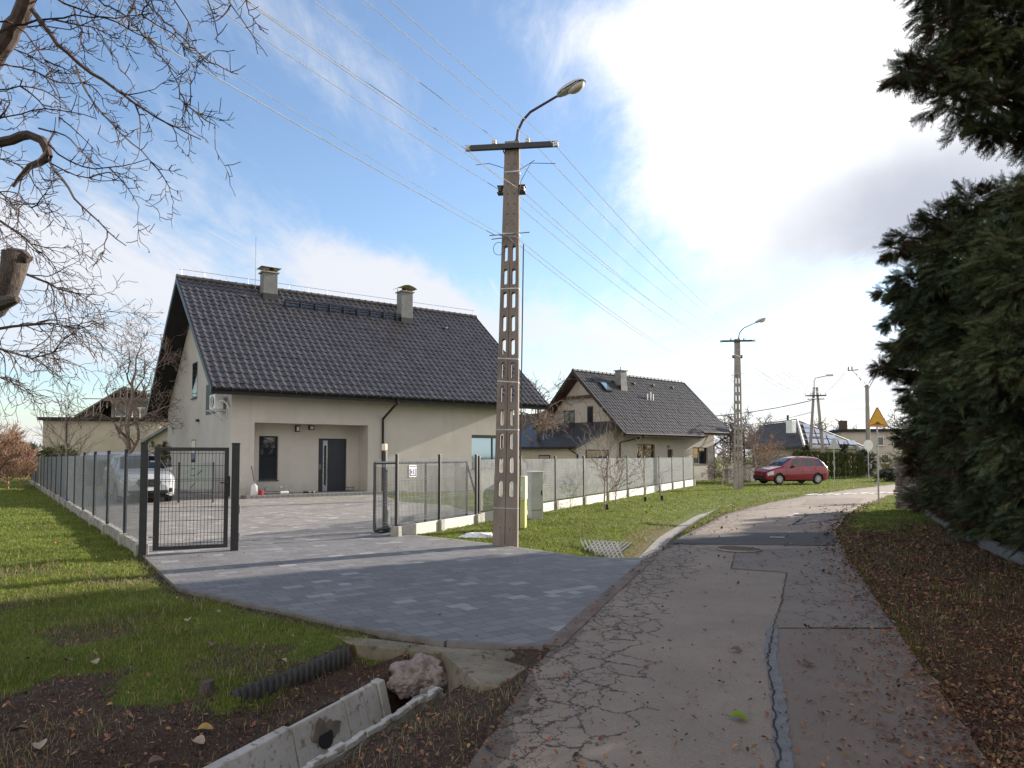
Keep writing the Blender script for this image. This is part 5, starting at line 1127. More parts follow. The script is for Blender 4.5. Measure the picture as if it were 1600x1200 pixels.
# Y pole
c4_ = D(1357, 712, 56); t4 = thing('round_pole', 'round grey pole with V-shaped arms holding insulators, farthest right behind the warning sign', 'utility pole', (c4_.x, c4_.y, 0), R(-20)); q = MB()
H4 = 7.2; q.tube([(0, 0, -.2), (0, 0, H4)], [.2, .13], 12); q.build('shaft', M['pole_lt'], t4); q = MB()
for a in ((-.12, H4 + .1, -1.05, H4 + 1.2), (.12, H4 + .1, .75, H4 + 1.1), (-.1, H4 - .3, -.75, H4 + 1.0), (.1, H4 - .3, .95, H4 + 1.3)): q.tube([(a[0], -.1, a[1]), (a[2], -.1, a[3])], .035, 5)
q.tube([(-1.35, -.1, H4 + 1.15), (-.6, -.1, H4 + 1.2)], .04, 5); q.build('v_arms', M['steel'], t4)
for x, z in ((-1.3, H4 + 1.2), (-1.05, H4 + 1.22), (.78, H4 + 1.12), (.97, H4 + 1.3)): q = MB(); q.cyl((x, -.1, z), (x, -.1, z + .25), .05); q.build('insulator', M['porcelain_br'], t4)
# ---------------------------------------------------------------- wires
def wire(a, b, sag, label, r=.006, m=None, n=40, group='overhead power cables', name='overhead_cable'):
    a, b = Vector(a), Vector(b); pts = []
    for k in range(n + 1): f = k / n; p = a.lerp(b, f); p.z -= 4 * sag * f * (1 - f); pts.append(p)
    q = MB(); q.tube(pts, r, 5); o = q.build(name, m or M['cable'], None); tag(o, label, 'cable', group); return o
backdir = Vector((-11.4, -9.2, 0)); P0 = Vector((-11.5, -9.0, 0))
perp = Vector((math.cos(R(-9)), math.sin(R(-9)), 0)); W1 = []
hts = [(-.83, -.16, 7.37, 'outermost left cable on the cross-arm'), (-.33, -.16, 7.58, 'inner left cable on the cross-arm'), (.30, -.16, 7.58, 'inner right cable on the cross-arm'), (.83, -.16, 7.37, 'outermost right cable on the cross-arm'),
       (-.21, -.05, 6.62, 'lower left cable on the pole side'), (.21, .06, 6.62, 'lower right cable on the pole side')]
for x, y, z, lb in hts:
    a = wp(p1, x, y, z); b = wp(p2, x, y, z); e = P0 + perp * x + Vector((0, 0, z + .3)); f = Vector((c3_.x, c3_.y, 0)) + perp * x * .8 + Vector((0, 0, H3 - .45 - (7.6 - z) * .5))
    wire(e, a, .30, lb + ', over the driveway before the nearest pole', .0055); wire(a, b, .42, lb + ', between the first two lamp poles', .0065); wire(b, f, .35, lb + ', beyond the second pole', .010)
for dx, lb in ((-.25, 'left telecom cable'), (-.12, 'right telecom cable')):
    a = wp(p1, dx, -.2, 5.72); b = wp(p2, dx, -.2, 5.72); e = P0 + Vector((dx * 3, 0, 7.3 + dx))
    wire(e, a, .35, lb + ' rising to the upper left', .0065 if dx < -.2 else .004, M['cable'], group='telecom cables'); wire(wp(p1, .25 + dx, -.12, 5.70), b, .55, lb + ' sagging between the nearest and the second lamp pole', .006, group='telecom cables')
wire(D(1090, 652, 54), wp(t3, -.3, 0, H3 - 1.0), .2, 'thick dark service cable running left from the A-shaped pole', .03, M['cable_dk'], group='service cables')
wire(D(1120, 668, 50), wp(t3, -.3, 0, H3 - 1.9), .2, 'thin service cable below the thick one from the A-shaped pole', .018, M['cable_dk'], group='service cables')
wire(wp(t3, .6, 0, H3 - .5), wp(t4, -1.3, -.1, H4 + 1.4), .2, 'thin cable between the A-shaped pole and the round pole', .012)
q = MB()
for (x0, z0, x1, z1, xe, ze) in ((-.62, 7.2, .0, 0, -.13, 7.0),): q.tube([wp(p1, -.66, -.16, 7.08), wp(p1, -.4, -.2, 7.08), wp(p1, -.13, -.15, 7.0)], .006, 4)
q.tube([wp(p1, .12, -.1, 6.3), wp(p1, .2, -.16, 6.75), wp(p1, .38, -.2, 7.05), wp(p1, .84, -.2, 7.02)], .006, 4); q.tube([wp(p1, .14, -.1, 6.5), wp(p1, .17, -.16, 6.95), wp(p1, .45, -.2, 7.1)], .006, 4); q.tube([wp(p1, .24, 0, 5.6), wp(p1, .245, 0, 3.0), wp(p1, .25, 0, .3)], .012, 5)
q.build('lead_wires', M['cable_dk'], p1, world=False) if False else None
bpy.context.view_layer.update()
Mi = p1.matrix_world.inverted(); q.v = [v @ np.array(Mi.to_3x3()).T + np.array(Mi.translation) for v in q.v]; q.build('lead_wire', M['cable_dk'], p1)
# ---------------------------------------------------------------- signs
def sign_post(t, h, r=.03): q = MB(); q.tube([(0, 0, -.2), (0, 0, h)], r, 10); return q.build('post', M['steel'], t)
def tri_pts(s, r, y, z0, n=6, inv=False):
    c = [(0, s * .866 * 2 / 3), (-s / 2, -s * .866 / 3), (s / 2, -s * .866 / 3)]; out = []
    for k, (x, z) in enumerate(c):
        L = math.hypot(x, z); cx, cz = x * (1 - 2 * r / L), z * (1 - 2 * r / L); a0 = math.atan2(z, x)
        for j in range(n + 1): a = a0 + math.pi / 3 * (2 * j / n - 1); out.append((cx + r * math.cos(a), y, (cz + r * math.sin(a))))
    return [(x, y_, z0 + (-z if inv else z)) for x, y_, z in out]
sb_ = G(1373, 785); t = thing('warning_sign', 'yellow triangular speed bump warning sign with red border on a grey post', 'road sign', sb_, R(8))
sign_post(t, 3.0); zc = D(1368, 652.5, sb_.y).z - .08
q = MB(); q.extrude(tri_pts(.86, .05, -.035, zc), (0, .006, 0)); q.build('sign_plate', M['white'], t)
q = MB(); q.extrude(tri_pts(.84, .05, -.038, zc), (0, .003, 0)); q.build('red_border', mat('sign_red', (.42, .03, .02), (.36, .025, .02), 6, .4), t)
q = MB(); q.extrude(tri_pts(.73, .03, -.041, zc), (0, .003, 0)); q.build('yellow_field', mat('sign_yellow', (.62, .36, .01), (.55, .32, .01), 6, .4), t)
q = MB(); zb = zc - .73 * .866 / 3 + .035; q.extrude([(-.27, -.044, zb), (.27, -.044, zb), (.25, -.044, zb + .018)] + [(x, -.044, zb + .02 + .10 * math.exp(-(x / .085) ** 2)) for x in np.linspace(.22, -.22, 17)] + [(-.25, -.044, zb + .018)], (0, .003, 0)); q.build('bump_symbol', mat('sign_symbol', (.16, .02, .015), (.13, .02, .012), 6, .5), t)
c0 = D(1303, 712, 47); t = thing('sign_back', 'grey back of a triangular road sign standing in front of the clipped hedge', 'road sign', (c0.x, c0.y, 0), R(10)); z = D(1303, 694, 47).z
sign_post(t, z + .2); q = MB(); q.extrude(tri_pts(.9, .05, -.035, z - .05), (0, .02, 0)); q.build('sign_plate', M['steel'], t)
c0 = D(1356.5, 712, 52); t = thing('yield_sign', 'white round and inverted triangle sign backs on a post in front of the yellowish hedge', 'road sign', (c0.x, c0.y, 0), R(10)); z = D(1356, 698, 52).z
sign_post(t, z + .5, .04); q = MB(); q.extrude(tri_pts(.85, .05, -.035, z, inv=True)[::-1], (0, .02, 0)); q.cyl((0, -.05, z + .12), (0, -.03, z + .12), .38, n=24); q.build('sign_plate', M['white'], t)
# ---------------------------------------------------------------- cars
def make_car(name, label, paint, L, st, wheels, wr, side_glass, wind, rear, loc, rz, seams, lamps, zb0=.22):
    t = thing(name, label, 'car', loc, rz); st = np.array(st, float)   # x, zsill, zbelt, zroof, w, wroof
    xs = np.unique(np.r_[np.linspace(0, L, 70), st[:, 0]])
    it = lambda k, x: np.interp(x, st[:, 0], st[:, k])
    sk = np.array([0, .10, .25, .38, .5, .78, .88, 1.0]); 
    def S(x, s):
        z0, zb, zr, w, w2 = [it(k, x) for k in range(1, 6)]
        Yk = [w * .88, w * .985, w, w * .995, w * .965, w2, w2 * .80, 0]; Zk = [z0, z0 + .06, z0 + (zb - z0) * .45, z0 + (zb - z0) * .78, zb, zb + (zr - zb) * .90, zb + (zr - zb) * .985, zr + .015]
        return np.array([x, np.interp(s, sk, Yk), np.interp(s, sk, Zk)])
    ss = np.unique(np.r_[np.linspace(0, 1, 34), sk]); n = len(ss); mb = MB()
    for sg in (1, -1):
        V = np.array([S(x, s) for x in xs for s in ss]); V[:, 1] *= sg; V[:, 0] -= L / 2; fs = []
        for a in range(len(xs) - 1):
            for b in range(n - 1):
                c = (V[a * n + b] + V[(a + 1) * n + b + 1]) / 2
                if ss[b] < .45 and any(math.hypot(c[0] + L / 2 - xw, c[2] - wr) < wr + .055 for xw in wheels): continue
                f = [a * n + b, (a + 1) * n + b, (a + 1) * n + b + 1, a * n + b + 1]; fs.append(f if sg > 0 else f[::-1])
        for e in (0, len(xs) - 1): fs += [[e * n + b, e * n + b + 1, e * n + n - 1] for b in range(0)] 
        mb.add(V, fs)
        for e in (0, len(xs) - 1):
            ring = V[e * n:(e + 1) * n]; cen = np.array([ring[0][0], 0, ring[:, 2].mean()]); mb.add(np.vstack([ring, [[ring[0][0], 0, ring[0][2]]]]), [[b, b + 1, n] for b in range(n - 1)])
    body = mb.build('body', paint, t, smooth=True); e_ = body.modifiers.new('s', 'EDGE_SPLIT'); e_.split_angle = R(38)
    q = MB(); wm = st[:, 4].max(); q.bb(-L / 2 + .25, L / 2 - .25, -wm + .12, wm - .12, zb0 - .04, .75); q.build('underbody', M['black'], t)
    def patch(nm, x0, x1, s0, s1, m, off=.008, both=True, par=t, nx=12, ns=6, sh=None):
        for sg in ((1, -1) if both else (1,)):
            q = MB(); V = []
            for a in range(nx + 1):
                for b in range(ns + 1):
                    fs_ = b / ns; x = x0 + (x1 - x0) * a / nx; s = s0 + (s1 - s0) * fs_
                    if sh: x = sh(a / nx, fs_)
                    p = S(x, s); dxp = S(min(x + .02, L), s) - S(max(x - .02, 0), s); dsp = S(x, min(s + .02, 1)) - S(x, max(s - .02, 0)); nn = np.cross(dxp, dsp); nn /= np.linalg.norm(nn) + 1e-9
                    if nn[1] < 0 and abs(nn[1]) > .15 or nn[2] < -.4: nn = -nn
                    p = p + nn * off; V.append((p[0] - L / 2, p[1] * sg, p[2]))
            w_ = ns + 1; fs = [[a * w_ + b, (a + 1) * w_ + b, (a + 1) * w_ + b + 1, a * w_ + b + 1] for a in range(nx) for b in range(ns)]
            q.add(V, fs if sg > 0 else [f[::-1] for f in fs]); q.build(nm, m, par, smooth=True)
    for fn in side_glass: patch('side_window', 0, 0, .53, .755, M['car_glass'], sh=fn)
    patch('windscreen', wind[0], wind[1], .80, 1.0, M['car_glass'], .006); patch('rear_window', rear[0], rear[1], .80, 1.0, M['car_glass'], .006)
    for x in seams: patch('door_seam', x, x + .014, .10, .50, M['black'], .004, nx=1, ns=10)
    for nm, x0, x1, s0, s1, m in lamps: patch(nm, x0, x1, s0, s1, m, .010, nx=6, ns=4)
    patch('door_sill', wheels[0] + wr + .08, wheels[1] - wr - .08, .0, .10, M['black'], .006, nx=8, ns=2)
    for x in seams[:-1]: 
        for sg in (1, -1): q = MB(); p = S(x + .78, .43); q.rbox((p[0] - L / 2, sg * (p[1] + .018), p[2]), (.18, .03, .03), .01); q.build('door_handle', paint, t)
    for xw in wheels:
        for sg in (1, -1):
            yo = sg * (it(4, xw) - .015); yi = yo - sg * .20; q = MB(); pr = [(yi, wr * .9), (yi + sg * .03, wr), (yo - sg * .03, wr), (yo, wr * .92), (yo - sg * .005, wr * .66)]
            q.tube([(xw - L / 2, y, wr) for y, r in pr], [r for y, r in pr], 28); w = q.build('wheel', M['tyre'], t)
            q = MB(); yr = yo - sg * .0; q.tube([(xw - L / 2, yr - sg * .02, wr), (xw - L / 2, yr + sg * .004, wr)], [wr * .66, wr * .64], 24); r_ = q.build('rim', M['rim'], w)
            q = MB()
            for k in range(7): a = k * 2 * math.pi / 7; q.cyl((xw - L / 2 + wr * .43 * math.cos(a), yr, wr + wr * .43 * math.sin(a)), (xw - L / 2 + wr * .43 * math.cos(a), yr + sg * .008, wr + wr * .43 * math.sin(a)), wr * .105, n=8)
            q.build('rim_hole', M['black'], r_)
    for sg in (1, -1):
        p = S(wind[0] + .62, .5); q = MB(); q.rbox((p[0] - L / 2, sg * (p[1] + .10), p[2] + .07), (.13, .22, .15), .04); mr = q.build('wing_mirror', paint, t)
        q = MB(); q.tube([(p[0] - L / 2, sg * (p[1] - .02), p[2] + .0), (p[0] - L / 2, sg * (p[1] + .06), p[2] + .04)], .025, 6); q.build('mirror_arm', M['black'], mr)
    return t, S
# red compact MPV: x from the nose
red_st = [(0, .30, .52, .56, .52, .35), (.06, .24, .66, .72, .68, .55), (.25, .21, .78, .86, .80, .68), (.75, .20, .90, .98, .84, .72), (.98, .20, .93, 1.03, .845, .72), (1.35, .2, .95, 1.30, .85, .66), (1.75, .2, .96, 1.52, .85, .60), (2.2, .2, .97, 1.60, .85, .58), (3.0, .2, 1.0, 1.60, .85, .585), (3.55, .2, 1.02, 1.52, .84, .58), (3.85, .22, 1.03, 1.30, .82, .60), (4.02, .26, .98, 1.06, .78, .62), (4.10, .32, .80, .84, .70, .5)]
A0 = G(1241, 756.5)
def sg1(u, v): return (1.30 + .52 * v) + ((2.28) - (1.30 + .52 * v)) * u
def sg2(u, v): return 2.36 + (3.12 - 2.36) * u
def sg3(u, v): return 3.20 + ((3.82 - .24 * v) - 3.20) * u
def sg0(u, v): return 1.08 + .30 * v + .0 + (.16 + .13 * v) * u
rc, Sr = make_car('hatchback_car', 'red compact hatchback car parked side-on where the lawn meets the road', M['red'], 4.10, red_st, (.78, 3.32), .30, [sg1, sg2, sg3], (1.02, 1.72), (3.62, 3.98), (A0.x, A0.y + .6, 0), R(14), (1.22, 2.32, 3.16), [('headlight', .10, .42, .30, .46, M['headlight']), ('tail_lamp', 3.90, 4.06, .36, .62, M['tail'])])
q = MB(); q.rbox((-2.03, 0, .42), (.08, 1.2, .22), .03); q.build('grille', M['black'], rc)
wst = [(0, .34, .60, .66, .60, .45), (.07, .26, .80, .88, .76, .62), (.22, .23, .92, 1.0, .86, .72), (.9, .22, 1.02, 1.10, .91, .78), (1.15, .22, 1.05, 1.15, .92, .78), (1.6, .22, 1.07, 1.45, .92, .70), (2.05, .22, 1.08, 1.66, .92, .64), (2.6, .22, 1.10, 1.72, .92, .63), (3.7, .22, 1.12, 1.70, .92, .63), (4.2, .24, 1.14, 1.55, .90, .62), (4.45, .28, 1.05, 1.15, .86, .62), (4.55, .34, .85, .9, .78, .5)]
def w1_(u, v): return (1.5 + .55 * v) + (2.6 - (1.5 + .55 * v)) * u
def w2_(u, v): return 2.68 + .85 * u
def w3_(u, v): return 3.6 + (.6 - .15 * v) * u
A1 = G(232, 787); hd = Vector((-.589, .808, 0))
wc, Sw = make_car('suv_car', 'white family car facing the camera, parked behind the left wire fence', M['whitecar'], 4.55, wst, (.90, 3.65), .34, [w1_, w2_, w3_], (1.2, 2.0), (4.15, 4.42), (A1.x + hd.x * 2.3, A1.y + hd.y * 2.3, .0), math.atan2(hd.y, hd.x), (1.35, 2.64, 3.56), [('headlight', .08, .36, .34, .49, M['headlight']), ('tail_lamp', 4.36, 4.5, .36, .6, M['tail'])])
q = MB(); q.extrude([(-2.30, .36 * x, z) for x, z in ((-1, .72), (-.8, .60), (.8, .60), (1, .72), (.85, .82), (-.85, .82))], (.12, 0, 0)); gr = q.build('grille', M['black'], wc)
q = MB()
for z in (.64, .68, .72, .76, .80): q.bb(-2.315, -2.30, -.30, .30, z, z + .012)
q.tube([(-2.31, .38 * x, z) for x, z in ((-1, .72), (-.8, .59), (.8, .59), (1, .72), (.85, .83), (-.85, .83), (-1, .72))], .014, 5); q.build('grille_bar', M['chrome'], gr)
q = MB(); q.rbox((-2.26, 0, .40), (.10, 1.25, .12), .03); q.rbox((-2.2, .66, .45), (.12, .22, .16), .04); q.rbox((-2.2, -.66, .45), (.12, .22, .16), .04); q.build('bumper_intake', M['black'], wc)
q = MB(); q.rbox((-2.325, 0, .50), (.015, .5, .11), .004); q.build('number_plate', M['white'], wc)
for sg in (1, -1): q = MB(); q.extrude([(-2.16, sg * .50, .80), (-2.06, sg * .80, .90), (-2.10, sg * .82, .80), (-2.22, sg * .56, .72)][::sg], (-.05, 0, 0)); q.build('headlight', M['headlight'], wc)
# ---------------------------------------------------------------- small things by the porch
pw = lambda u, v, z=0.0: tuple(H1o + H1d * u + H1g * v + Vector((0, 0, z)))
def PU(px, py, v): return House.plane(type('o', (), dict(o=H1o, d=H1d, g=H1g)), px, py, v=v)[0]
u = PU(399, 770, .4); t = thing('snow_shovel', 'white snow shovel leaning in the porch corner', 'shovel', pw(u, .5, .13), H1_rz if 'H1_rz' in globals() else R(36))
q = MB(); q.extrude([(-.16, 0, 0), (-.04, -.04, 0), (.10, -.04, 0), (.12, 0, .34), (.0, 0, .46), (-.12, 0, .36)], (0, .03, 0)); q.build('blade', M['white'], t); q = MB(); q.tube([(0, .01, .4), (-.04, .35, 1.15)], .014, 6); q.build('handle', M['brown'], t)
u = PU(407, 772, .4); t = thing('red_scoop', 'small red plastic scoop beside the snow shovel', 'scoop', pw(u, .35, .13), R(36)); q = MB(); q.tube([(0, 0, 0), (0, 0, .18)], [.08, .11], 12); q.build('bowl', mat('red_plastic', (.35, .02, .03), (.3, .02, .03), 5, .4), t); q = MB(); q.tube([(.1, 0, .16), (.2, 0, .3)], .015, 6); q.build('handle', M['black'], t)
u = PU(444, 772, .4); t = thing('broom', 'broom with white head lying on the porch step', 'broom', pw(u, .4, .14), R(36)); q = MB(); q.rbox((.0, 0, .06), (.32, .12, .10), .03); q.build('head', M['white'], t); q = MB(); q.tube([(.15, 0, .08), (-.9, .1, .14)], .014, 6); q.tube([(-.9, .1, -.0), (-.92, .1, .28)], .014, 6); q.build('handle', M['black'], t)
u = PU(484, 775, .7)
for k, (du, lb) in enumerate(((-.12, 'left black shoe on the step by the front door'), (.18, 'right black shoe on the step by the front door'))):
    t = thing('shoe', lb, 'shoe', pw(u + du, .75, .13), R(36 + 60 * k), 'shoes by the front door'); q = MB(); q.tube([(-.13, 0, .03), (-.08, 0, .05), (0, 0, .045), (.08, 0, .04), (.14, 0, .025)], [.03, .045, .042, .045, .02], 8); q.build('upper', M['black'], t); q = MB(); q.rbox((0, 0, .008), (.28, .09, .02), .008); q.build('sole', M['black'], t)
u = PU(545, 772, 1.2); t = thing('boot_scraper', 'low dark boot rack standing to the right of the front door', 'boot rack', pw(u, 1.3, .13), R(36)); q = MB()
for z in (.04, .16): q.tube([(-.2, 0, z), (.25, 0, z)], .012, 5)
for x in (-.2, 0, .25): q.tube([(x, 0, 0), (x, 0, .2)], .012, 5)
q.build('rack', M['black'], t)
s0 = G(746, 838); t = thing('snow_heap', 'small heap of leftover white snow on the grass left of the lamp pole', 'snow heap', (s0.x, s0.y, 0)); lump('heap', (s0.x, s0.y, -.0), (.36, .16, .09), M['snow'], 2.2, t, .35, 5)
# stone wall and post at the right
s0 = G(1447, 797); t = thing('stone_wall', 'stacked stone garden wall half hidden under the conifer at the end of the kerb', 'wall', (s0.x, s0.y, 0), R(-48)); mats_s = mat('stack_stone', (.22, .18, .15), (.14, .11, .095), 3, .9, .6, 25, island=.35); q = MB(); z = 0
for r_ in range(16):
    x = -.9 + RNG.uniform(0, .1)
    while x < .9: w = RNG.uniform(.12, .3); q.rbox((x + w / 2, RNG.normal(0, .012), z + .05), (w - .012, .26, .09), .015, rz=RNG.normal(0, .03), seg=1); x += w
    z += .10
q.build('stonework', mats_s, t)
s1 = G(1427, 783); t = thing('gate_post', 'black square post beside the stacked stone wall', 'gate post', (s1.x, s1.y, 0)); q = MB(); post(q, (0, 0), 1.75, .14); q.build('post', M['black'], t)
# ================================================================ VEGETATION
def rand_rot(n, dirs, rng, roll=True):
    """frames whose first axis is dirs"""
    d = dirs / (np.linalg.norm(dirs, axis=1)[:, None] + 1e-9); r = rng.normal(size=(n, 3)); s = np.cross(d, r); s /= np.linalg.norm(s, axis=1)[:, None] + 1e-9; u = np.cross(s, d); return d, s, u
def scatter(mb, tv, tf, pos, dirs, scale, rng):
    n = len(pos); d, s, u = rand_rot(n, dirs, rng); tv = np.asarray(tv, float)
    V = pos[:, None, :] + scale[:, None, None] * (tv[None, :, 0:1] * d[:, None, :] + tv[None, :, 1:2] * s[:, None, :] + tv[None, :, 2:3] * u[:, None, :])
    F_ = (np.arange(n) * len(tv))[:, None, None] + np.asarray(tf)[None]; mb.add(V.reshape(-1, 3), F_.reshape(-1, np.asarray(tf).shape[1]))
def spray_template(k=9, L=1.0, w=.34, seed=0, leaf=.062):
    r = np.random.default_rng(seed); V = []; Fc = []
    def tri(a, b, c): V.extend([a, b, c]); Fc.append([len(V) - 3, len(V) - 2, len(V) - 1])
    tri((0, -.012, 0), (0, .012, 0), (L, 0, -.12))
    for i in range(k):
        x = .10 + .86 * i / k; z = -.12 * x * x
        for sg in (1, -1):
            ln = w * (1 - .75 * abs(x - .35)) * r.uniform(.75, 1.15); a = R(38 + r.uniform(-8, 8)); ex, ey, ez = x + ln * math.cos(a), sg * ln * math.sin(a), z + r.normal(0, .05) - .03
            tri((x - leaf * .5, 0, z), (x + leaf * .6, 0, z), (ex, ey, ez))
            mx, my, mz = x + ln * .5 * math.cos(a), sg * ln * .5 * math.sin(a), (z + ez) / 2
            tri((mx - leaf * .3, my, mz), (mx + leaf * .5, my, mz), (mx + ln * .45, my + sg * .02, mz - .03)); 
    return V, Fc
SPR = [spray_template(9, 1, .36, s) for s in range(3)]
def blob_sprays(mb, blobs, dens, rng, size=(.22, .42), core=True, droop=.35):
    """blobs: (centre, (rx, ry, rz)); boughs radiate from each centre and carry flat fans of drooping sprays"""
    for c, rad in blobs:
        rad = np.array(rad, float); area = 4 * math.pi * (rad[0] * rad[1] + rad[0] * rad[2] + rad[1] * rad[2]) / 3; K = 26; nb = max(3, int(area * dens / K * .85))
        d = rng.normal(size=(nb, 3)); d[:, 2] *= .8; d /= np.linalg.norm(d, axis=1)[:, None]; ln = rng.uniform(.70, 1.22, nb)
        s = np.cross(d, [0, 0, 1.]); s /= np.linalg.norm(s, axis=1)[:, None] + 1e-9; s += rng.normal(0, .25, (nb, 3))
        f = rng.uniform(.38, 1, (nb, K)) ** .8; sg = rng.choice([-1., 1.], (nb, K)); lat = sg * (1.02 - f) * rng.uniform(.1, .55, (nb, K))
        D3 = d[:, None, :]; S3 = s[:, None, :]
        p = np.array(c) + (D3 * (f * ln[:, None])[..., None] + S3 * lat[..., None]) * rad; p[..., 2] -= droop * .30 * f ** 2 * rad[2]
        p += rng.normal(0, .03 * rad.mean() + .01, p.shape)
        dr = D3 * .8 + S3 * (sg * .75)[..., None] + np.array([0, 0, -droop * .9]) + rng.normal(0, .28, p.shape)
        p = p.reshape(-1, 3); dr = dr.reshape(-1, 3); n = len(p)
        m = int(n * .25); e = rng.normal(size=(m, 3)); e /= np.linalg.norm(e, axis=1)[:, None]
        p = np.vstack([p, np.array(c) + e * rad * rng.uniform(.2, .8, (m, 1))]); dr = np.vstack([dr, e + [0, 0, -.3]]); n += m
        sc = rng.uniform(*size, n); k = rng.integers(0, 3, n)
        for j in range(3): q = k == j; scatter(mb, SPR[j][0], SPR[j][1], p[q], dr[q], sc[q], rng)
def limbs(mb, trunk, blobs, rng, r0=.06):
    tr = np.array(trunk)
    for c, rad in blobs:
        z = min(max(c[2] - abs(rng.normal(0, .5)) - .3, .6), tr[-1][2]); x = np.interp(z, tr[:, 2], tr[:, 0]); y = np.interp(z, tr[:, 2], tr[:, 1]); a = np.array([x, y, z]); b = np.array(c); m = (a + b) / 2 + np.array([0, 0, .15]) + rng.normal(0, .1, 3)
        mb.tube([a, m, b, b + (b - a) / (np.linalg.norm(b - a) + .01) * rad[0] * .6], [r0, r0 * .7, r0 * .4, .01], 6)
def PB(px, py, rp, Y, sq=1.0, dz=1.0):
    p = D(px, py, Y); r = rp / 1120 * Y; return (tuple(p), (r, r * dz, r * sq))
rng = np.random.default_rng(11)
def conifer(label, base, h, blobs, dens=95, size=(.24, .45), brown=.18, extra=0, name='cypress_tree', m=None):
    t = thing(name, label, 'conifer tree', base, group='tall dark conifers on the right'); tr = [(base[0], base[1], -.3), (base[0] + .05, base[1], h * .4), (base[0] - .05, base[1] + .05, h * .97)]
    q = MB(); q.tube(tr, [.26, .18, .03], 12); q.build('trunk', M['bark'], t, world=True); q = MB(); limbs(q, tr, blobs, rng); q.build('limbs', M['bark'], t, world=True)
    q = MB(); blob_sprays(q, blobs, dens, rng, size); c = q.build('crown', m or M['conifer'], t, world=True)
    q = MB(); blob_sprays(q, [(b[0], tuple(np.array(b[1]) * .85)) for b in blobs], dens * brown, rng, size); q.build('brown_foliage', M['conifer_br'], t, world=True)
    return t
# the near, tall tree whose upper branches reach over the verge
up = [PB(1560, 40, 100, 9.6), PB(1500, 95, 62, 9.4, .8), PB(1445, 105, 42, 9.2, .7), PB(1412, 112, 22, 9.2, .8), PB(1475, 40, 45, 9.4, .8), PB(1500, 155, 48, 9.4, .7), PB(1560, 165, 62, 9.6, .8), PB(1640, 170, 62, 9.6), PB(1540, 205, 28, 9.5, .7), PB(1620, 218, 26, 9.6, .6), PB(1660, 60, 110, 9.8), PB(1480, -30, 60, 9.5), PB(1560, -110, 120, 9.8), PB(1680, -90, 130, 10),
      PB(1590, -260, 110, 10), PB(1700, -240, 140, 10), PB(1780, 60, 120, 9.8), PB(1790, 200, 100, 9.6)]
lowr = [PB(1640, 330, 70, 9.6), PB(1720, 300, 80, 9.6), PB(1600, 430, 90, 9.6), PB(1690, 440, 110, 9.6), PB(1590, 560, 95, 9.6), PB(1700, 600, 110, 9.6), PB(1600, 670, 72, 9.8), PB(1670, 720, 95, 9.6), PB(1655, 800, 72, 9.8), PB(1740, 850, 90, 9.5), PB(1800, 420, 110, 9.6), PB(1800, 700, 110, 9.6)]
conifer('tallest dark conifer, nearest on the right, its upper boughs reaching over the verge', (8.6, 10.0, 0), 12.5, up + lowr, 200, (.13, .28))
mid = [PB(1572, 305, 40, 13.5, .8), PB(1520, 320, 38, 13.5, .8), PB(1475, 345, 38, 13.8, .8), PB(1430, 372, 30, 14, .7), PB(1400, 388, 20, 14, .6), PB(1500, 400, 70, 13.5), PB(1570, 400, 70, 13), PB(1440, 440, 45, 14), PB(1470, 500, 62, 14), PB(1540, 520, 80, 13.2), PB(1540, 640, 90, 13.2), PB(1500, 600, 60, 13.8), PB(1520, 715, 50, 13.6), PB(1570, 760, 60, 13)] + [((9.9, 12.9, z), (1.3, 1.3, 1.1)) for z in (1.2, 2.6, 4.0, 5.2)] + [((10.9, 15.9, z), (1.3, 1.2, 1.1)) for z in (1.4, 2.8, 4.2, 5.3)] + [((9.3, 11.6, z), (1.1, 1.1, 1.0)) for z in (3.0, 4.4, 5.6)]  # trailing groups are hidden boughs added to block sun bands on the driveway
conifer('middle dark conifer with rounded top, behind the tallest one', (12.0, 14.6, 0), 7.6, mid, 165, (.17, .32))
far = [PB(1412, 470, 30, 17.5, .7), PB(1400, 500, 20, 17.5, .7), PB(1445, 480, 44, 17.5), PB(1420, 540, 34, 17.5), PB(1455, 560, 48, 17.5), PB(1378, 574, 16, 17.3, .5), PB(1400, 580, 20, 17.4, .6), PB(1435, 610, 28, 17.5), PB(1470, 640, 44, 17.5), PB(1440, 665, 28, 17.5), PB(1418, 688, 18, 17.5, .7), PB(1455, 705, 30, 17.5), PB(1428, 722, 14, 17.4), PB(1500, 620, 60, 18), PB(1505, 700, 40, 18), PB(1480, 470, 55, 18), PB(1460, 400, 36, 18), PB(1388, 455, 14, 17.4, .5), PB(1530, 560, 80, 18), PB(1550, 690, 60, 18)]
conifer('farthest dark conifer at the bend of the road, its boughs hanging over the stone wall', (12.6, 18.6, 0), 7.2, far, 150, (.17, .32))
for k, (x, y) in enumerate(((8.3, 6.2), (8.2, 2.6), (7.8, -1.2))):  # off-frame trees added to keep the foreground in shade
    bl = [((x + rng.normal(0, .3), y + rng.normal(0, .3), z), (2.3 - .12 * z, 2.3 - .12 * z, 1.2)) for z in np.arange(.8, 9.4, .95)]
    conifer(('unseen conifer added for foreground shade, closest to the nearest tall one', 'unseen conifer added for foreground shade, level with the viewpoint', 'unseen conifer added for foreground shade, behind the viewpoint')[k], (x, y, 0), 9.5, bl, 34, (.5, .8))
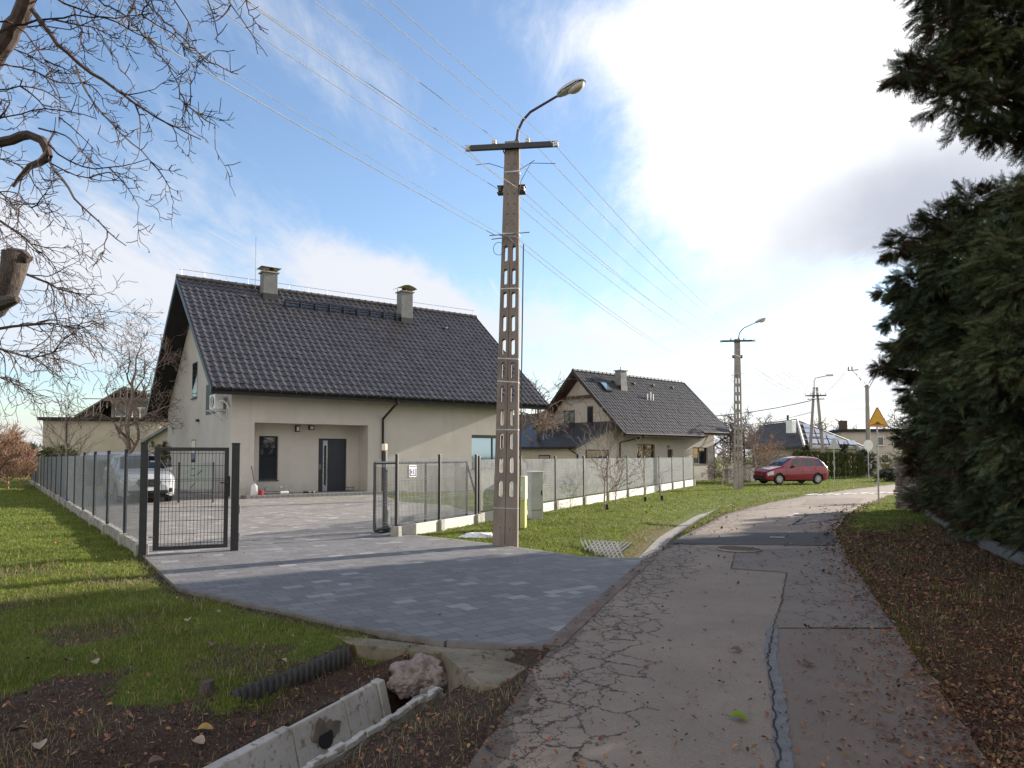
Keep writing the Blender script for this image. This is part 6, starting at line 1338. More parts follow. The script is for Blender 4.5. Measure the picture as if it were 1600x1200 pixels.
# hedge behind the kerb
hb = []
hl = resample([(p[0] + .75, p[1] + .55) for p in wl], 22)
for x, y in hl:
    for z in (.45, 1.2, 2.0): hb.append(((x + rng.normal(0, .08), y, z), (.62, .62, .55)))
t = thing('conifer_hedge', 'tall dark browned hedge growing right behind the low kerb', 'hedge', (hl[0][0], hl[0][1], 0)); q = MB(); blob_sprays(q, hb, 95, rng, (.16, .30)); q.build('foliage', M['conifer'], t, world=True); q = MB(); blob_sprays(q, hb, 45, rng, (.16, .30)); q.build('browned_foliage', M['conifer_br'], t, world=True)
# clipped thujas
def thuja_mb(h, r, n, rng, size=(.10, .2)):
    q = MB(); z = rng.random(n); a = rng.uniform(0, 2 * math.pi, n); prof = np.where(z < .8, 1 - .2 * z, np.sqrt(np.clip(1 - ((z - .8) / .2) ** 2, 0, 1)) * .84); rr = r * prof * rng.uniform(.72, 1.05, n)
    p = np.stack([rr * np.cos(a), rr * np.sin(a), z * h], -1); d = np.stack([np.cos(a) * .6, np.sin(a) * .6, np.full(n, .9)], -1) + rng.normal(0, .25, (n, 3)); sc = rng.uniform(*size, n); scatter(q, SPR[0][0], SPR[0][1], p, d, sc, rng); return q
th = None
ords = ['leftmost', 'second', 'third', 'fourth', 'fifth', 'sixth', 'seventh', 'eighth', 'ninth', 'tenth', 'eleventh', 'twelfth', 'rightmost']
for k in range(13):
    f = k / 12; p = D(1244 + 101 * f, 712, 50 + 3 * f)
    if th is None: th = thing('thuja_shrub', '', 'hedge shrub', (p.x, p.y, 0)); q = thuja_mb(1.0, .225, 900, rng); q.build('foliage', M['thuja'], th); q = MB(); q.tube([(0, 0, -.05), (0, 0, .9)], [.04, .01], 6); q.build('stem', M['bark'], th); o = th
    else: o = copy_tree(th)
    o.location = (p.x, p.y, 0); o.rotation_euler = (0, 0, rng.uniform(0, 6)); o.scale = (1, 1, 1.75 + .1 * rng.random() - .12 * f)
    o['label'] = ('leftmost' if k == 0 else 'rightmost' if k == 12 else ords[k] + ' from the left') + ' of the clipped green columns in the hedge behind the red car'; o['group'] = 'clipped columnar shrubs in the hedge'
def hedge(name, label, pts, h, w, m, dens, size, cat='hedge', core=True):
    c = []; P = resample(pts, max(3, int(sum(math.hypot(b[0] - a[0], b[1] - a[1]) for a, b in zip(pts[:-1], pts[1:])) / (w * .7))))
    for x, y in P:
        for z in np.arange(h * .3, h, h * .33): c.append(((x, y, z), (w * .6, w * .6, h * .22 + .08)))
    t = thing(name, label, cat, (P[0][0], P[0][1], 0)); q = MB(); blob_sprays(q, c, dens, rng, size, droop=-.2); q.build('foliage', m, t, world=True); return t
dxy = lambda px, Y: tuple(D(px, 712, Y).xy)
hedge('dark_hedge', 'dark green block hedge just left of the yield sign post', [dxy(1344, 54), dxy(1357, 54)], 1.65, .8, M['hedge_dk'], 90, (.15, .28))
hedge('yellow_hedge', 'yellowish clipped hedge behind the round shrub at the road bend', [dxy(1360, 58), dxy(1410, 57)], 1.6, .9, M['thuja_yel'], 70, (.15, .28))
hedge('round_shrub', 'low dark mounded shrub at the road bend', [dxy(1380, 47), dxy(1400, 46)], .6, 1.1, M['hedge_dk'], 90, (.12, .22), cat='shrub')
hedge('dark_hedge', 'dark evergreen bush at the far left edge, behind the reddish twigs', [dxy(20, 60), dxy(60, 56)], 2.1, 1.6, M['hedge_dk'], 40, (.25, .5))
hedge('green_hedge', 'green conifer strip showing above the left fence beside the beige block', [dxy(74, 52), dxy(112, 50)], 2.0, .6, M['thuja'], 60, (.2, .35))
hedge('green_hedge', 'green conifer strip between the shed and the near house, behind the white car', [dxy(238, 38), dxy(272, 37)], 1.9, .6, M['thuja'], 60, (.2, .35))
# ---------------------------------------------------------------- bare trees
class Bare:
    def __init__(s, rng): s.r = rng; s.str = []
    def strand(s, pts, r0, r1): s.str.append((np.array(pts), r0, r1))
    def grow(s, p, d, L, r, lev, maxlev, wig=.22, grav=0.0, kids=(3, 6), ratio=.62, ang=(25, 60), tipup=0.0, spur=0):
        n = max(4, int(L / .12) if L < 1.2 else 9); n = min(n, 12); d = d / np.linalg.norm(d); pts = [p]; ds = [d]
        for i in range(n):
            d = d + s.r.normal(0, wig / math.sqrt(n) * 1.6, 3) + np.array([0, 0, (grav + tipup * i / n) / n]); d /= np.linalg.norm(d); p = p + d * L / n; pts.append(p); ds.append(d)
        s.strand(pts, r, max(r * .35, .0022) if lev < maxlev else .002)
        if lev < maxlev:
            k = s.r.integers(*kids) + (2 if lev == 0 else 0)
            for j in range(k):
                f = s.r.uniform(.25, 1.0) if j else 1.0; i = min(n, int(f * n)); a = R(s.r.uniform(*ang)) * (.45 if j == 0 else 1); ax = np.cross(ds[i], s.r.normal(size=3)); ax /= np.linalg.norm(ax); nd = ds[i] * math.cos(a) + ax * math.sin(a)
                s.grow(pts[i], nd, L * ratio * s.r.uniform(.7, 1.15), max(r * (1 - .6 * f) * .72, .004), lev + 1, maxlev, wig, grav, kids, ratio, ang, tipup, spur)
        if spur and r < .03:
            m = int(L * spur)
            for j in range(m):
                i = s.r.integers(1, n + 1); a = R(s.r.uniform(40, 80)); ax = np.cross(ds[i], s.r.normal(size=3)); ax /= np.linalg.norm(ax); nd = ds[i] * math.cos(a) + ax * math.sin(a); l = s.r.uniform(.03, .13); q = pts[i] + (pts[i - 1] - pts[i]) * s.r.random()
                s.strand([q, q + nd * l * .5, q + nd * l + np.array([0, 0, l * .15])], .0045, .0035)
    def mesh(s, scale_r=1.0, minr=0.0):
        q = MB()
        for pts, r0, r1 in s.str:
            n = len(pts); r = np.maximum(np.linspace(r0, r1, n) * scale_r, minr); k = 10 if r0 > .08 else 6 if r0 > .02 else 3; q.tube(pts, r, k, cap=r0 > .05)
        return q
def baretree(label, base, h, r, rngseed, name='bare_tree', maxlev=4, wig=.25, trunkfrac=.3, kids=(3, 6), m='twig', mt='bark', ratio=.66, ang=(22, 55), nb=7, minr=.006, group=None, cat='tree', spread=1.0, grav=.15, spur=0):
    rg = np.random.default_rng(rngseed); b = Bare(rg); t = thing(name, label, cat, base, group=group); top = np.array([rg.normal(0, .05) * h, rg.normal(0, .05) * h, h * .75]); th_ = h * trunkfrac
    n = 8; tp = [np.array([0, 0, -.1])]
    for i in range(1, n + 1): tp.append(top * i / n + rg.normal(0, .012 * h, 3) * (i < n))
    q = MB(); q.tube(tp, np.linspace(r, r * .3, n + 1), 12); q.build('trunk', M[mt], t)
    for j in range(nb):
        f = trunkfrac + (1 - trunkfrac) * (j + .5) / nb; i = f * n; i0 = min(int(i), n - 1); p = tp[i0] + (tp[i0 + 1] - tp[i0]) * (i - i0); a = j * 2.4 + rg.uniform(-.5, .5); e = .5 + .5 * f; d = np.array([math.cos(a) * spread, math.sin(a) * spread, e]); b.grow(p, d, h * .42 * (1.15 - .5 * f), r * (.55 - .3 * f), 1, maxlev, wig, grav, kids, ratio, ang, spur=spur)
    b.grow(tp[-1], np.array([.1, 0, 1.]), h * .28, r * .3, 1, maxlev, wig, grav, kids, ratio, ang, spur=spur)
    b.mesh(1, minr).build('crown', M[m], t); return t
# tree behind the left fence
c0 = D(196, 712, 34); baretree('bare tree with forked pale trunk behind the left fence, before the beige block', (c0.x, c0.y, 0), 6.7, .17, 3, maxlev=5, m='twig_lt', mt='bark_pale', wig=.36, nb=8, minr=.009, trunkfrac=.28, ratio=.66, kids=(3, 5))
c0 = D(113, 712, 30); baretree('slender young bare birch in front of the beige flat-roofed block', (c0.x, c0.y, 0), 4.1, .05, 5, name='young_tree', maxlev=3, m='twig_lt', mt='bark_pale', wig=.15, nb=12, ratio=.5, minr=.007, trunkfrac=.2, grav=.3, spread=.8)
# trees on the right-hand lawn
for (px, py, h, sd_, lb, kw) in ((948, 796, 2.9, 8, 'slender bare sapling with upswept branches, nearest and tallest in the lawn row', dict(nb=9, r=.030, maxlev=3)),
                             (964, 788, 1.7, 9, 'low twiggy bare shrub just behind the nearest sapling', dict(nb=16, r=.025, maxlev=3, name='bare_shrub', trunkfrac=.06, cat='shrub')),
                             (1008, 783, 2.4, 10, 'thin staked sapling in the middle of the lawn row', dict(nb=7, r=.020, maxlev=2)), (1034, 781, .9, 12, 'tiny sapling stub at the right end of the lawn row', dict(nb=3, r=.014, maxlev=2))):
    g0 = G(px, py); kw = dict(kw); nm = kw.pop('name', 'sapling'); rr_ = kw.pop('r'); cat_ = kw.pop('cat', 'tree'); tf = kw.pop('trunkfrac', .15)
    t = baretree(lb, (g0.x, g0.y, 0), h, rr_, sd_, name=nm, m='twig_lt', mt='bark_pale', wig=.22, ratio=.55, minr=.005, ang=(15, 40), trunkfrac=tf, spread=.75, cat=cat_, **kw)
    if nm == 'sapling': q = MB(); q.rbox((0, 0, .06), (.09, .09, .2), .01); q.build('trunk_guard', M['black'], t)
c0 = D(838, 712, 44); baretree('bare crooked tree rising between the two houses', (c0.x, c0.y, 0), 6.4, .2, 21, maxlev=4, m='twig_lt', mt='bark', wig=.5, nb=7, minr=.012)
nb_ = D(853, 662, 40); t = thing('witches_broom', 'tangled brown clump of twigs hanging at the corner between the houses', 'twig clump', nb_); b = Bare(np.random.default_rng(5))
for k in range(60): d = b.r.normal(size=3); d[2] += .3; b.grow(np.zeros(3), d, b.r.uniform(.4, .95), .012, 1, 2, .5, 0, (3, 6), .6)
b.mesh(1, .008).build('twigs', M['twig_lt'], t)
# bushes and fence near the second pole
for k, (px, Y, h, lb, m) in enumerate(((1128, 43, 2.0, 'dry straw-coloured bush at the corner of the second house', 'twig_lt'), (1180, 45, 3.3, 'wide tangled fruit bush behind the second lamp pole', 'twig_lt'), (1200, 47, 2.6, 'tangled reddish bush above the bonnet of the red car', 'twig_red'), (1150, 47, 3.2, 'bare bush between the second house and the second lamp pole', 'twig'))):
    c0 = D(px, 712, Y); baretree(lb, (c0.x, c0.y, 0), h, .07, 30 + k, name='bare_bush', maxlev=4, m=m, mt='bark_pale', wig=.45, nb=12, trunkfrac=.08, minr=.010, cat='bush', group='tangled bushes beyond the second house', kids=(3, 6))
for k, px in enumerate((1139, 1152, 1167)):
    c0 = D(px, 712, 44 + k); t = thing('stone_pillar', ('left', 'middle', 'right')[k] + ' pale stone fence pillar behind the second lamp pole', 'pillar', (c0.x, c0.y, 0), R(10), 'pale stone fence pillars'); q = MB(); q.rbox((0, 0, .5), (.38, .38, 1.2 - .15 * k), .03); q.build('shaft', M['concrete_lt'], t); q = MB(); q.rbox((0, 0, 1.12 - .075 * k), (.48, .48, .07), .02); q.build('cap', M['concrete_lt'], t)
c0 = D(1190, 712, 46); t = thing('white_garden_wall', 'low white garden wall behind the front of the red car', 'wall', (c0.x, c0.y, 0), R(8)); q = MB(); q.rbox((0, 0, .4), (1.6, .2, 1.0), .02); q.build('masonry', M['white'], t); q = MB(); q.rbox((0, 0, .92), (1.7, .3, .06), .01); q.build('coping', M['concrete'], t)
for k, (px, Y, h) in enumerate(((1165, 80, 6.0), (1195, 84, 5.4), (1140, 78, 5.5), (1295, 88, 5.6), (1420, 70, 6), (1330, 95, 4.6))):
    c0 = D(px, 712, Y); baretree(('bare tree just left of the second lamp pole, far behind', 'bare tree rising behind the bungalow roof on its left', 'bare tree behind the right end of the second house', 'bare tree right of the A-shaped pole, behind the bungalow', 'bare tree beside the warning sign, far behind', 'small bare tree behind the flat-roofed house')[k], (c0.x, c0.y, 0), h, .15, 40 + k, maxlev=4, m='twig', wig=.4, nb=8, minr=.02, group='bare trees in the distance')
c0 = D(1215, 712, 54); 
for k, (px, Y, h) in enumerate(((1258, 52, 2.0), (1318, 56, 2.2))):
    c0 = D(px, 712, Y); t = thing('small_pine', ('small dark evergreen in front of the bungalow, left of the A-shaped pole', 'small dark evergreen by the bungalow, right of the A-shaped pole')[k], 'conifer tree', (c0.x, c0.y, 0)); q = MB(); q.tube([(0, 0, 0), (0, 0, h * 1.1)], [.07, .01], 6); q.build('trunk', M['bark'], t); q = MB(); blob_sprays(q, [((0, 0, z * h), (.75 * (1.15 - z), .75 * (1.15 - z), .25)) for z in (.5, .7, .85, 1.0, 1.12)], 60, rng, (.2, .4)); q.build('crown', M['hedge_dk'], t)
# reddish shrubs on the far left
for k, (px, Y, h) in enumerate(((-12, 34, 2.4), (14, 36, 2.3), (36, 38, 2.0), (-45, 33, 2.6), (0, 44, 3.2))):
    c0 = D(px, 712, Y); t = baretree(('reddish twig shrub cut by the left edge of the picture', 'second reddish twig shrub from the left edge', 'reddish twig shrub beside the fence end', 'reddish twig shrub beyond the left edge', 'taller reddish shrub behind the others')[k], (c0.x, c0.y, 0), h, .05, 60 + k, name='twig_shrub', maxlev=4, m='twig_red', mt='twig_red', wig=.2, nb=20, trunkfrac=.05, minr=.008, kids=(4, 7), ang=(10, 35), cat='shrub', group='reddish twig shrubs at the field edge', spread=.55)
# ---------------------------------------------------------------- near tree at the left
rg = np.random.default_rng(77); b = Bare(rg)
def traced(pts, Y0, Y1, r0, r1, twigs=0, tl=(.3, .8), lev=2, down=.1, jit=.0, end=True):
    n = len(pts); P_ = [np.array(D(x, y, Y0 + (Y1 - Y0) * i / (n - 1))) for i, (x, y) in enumerate(pts)]
    # refine
    A = np.array(P_); d = np.r_[0, np.cumsum(np.linalg.norm(np.diff(A, axis=0), axis=1))]; m = max(6, int(d[-1] / .10)); tt = np.linspace(0, d[-1], m); Q = np.stack([np.interp(tt, d, A[:, k]) for k in range(3)], -1); 
    for _ in range(5): Q[1:-1] = (Q[:-2] + 2 * Q[1:-1] + Q[2:]) / 4
    Q[1:-1] += rg.normal(0, .007 + r1 * .06, (m - 2, 3)); b.strand(Q, r0, r1)
    for j in range(int(twigs * .36)):
        f = rg.uniform(.05, 1); i = min(m - 2, int(f * (m - 1))); dd = Q[i + 1] - Q[i]; dd /= np.linalg.norm(dd); ax = np.cross(dd, rg.normal(size=3)); ax /= np.linalg.norm(ax); a = R(rg.uniform(25, 70)); nd = dd * math.cos(a) + ax * math.sin(a); nd[2] -= down
        b.grow(Q[i], nd, rg.uniform(*tl), .011 * (1.25 - .5 * f), 3 - lev, 3, .38, -.15, (2, 5), .6, (25, 60), spur=9)
    m2 = int(d[-1] * 9)
    for j in range(m2):
        i = rg.integers(1, m - 1); dd = Q[i + 1] - Q[i]; dd /= np.linalg.norm(dd) + 1e-9; ax = np.cross(dd, rg.normal(size=3)); ax /= np.linalg.norm(ax); nd = dd * .4 + ax; l = rg.uniform(.04, .14)
        if r0 < .03: b.strand([Q[i], Q[i] + nd * l * .5, Q[i] + nd * l + np.array([0, 0, .2 * l])], .0045, .0035)
T = lambda *a, **k: traced(*a, **k)
T([(-260, 420), (-120, 250), (-20, 110), (15, 55), (45, 0), (80, -90), (140, -220)], 7.2, 6.6, .13, .05, 14, (.6, 1.2), 3)
T([(-160, 300), (-60, 240), (0, 225), (30, 212), (60, 203), (72, 215), (76, 245)], 7.0, 6.8, .055, .040, 5, (.3, .7), 2)
T([(76, 245), (60, 252), (38, 262), (24, 275), (20, 292)], 6.8, 6.8, .040, .014, 3, (.3, .5), 2)
T([(-300, 560), (-150, 520), (-60, 500)], 7.3, 7.0, .2, .16)
for pts, r, tw in (([(50, 15), (75, 55), (105, 85), (118, 103), (150, 115), (200, 152), (250, 192), (290, 205), (314, 218)], .022, 10), ([(118, 103), (126, 140), (138, 160), (170, 190), (205, 225), (232, 244), (253, 264)], .012, 6),
                   ([(75, 248), (95, 275), (112, 305), (130, 332), (152, 343), (175, 362), (197, 384)], .016, 8), ([(76, 225), (100, 262), (140, 268), (185, 262), (232, 248)], .010, 3), ([(80, 255), (110, 282), (145, 280), (180, 282)], .008, 3),
                   ([(60, 200), (95, 202), (120, 220), (132, 252), (160, 262)], .010, 4), ([(110, -60), (150, 0), (200, 25), (245, 80), (275, 120), (285, 165), (310, 198)], .012, 9), ([(190, -60), (235, 15), (270, 45), (300, 75), (330, 100), (372, 116)], .012, 8),
                   ([(280, -60), (325, 0), (338, 35), (340, 68)], .009, 4), ([(340, -50), (355, 5), (385, 40), (402, 62), (418, 88)], .009, 5), ([(375, -50), (388, 22), (412, 48)], .007, 3), ([(20, -40), (120, 15), (190, 35), (230, 60), (262, 80)], .014, 9),
                   ([(200, -50), (210, 20), (225, 60), (258, 95), (278, 118)], .008, 5), ([(-40, 60), (30, 40), (100, 20), (170, 30), (240, 20)], .014, 9), ([(-60, 130), (0, 95), (50, 110), (90, 130), (140, 128)], .012, 7),
                   ([(-80, 270), (-10, 245), (30, 250), (60, 290), (75, 330), (95, 348)], .010, 5), ([(-40, 150), (30, 132), (60, 128), (90, 150), (110, 175)], .010, 6), ([(-60, 30), (30, 30), (70, 90), (95, 150), (92, 200)], .012, 8),
                   ([(95, -60), (150, 40), (165, 70), (190, 110), (210, 140)], .008, 5), ([(240, -60), (260, -10), (295, 20), (300, 50)], .008, 4), ([(-50, 200), (20, 180), (60, 165), (110, 170), (150, 185)], .009, 6), ([(-60, 320), (0, 290), (40, 300), (60, 340)], .009, 5)):
    T(pts, rg.uniform(6.2, 7.4), rg.uniform(5.8, 7.2), r, .0045, tw, (.18, .55), 2)
bx, by = -9.3, 7.8
t = thing('walnut_tree', 'big bare old tree leaning in from the left, twigs across the upper sky', 'tree', (bx, by, 0)); q = MB(); j0 = np.array(D(-260, 420, 7.2)); q.tube([(bx, by, -.3), (bx + .05, by, 1.2), (bx + .2, by - .1, 2.2), tuple(j0)], [.36, .30, .26, .20], 16); q.tube([(bx + .2, by - .1, 2.0), tuple(D(-300, 560, 7.3)), tuple(D(-150, 520, 7.15)), tuple(D(-60, 500, 7.0))], [.24, .2, .17, .14], 12); q.tube([(bx + .2, by - .1, 2.2), tuple(D(-160, 300, 7.0))], [.15, .08], 10)
q.build('trunk', M['bark'], t, world=True); b.mesh(1, .0026).build('branches', M['twig'], t, world=True)
q = MB(); stub = [D(-60, 500, 7.0), D(-10, 478, 6.95), D(8, 455, 6.9), D(20, 425, 6.9), D(26, 396, 6.9)]; q.tube(stub, [.13, .125, .115, .11, .125], 14); sb2 = q.build('cut_limb', M['bark'], t, world=True, smooth=True)
q = MB(); e = stub[-1]; q.tube([e + Vector((-.05, 0, -.02)), e + Vector((.09, -.02, -.03)), e + Vector((.14, -.02, -.07))], [.08, .06, .04], 8); q.build('branch_collar', M['bark'], sb2, world=True); q = MB(); q.tube([D(-10, 478, 6.95), D(15, 470, 6.8), D(28, 468, 6.75)], [.09, .06, .03], 8); q.build('branch_collar', M['bark'], sb2, world=True)
# a second bare tree further back on the left
b = Bare(np.random.default_rng(91)); c0 = D(-190, 712, 15); base = np.array([c0.x, c0.y, 0])
t = thing('bare_tree', 'second bare tree behind the big one, fine twigs at mid height on the left', 'tree', tuple(base)); q = MB(); q.tube([base + [0, 0, -.2], base + [.1, 0, 2.0], np.array(D(-170, 470, 15)), np.array(D(-140, 350, 15))], [.28, .2, .14, .08], 12); q.build('trunk', M['bark'], t, world=True)
rg = b.r
def T2(pts, Y, r, tw, tl=(.5, 1.2)):
    A = np.array([tuple(D(x, y, Y + rg.normal(0, .3))) for x, y in pts]); b.strand(A, r, .008)
    for j in range(tw):
        f = rg.uniform(.2, 1); i = f * (len(A) - 1); i0 = min(int(i), len(A) - 2); p = A[i0] + (A[i0 + 1] - A[i0]) * (i - i0); dd = A[i0 + 1] - A[i0]; dd /= np.linalg.norm(dd); ax = np.cross(dd, rg.normal(size=3)); ax /= np.linalg.norm(ax); a = R(rg.uniform(20, 60)); b.grow(p, dd * math.cos(a) + ax * math.sin(a), rg.uniform(*tl), .016, 1, 3, .35, -.35, (3, 5), .62, (20, 50), spur=3)
for pts, r, tw in (([(-170, 470), (-60, 430), (20, 420), (70, 440), (100, 455)], .06, 16), ([(-165, 520), (-50, 500), (0, 545), (50, 560), (105, 545)], .05, 14), ([(-150, 400), (-60, 350), (0, 345), (40, 372), (60, 395)], .05, 12), ([(-160, 500), (-40, 520), (20, 510), (80, 505), (115, 512)], .05, 14), ([(-160, 540), (-40, 570), (0, 590), (40, 600)], .03, 6), ([(-140, 350), (-60, 290), (0, 300), (30, 330)], .03, 7)): T2(pts, 15, r, tw)
b.mesh(1, .0055).build('branches', M['twig'], t, world=True)
# ---------------------------------------------------------------- grass, leaves
def blades(name, n, xr, yr, accept, h, w, m, label, seed, lean=.5, dens_pow=None):
    rg = np.random.default_rng(seed)
    # sample by distance so that blades stay a similar size in view
    u = rg.random(n); y = yr[0] * (yr[1] / yr[0]) ** u if dens_pow else rg.uniform(*yr, n); x = rg.uniform(-1, 1, n) * 1.0
    x = (x * .80) * y; k = (x > xr[0]) & (x < xr[1]) & (x > -.80 * y - .5) & (x < .80 * y + .5); x, y = x[k], y[k]; k = accept(x, y, rg); x, y = x[k], y[k]; z = hz(x, y); n = len(x)
    ds = np.clip(y / 6.5, .85, 6); hh = rg.uniform(*h, n) * (.6 + .8 * (np.sin(3 * x + 1) * np.sin(2.7 * y) * .5 + .5)) * np.clip(ds, 1, 1.35); wd_ = w * ds * rg.uniform(.6, 1.2, n); a = rg.uniform(0, 2 * math.pi, n); la = rg.uniform(0, 2 * math.pi, n); ln = rg.uniform(.1, lean, n) * hh
    sx, sy = np.cos(a) * wd_ / 2, np.sin(a) * wd_ / 2; lx, ly = np.cos(la) * ln, np.sin(la) * ln
    V = np.empty((n, 5, 3)); V[:, 0] = np.stack([x - sx, y - sy, z - .005], -1); V[:, 1] = np.stack([x + sx, y + sy, z - .005], -1); V[:, 2] = np.stack([x + sx * .7 + lx * .35, y + sy * .7 + ly * .35, z + hh * .6], -1); V[:, 3] = np.stack([x - sx * .7 + lx * .35, y - sy * .7 + ly * .35, z + hh * .6], -1); V[:, 4] = np.stack([x + lx, y + ly, z + hh * .95], -1)
    q = MB(); o = (np.arange(n) * 5)[:, None]; q.add(V.reshape(-1, 3), o + np.array([0, 1, 2, 3])); q.f.append(o + np.array([3, 2, 4])); ob = q.build(name, m); tag(ob, label, kind='stuff'); return ob
def grassmat(name, c1, c2, c3):
    m, k, b = newmat(name); g = k.t.nodes.new('ShaderNodeNewGeometry'); pos = g.outputs['Position']; ri = g.outputs['Random Per Island']
    c = k.mix(k.ramp(k.noise(pos, 1.0, 5, .65), .38, .62), c1, c2); c = k.mix(k.m('MULTIPLY', k.ramp(ri, .62, 1.0), .9), c, c3); c = k.mix(k.m('MULTIPLY', k.ramp(k.noise(pos, 2.3, 6, .75), .47, .66), .6), c, tuple(x * .7 for x in c3)); c = k.n('ShaderNodeHueSaturation', Value=k.m('ADD', .65, k.m('MULTIPLY', k.m('FRACT', k.m('MULTIPLY', ri, 13.7)), .7)), Color=c)
    k.set(b.inputs['Base Color'], c); b.inputs['Roughness'].default_value = .6; b.inputs['Specular IOR Level'].default_value = .25
    tr = k.t.nodes.new('ShaderNodeBsdfTranslucent'); k.set(tr.inputs[0], c); mx = k.t.nodes.new('ShaderNodeMixShader'); mx.inputs[0].default_value = .3; out = [n for n in k.t.nodes if n.type == 'OUTPUT_MATERIAL'][0]; k.L.new(b.outputs[0], mx.inputs[1]); k.L.new(tr.outputs[0], mx.inputs[2]); k.L.new(mx.outputs[0], out.inputs[0]); return m
M['grass'] = grassmat('grass_blades', (.095, .145, .016), (.185, .245, .030), (.26, .22, .08)); M['grass_dry'] = grassmat('dry_grass', (.24, .20, .09), (.17, .17, .06), (.42, .36, .22))
def free(x, y): return ~(inpoly(x, y, roadpoly) | inpoly(x, y, drive) | inpoly(x, y, yardpoly))
def acc_lawn(x, y, rg):
    jx, jy = rg.normal(0, .09, len(x)), rg.normal(0, .09, len(x)); d, l, r = zones(x + jx, y + jy); thin = .55 + .45 * np.sin(2.9 * x + 1.3 * np.sin(2 * y)) * np.sin(2.2 * y + x); p = (1 - d) ** 1.2 * (1 - l * .93) * (1 - .75 * r) * np.clip(thin + .35 + .3 * (y > 12), .2, 1); dn, sn_, pn = pdist(x, y, DN); return free(x, y) & (rg.random(len(x)) < p) & (dn > .42)
def acc_dry(x, y, rg):
    d, l, r = zones(x, y); dn, sn_, pn = pdist(x, y, DN); p = np.maximum(r * .9, (.20 + .35 * (np.sin(2.3 * x + 1.1 * y) * np.sin(1.9 * y - .8 * x + 1) > .35)) * (x < 2) * (y < 11) + .10 * l + .05); p = p * (1 - .55 * d); return free(x, y) & (rg.random(len(x)) < p) & (dn > .3)
GD = 1.0
blades('lawn_grass', int(850000 * GD), (-40, 30), (3.4, 55), acc_lawn, (.014, .040), .0055, M['grass'], 'short green winter lawn grass', 1, dens_pow=True, lean=.9)
blades('dry_grass', int(200000 * GD), (-30, 30), (3.4, 50), acc_dry, (.025, .08), .0048, M['grass_dry'], 'dry straw grass on the ditch banks and verges', 2, dens_pow=True, lean=1.2)
def leaves(name, n, accept, size, m, label, seed, xr, yr, zoff=.004):
    rg = np.random.default_rng(seed); y = yr[0] * (yr[1] / yr[0]) ** rg.random(n); x = rg.uniform(-.8, .8, n) * y; k = (x > xr[0]) & (x < xr[1]); x, y = x[k], y[k]; k = accept(x, y, rg); x, y = x[k], y[k]; n = len(x)
    z = np.where(inpoly(x, y, roadpoly), .026, hz(x, y)) + zoff; z = np.where(inpoly(x, y, drive), .016, z)
    a = rg.uniform(0, 2 * math.pi, n); s = (size[0] + (size[1] - size[0]) * rg.random(n) ** 2.2) * np.clip(y / 8, .9, 2.2); ca, sa = np.cos(a), np.sin(a); tx, ty = rg.normal(0, .35, n), rg.normal(0, .35, n); cur = rg.uniform(-.1, .45, n)
    tmpl = [(-.5, 0, 0), (-.15, .27, 1), (.25, .22, 1), (.55, 0, 0), (.25, -.22, 1), (-.15, -.27, 1)]; V = np.empty((n, 6, 3))
    for i, (px, py, c) in enumerate(tmpl): lx, ly = px * s, py * s; V[:, i] = np.stack([x + ca * lx - sa * ly, y + sa * lx + ca * ly, z + .006 + np.abs(tx) * .02 + tx * lx + ty * ly + c * cur * s * .5], -1)
    V[:, :, 2] = np.maximum(V[:, :, 2], z[:, None]); q = MB(); o = (np.arange(n) * 6)[:, None]; q.add(V.reshape(-1, 3), o + np.array([0, 3, 2, 1])); q.f.append(o + np.array([0, 5, 4, 3])); ob = q.build(name, m); tag(ob, label, kind='stuff'); return ob
M['litter'] = mat('leaf_litter', (.19, .080, .035), (.095, .045, .025), 3, .8, island=.75, c3=(.30, .18, .08))
def acc_lit(x, y, rg):
    d, l, r = zones(x + rg.normal(0, .1, len(x)), y); l = l * np.clip(.75 + .6 * np.sin(4.1 * x + 2 * np.sin(3 * y)) * np.sin(3.3 * y + x), .25, 1); dr, sr, _ = pdist(x, y, roadR); dl, sl_, _ = pdist(x, y, roadL); on = inpoly(x, y, roadpoly)
    p = l * .9 + on * (.75 * np.exp(-dr / .22) + .08 * np.exp(-dr / .7) * (y < 7) + .0012) + on * .25 * np.exp(-dl / .12) + d * .10 * (~on) + .016 + .02 * (x < 0) * (y < 10) * (~on); p = p * ~inpoly(x, y, drive) + inpoly(x, y, drive) * .002; return (rg.random(len(x)) < p) & ~inpoly(x, y, yardpoly)
leaves('leaf_litter', 230000, acc_lit, (.012, .050), M['litter'], 'brown fallen leaves and needles on the right verge and road edge', 5, (-9, 14), (3.3, 24))
def acc_grav(x, y, rg): d, l, r = zones(x, y); return (rg.random(len(x)) < d * .8) & free(x, y)
leaves('gravel', 120000, acc_grav, (.006, .016), mat('gravel_bits', (.15, .10, .075), (.08, .05, .038), 30, .9, island=.6), 'fine reddish gravel and soil crumbs beside the ditch', 6, (-7, 3), (3.3, 9))
M['leaf_y'] = mat('leaf_yellow', (.36, .22, .06), (.28, .17, .05), 30, .7, .3); M['leaf_p'] = mat('leaf_pale', (.34, .25, .18), (.26, .19, .13), 30, .7, .3); M['leaf_b'] = mat('leaf_brown', (.16, .085, .05), (.12, .065, .04), 30, .7, .3)
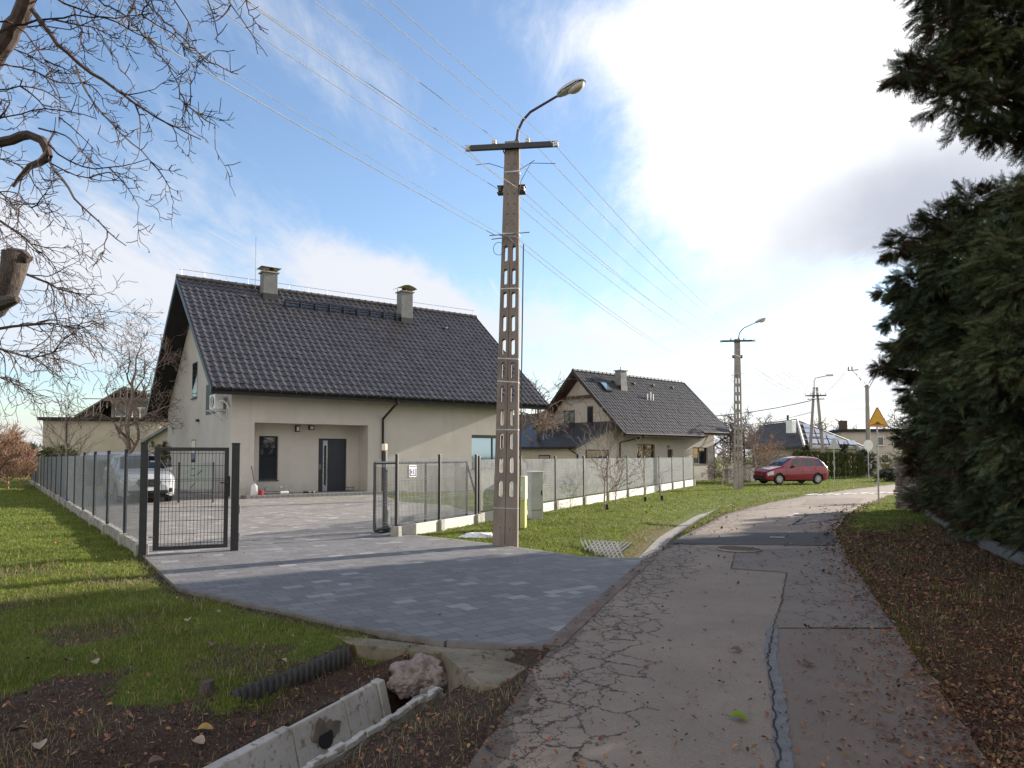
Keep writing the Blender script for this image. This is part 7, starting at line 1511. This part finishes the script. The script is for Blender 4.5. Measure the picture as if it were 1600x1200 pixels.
for px, py, s, m, lb in ((321, 1123, .10, 'leaf_y', 'bright yellow fallen leaf on the dirt below the stake stub'), (310, 1137, .10, 'leaf_p', 'pale curled leaf just below the yellow one'), (62, 1168, .10, 'leaf_p', 'pale leaf on the dirt at the lower left'), (428, 1125, .12, 'leaf_b', 'orange-brown leaf beside the concrete drain trough'), (293, 973, .09, 'leaf_p', 'folded pale leaf on the lawn below the driveway kerb'), (332, 1012, .12, 'leaf_b', 'dark curled leaf in the middle of the near lawn'),
                     (148, 1040, .09, 'leaf_p', 'lighter one of two leaves at the edge of the bare soil'), (107, 1037, .08, 'leaf_b', 'browner of two leaves at the edge of the bare soil'), (245, 1167, .09, 'leaf_b', 'brown leaf low in the middle of the bare soil'), (440, 1034, .10, 'leaf_p', 'pale leaf just above the corrugated edging'), (344, 957, .07, 'leaf_p', 'small whitish leaf near the kerb'), (30, 1142, .11, 'leaf_b', 'large reddish leaf at the left edge of the bare soil'),
                     (1150, 1024, .10, 'leaf_b', 'dark leaf lying alone on the asphalt'), (1155, 1132, .11, 'grass', 'small green sprig lying on the asphalt'), (1263, 1046, .11, 'leaf_b', 'curled brown leaf on the reddish asphalt patch')):
    g0 = G(px, py, 0); z = float(hz(g0.x, g0.y)) if not inpoly(np.array(g0.x), np.array(g0.y), roadpoly) else .03; t = thing('fallen_leaf', lb, 'leaf', (g0.x, g0.y, z + .035 if z < .02 else z), rng.uniform(0, 6)); q = MB(); V = []; fs = []; N_ = 9
    for a in range(N_):
        f = a / (N_ - 1); w_ = math.sin(f * math.pi) ** .7 * .36 * s; x = (f - .5) * s; zz = .05 * s * math.sin(f * 5) + .012; V += [(x, w_, zz + w_ * .7), (x, 0, zz), (x, -w_, zz + w_ * .35)]
    for a in range(N_ - 1): b_ = a * 3; fs += [[b_, b_ + 1, b_ + 4, b_ + 3], [b_ + 1, b_ + 2, b_ + 5, b_ + 4]]
    q.add(V, fs); q.tube([(-s * .5, 0, .012), (-s * .75, .01, .02)], .002, 4); q.build('blade', M[m], t, smooth=True)
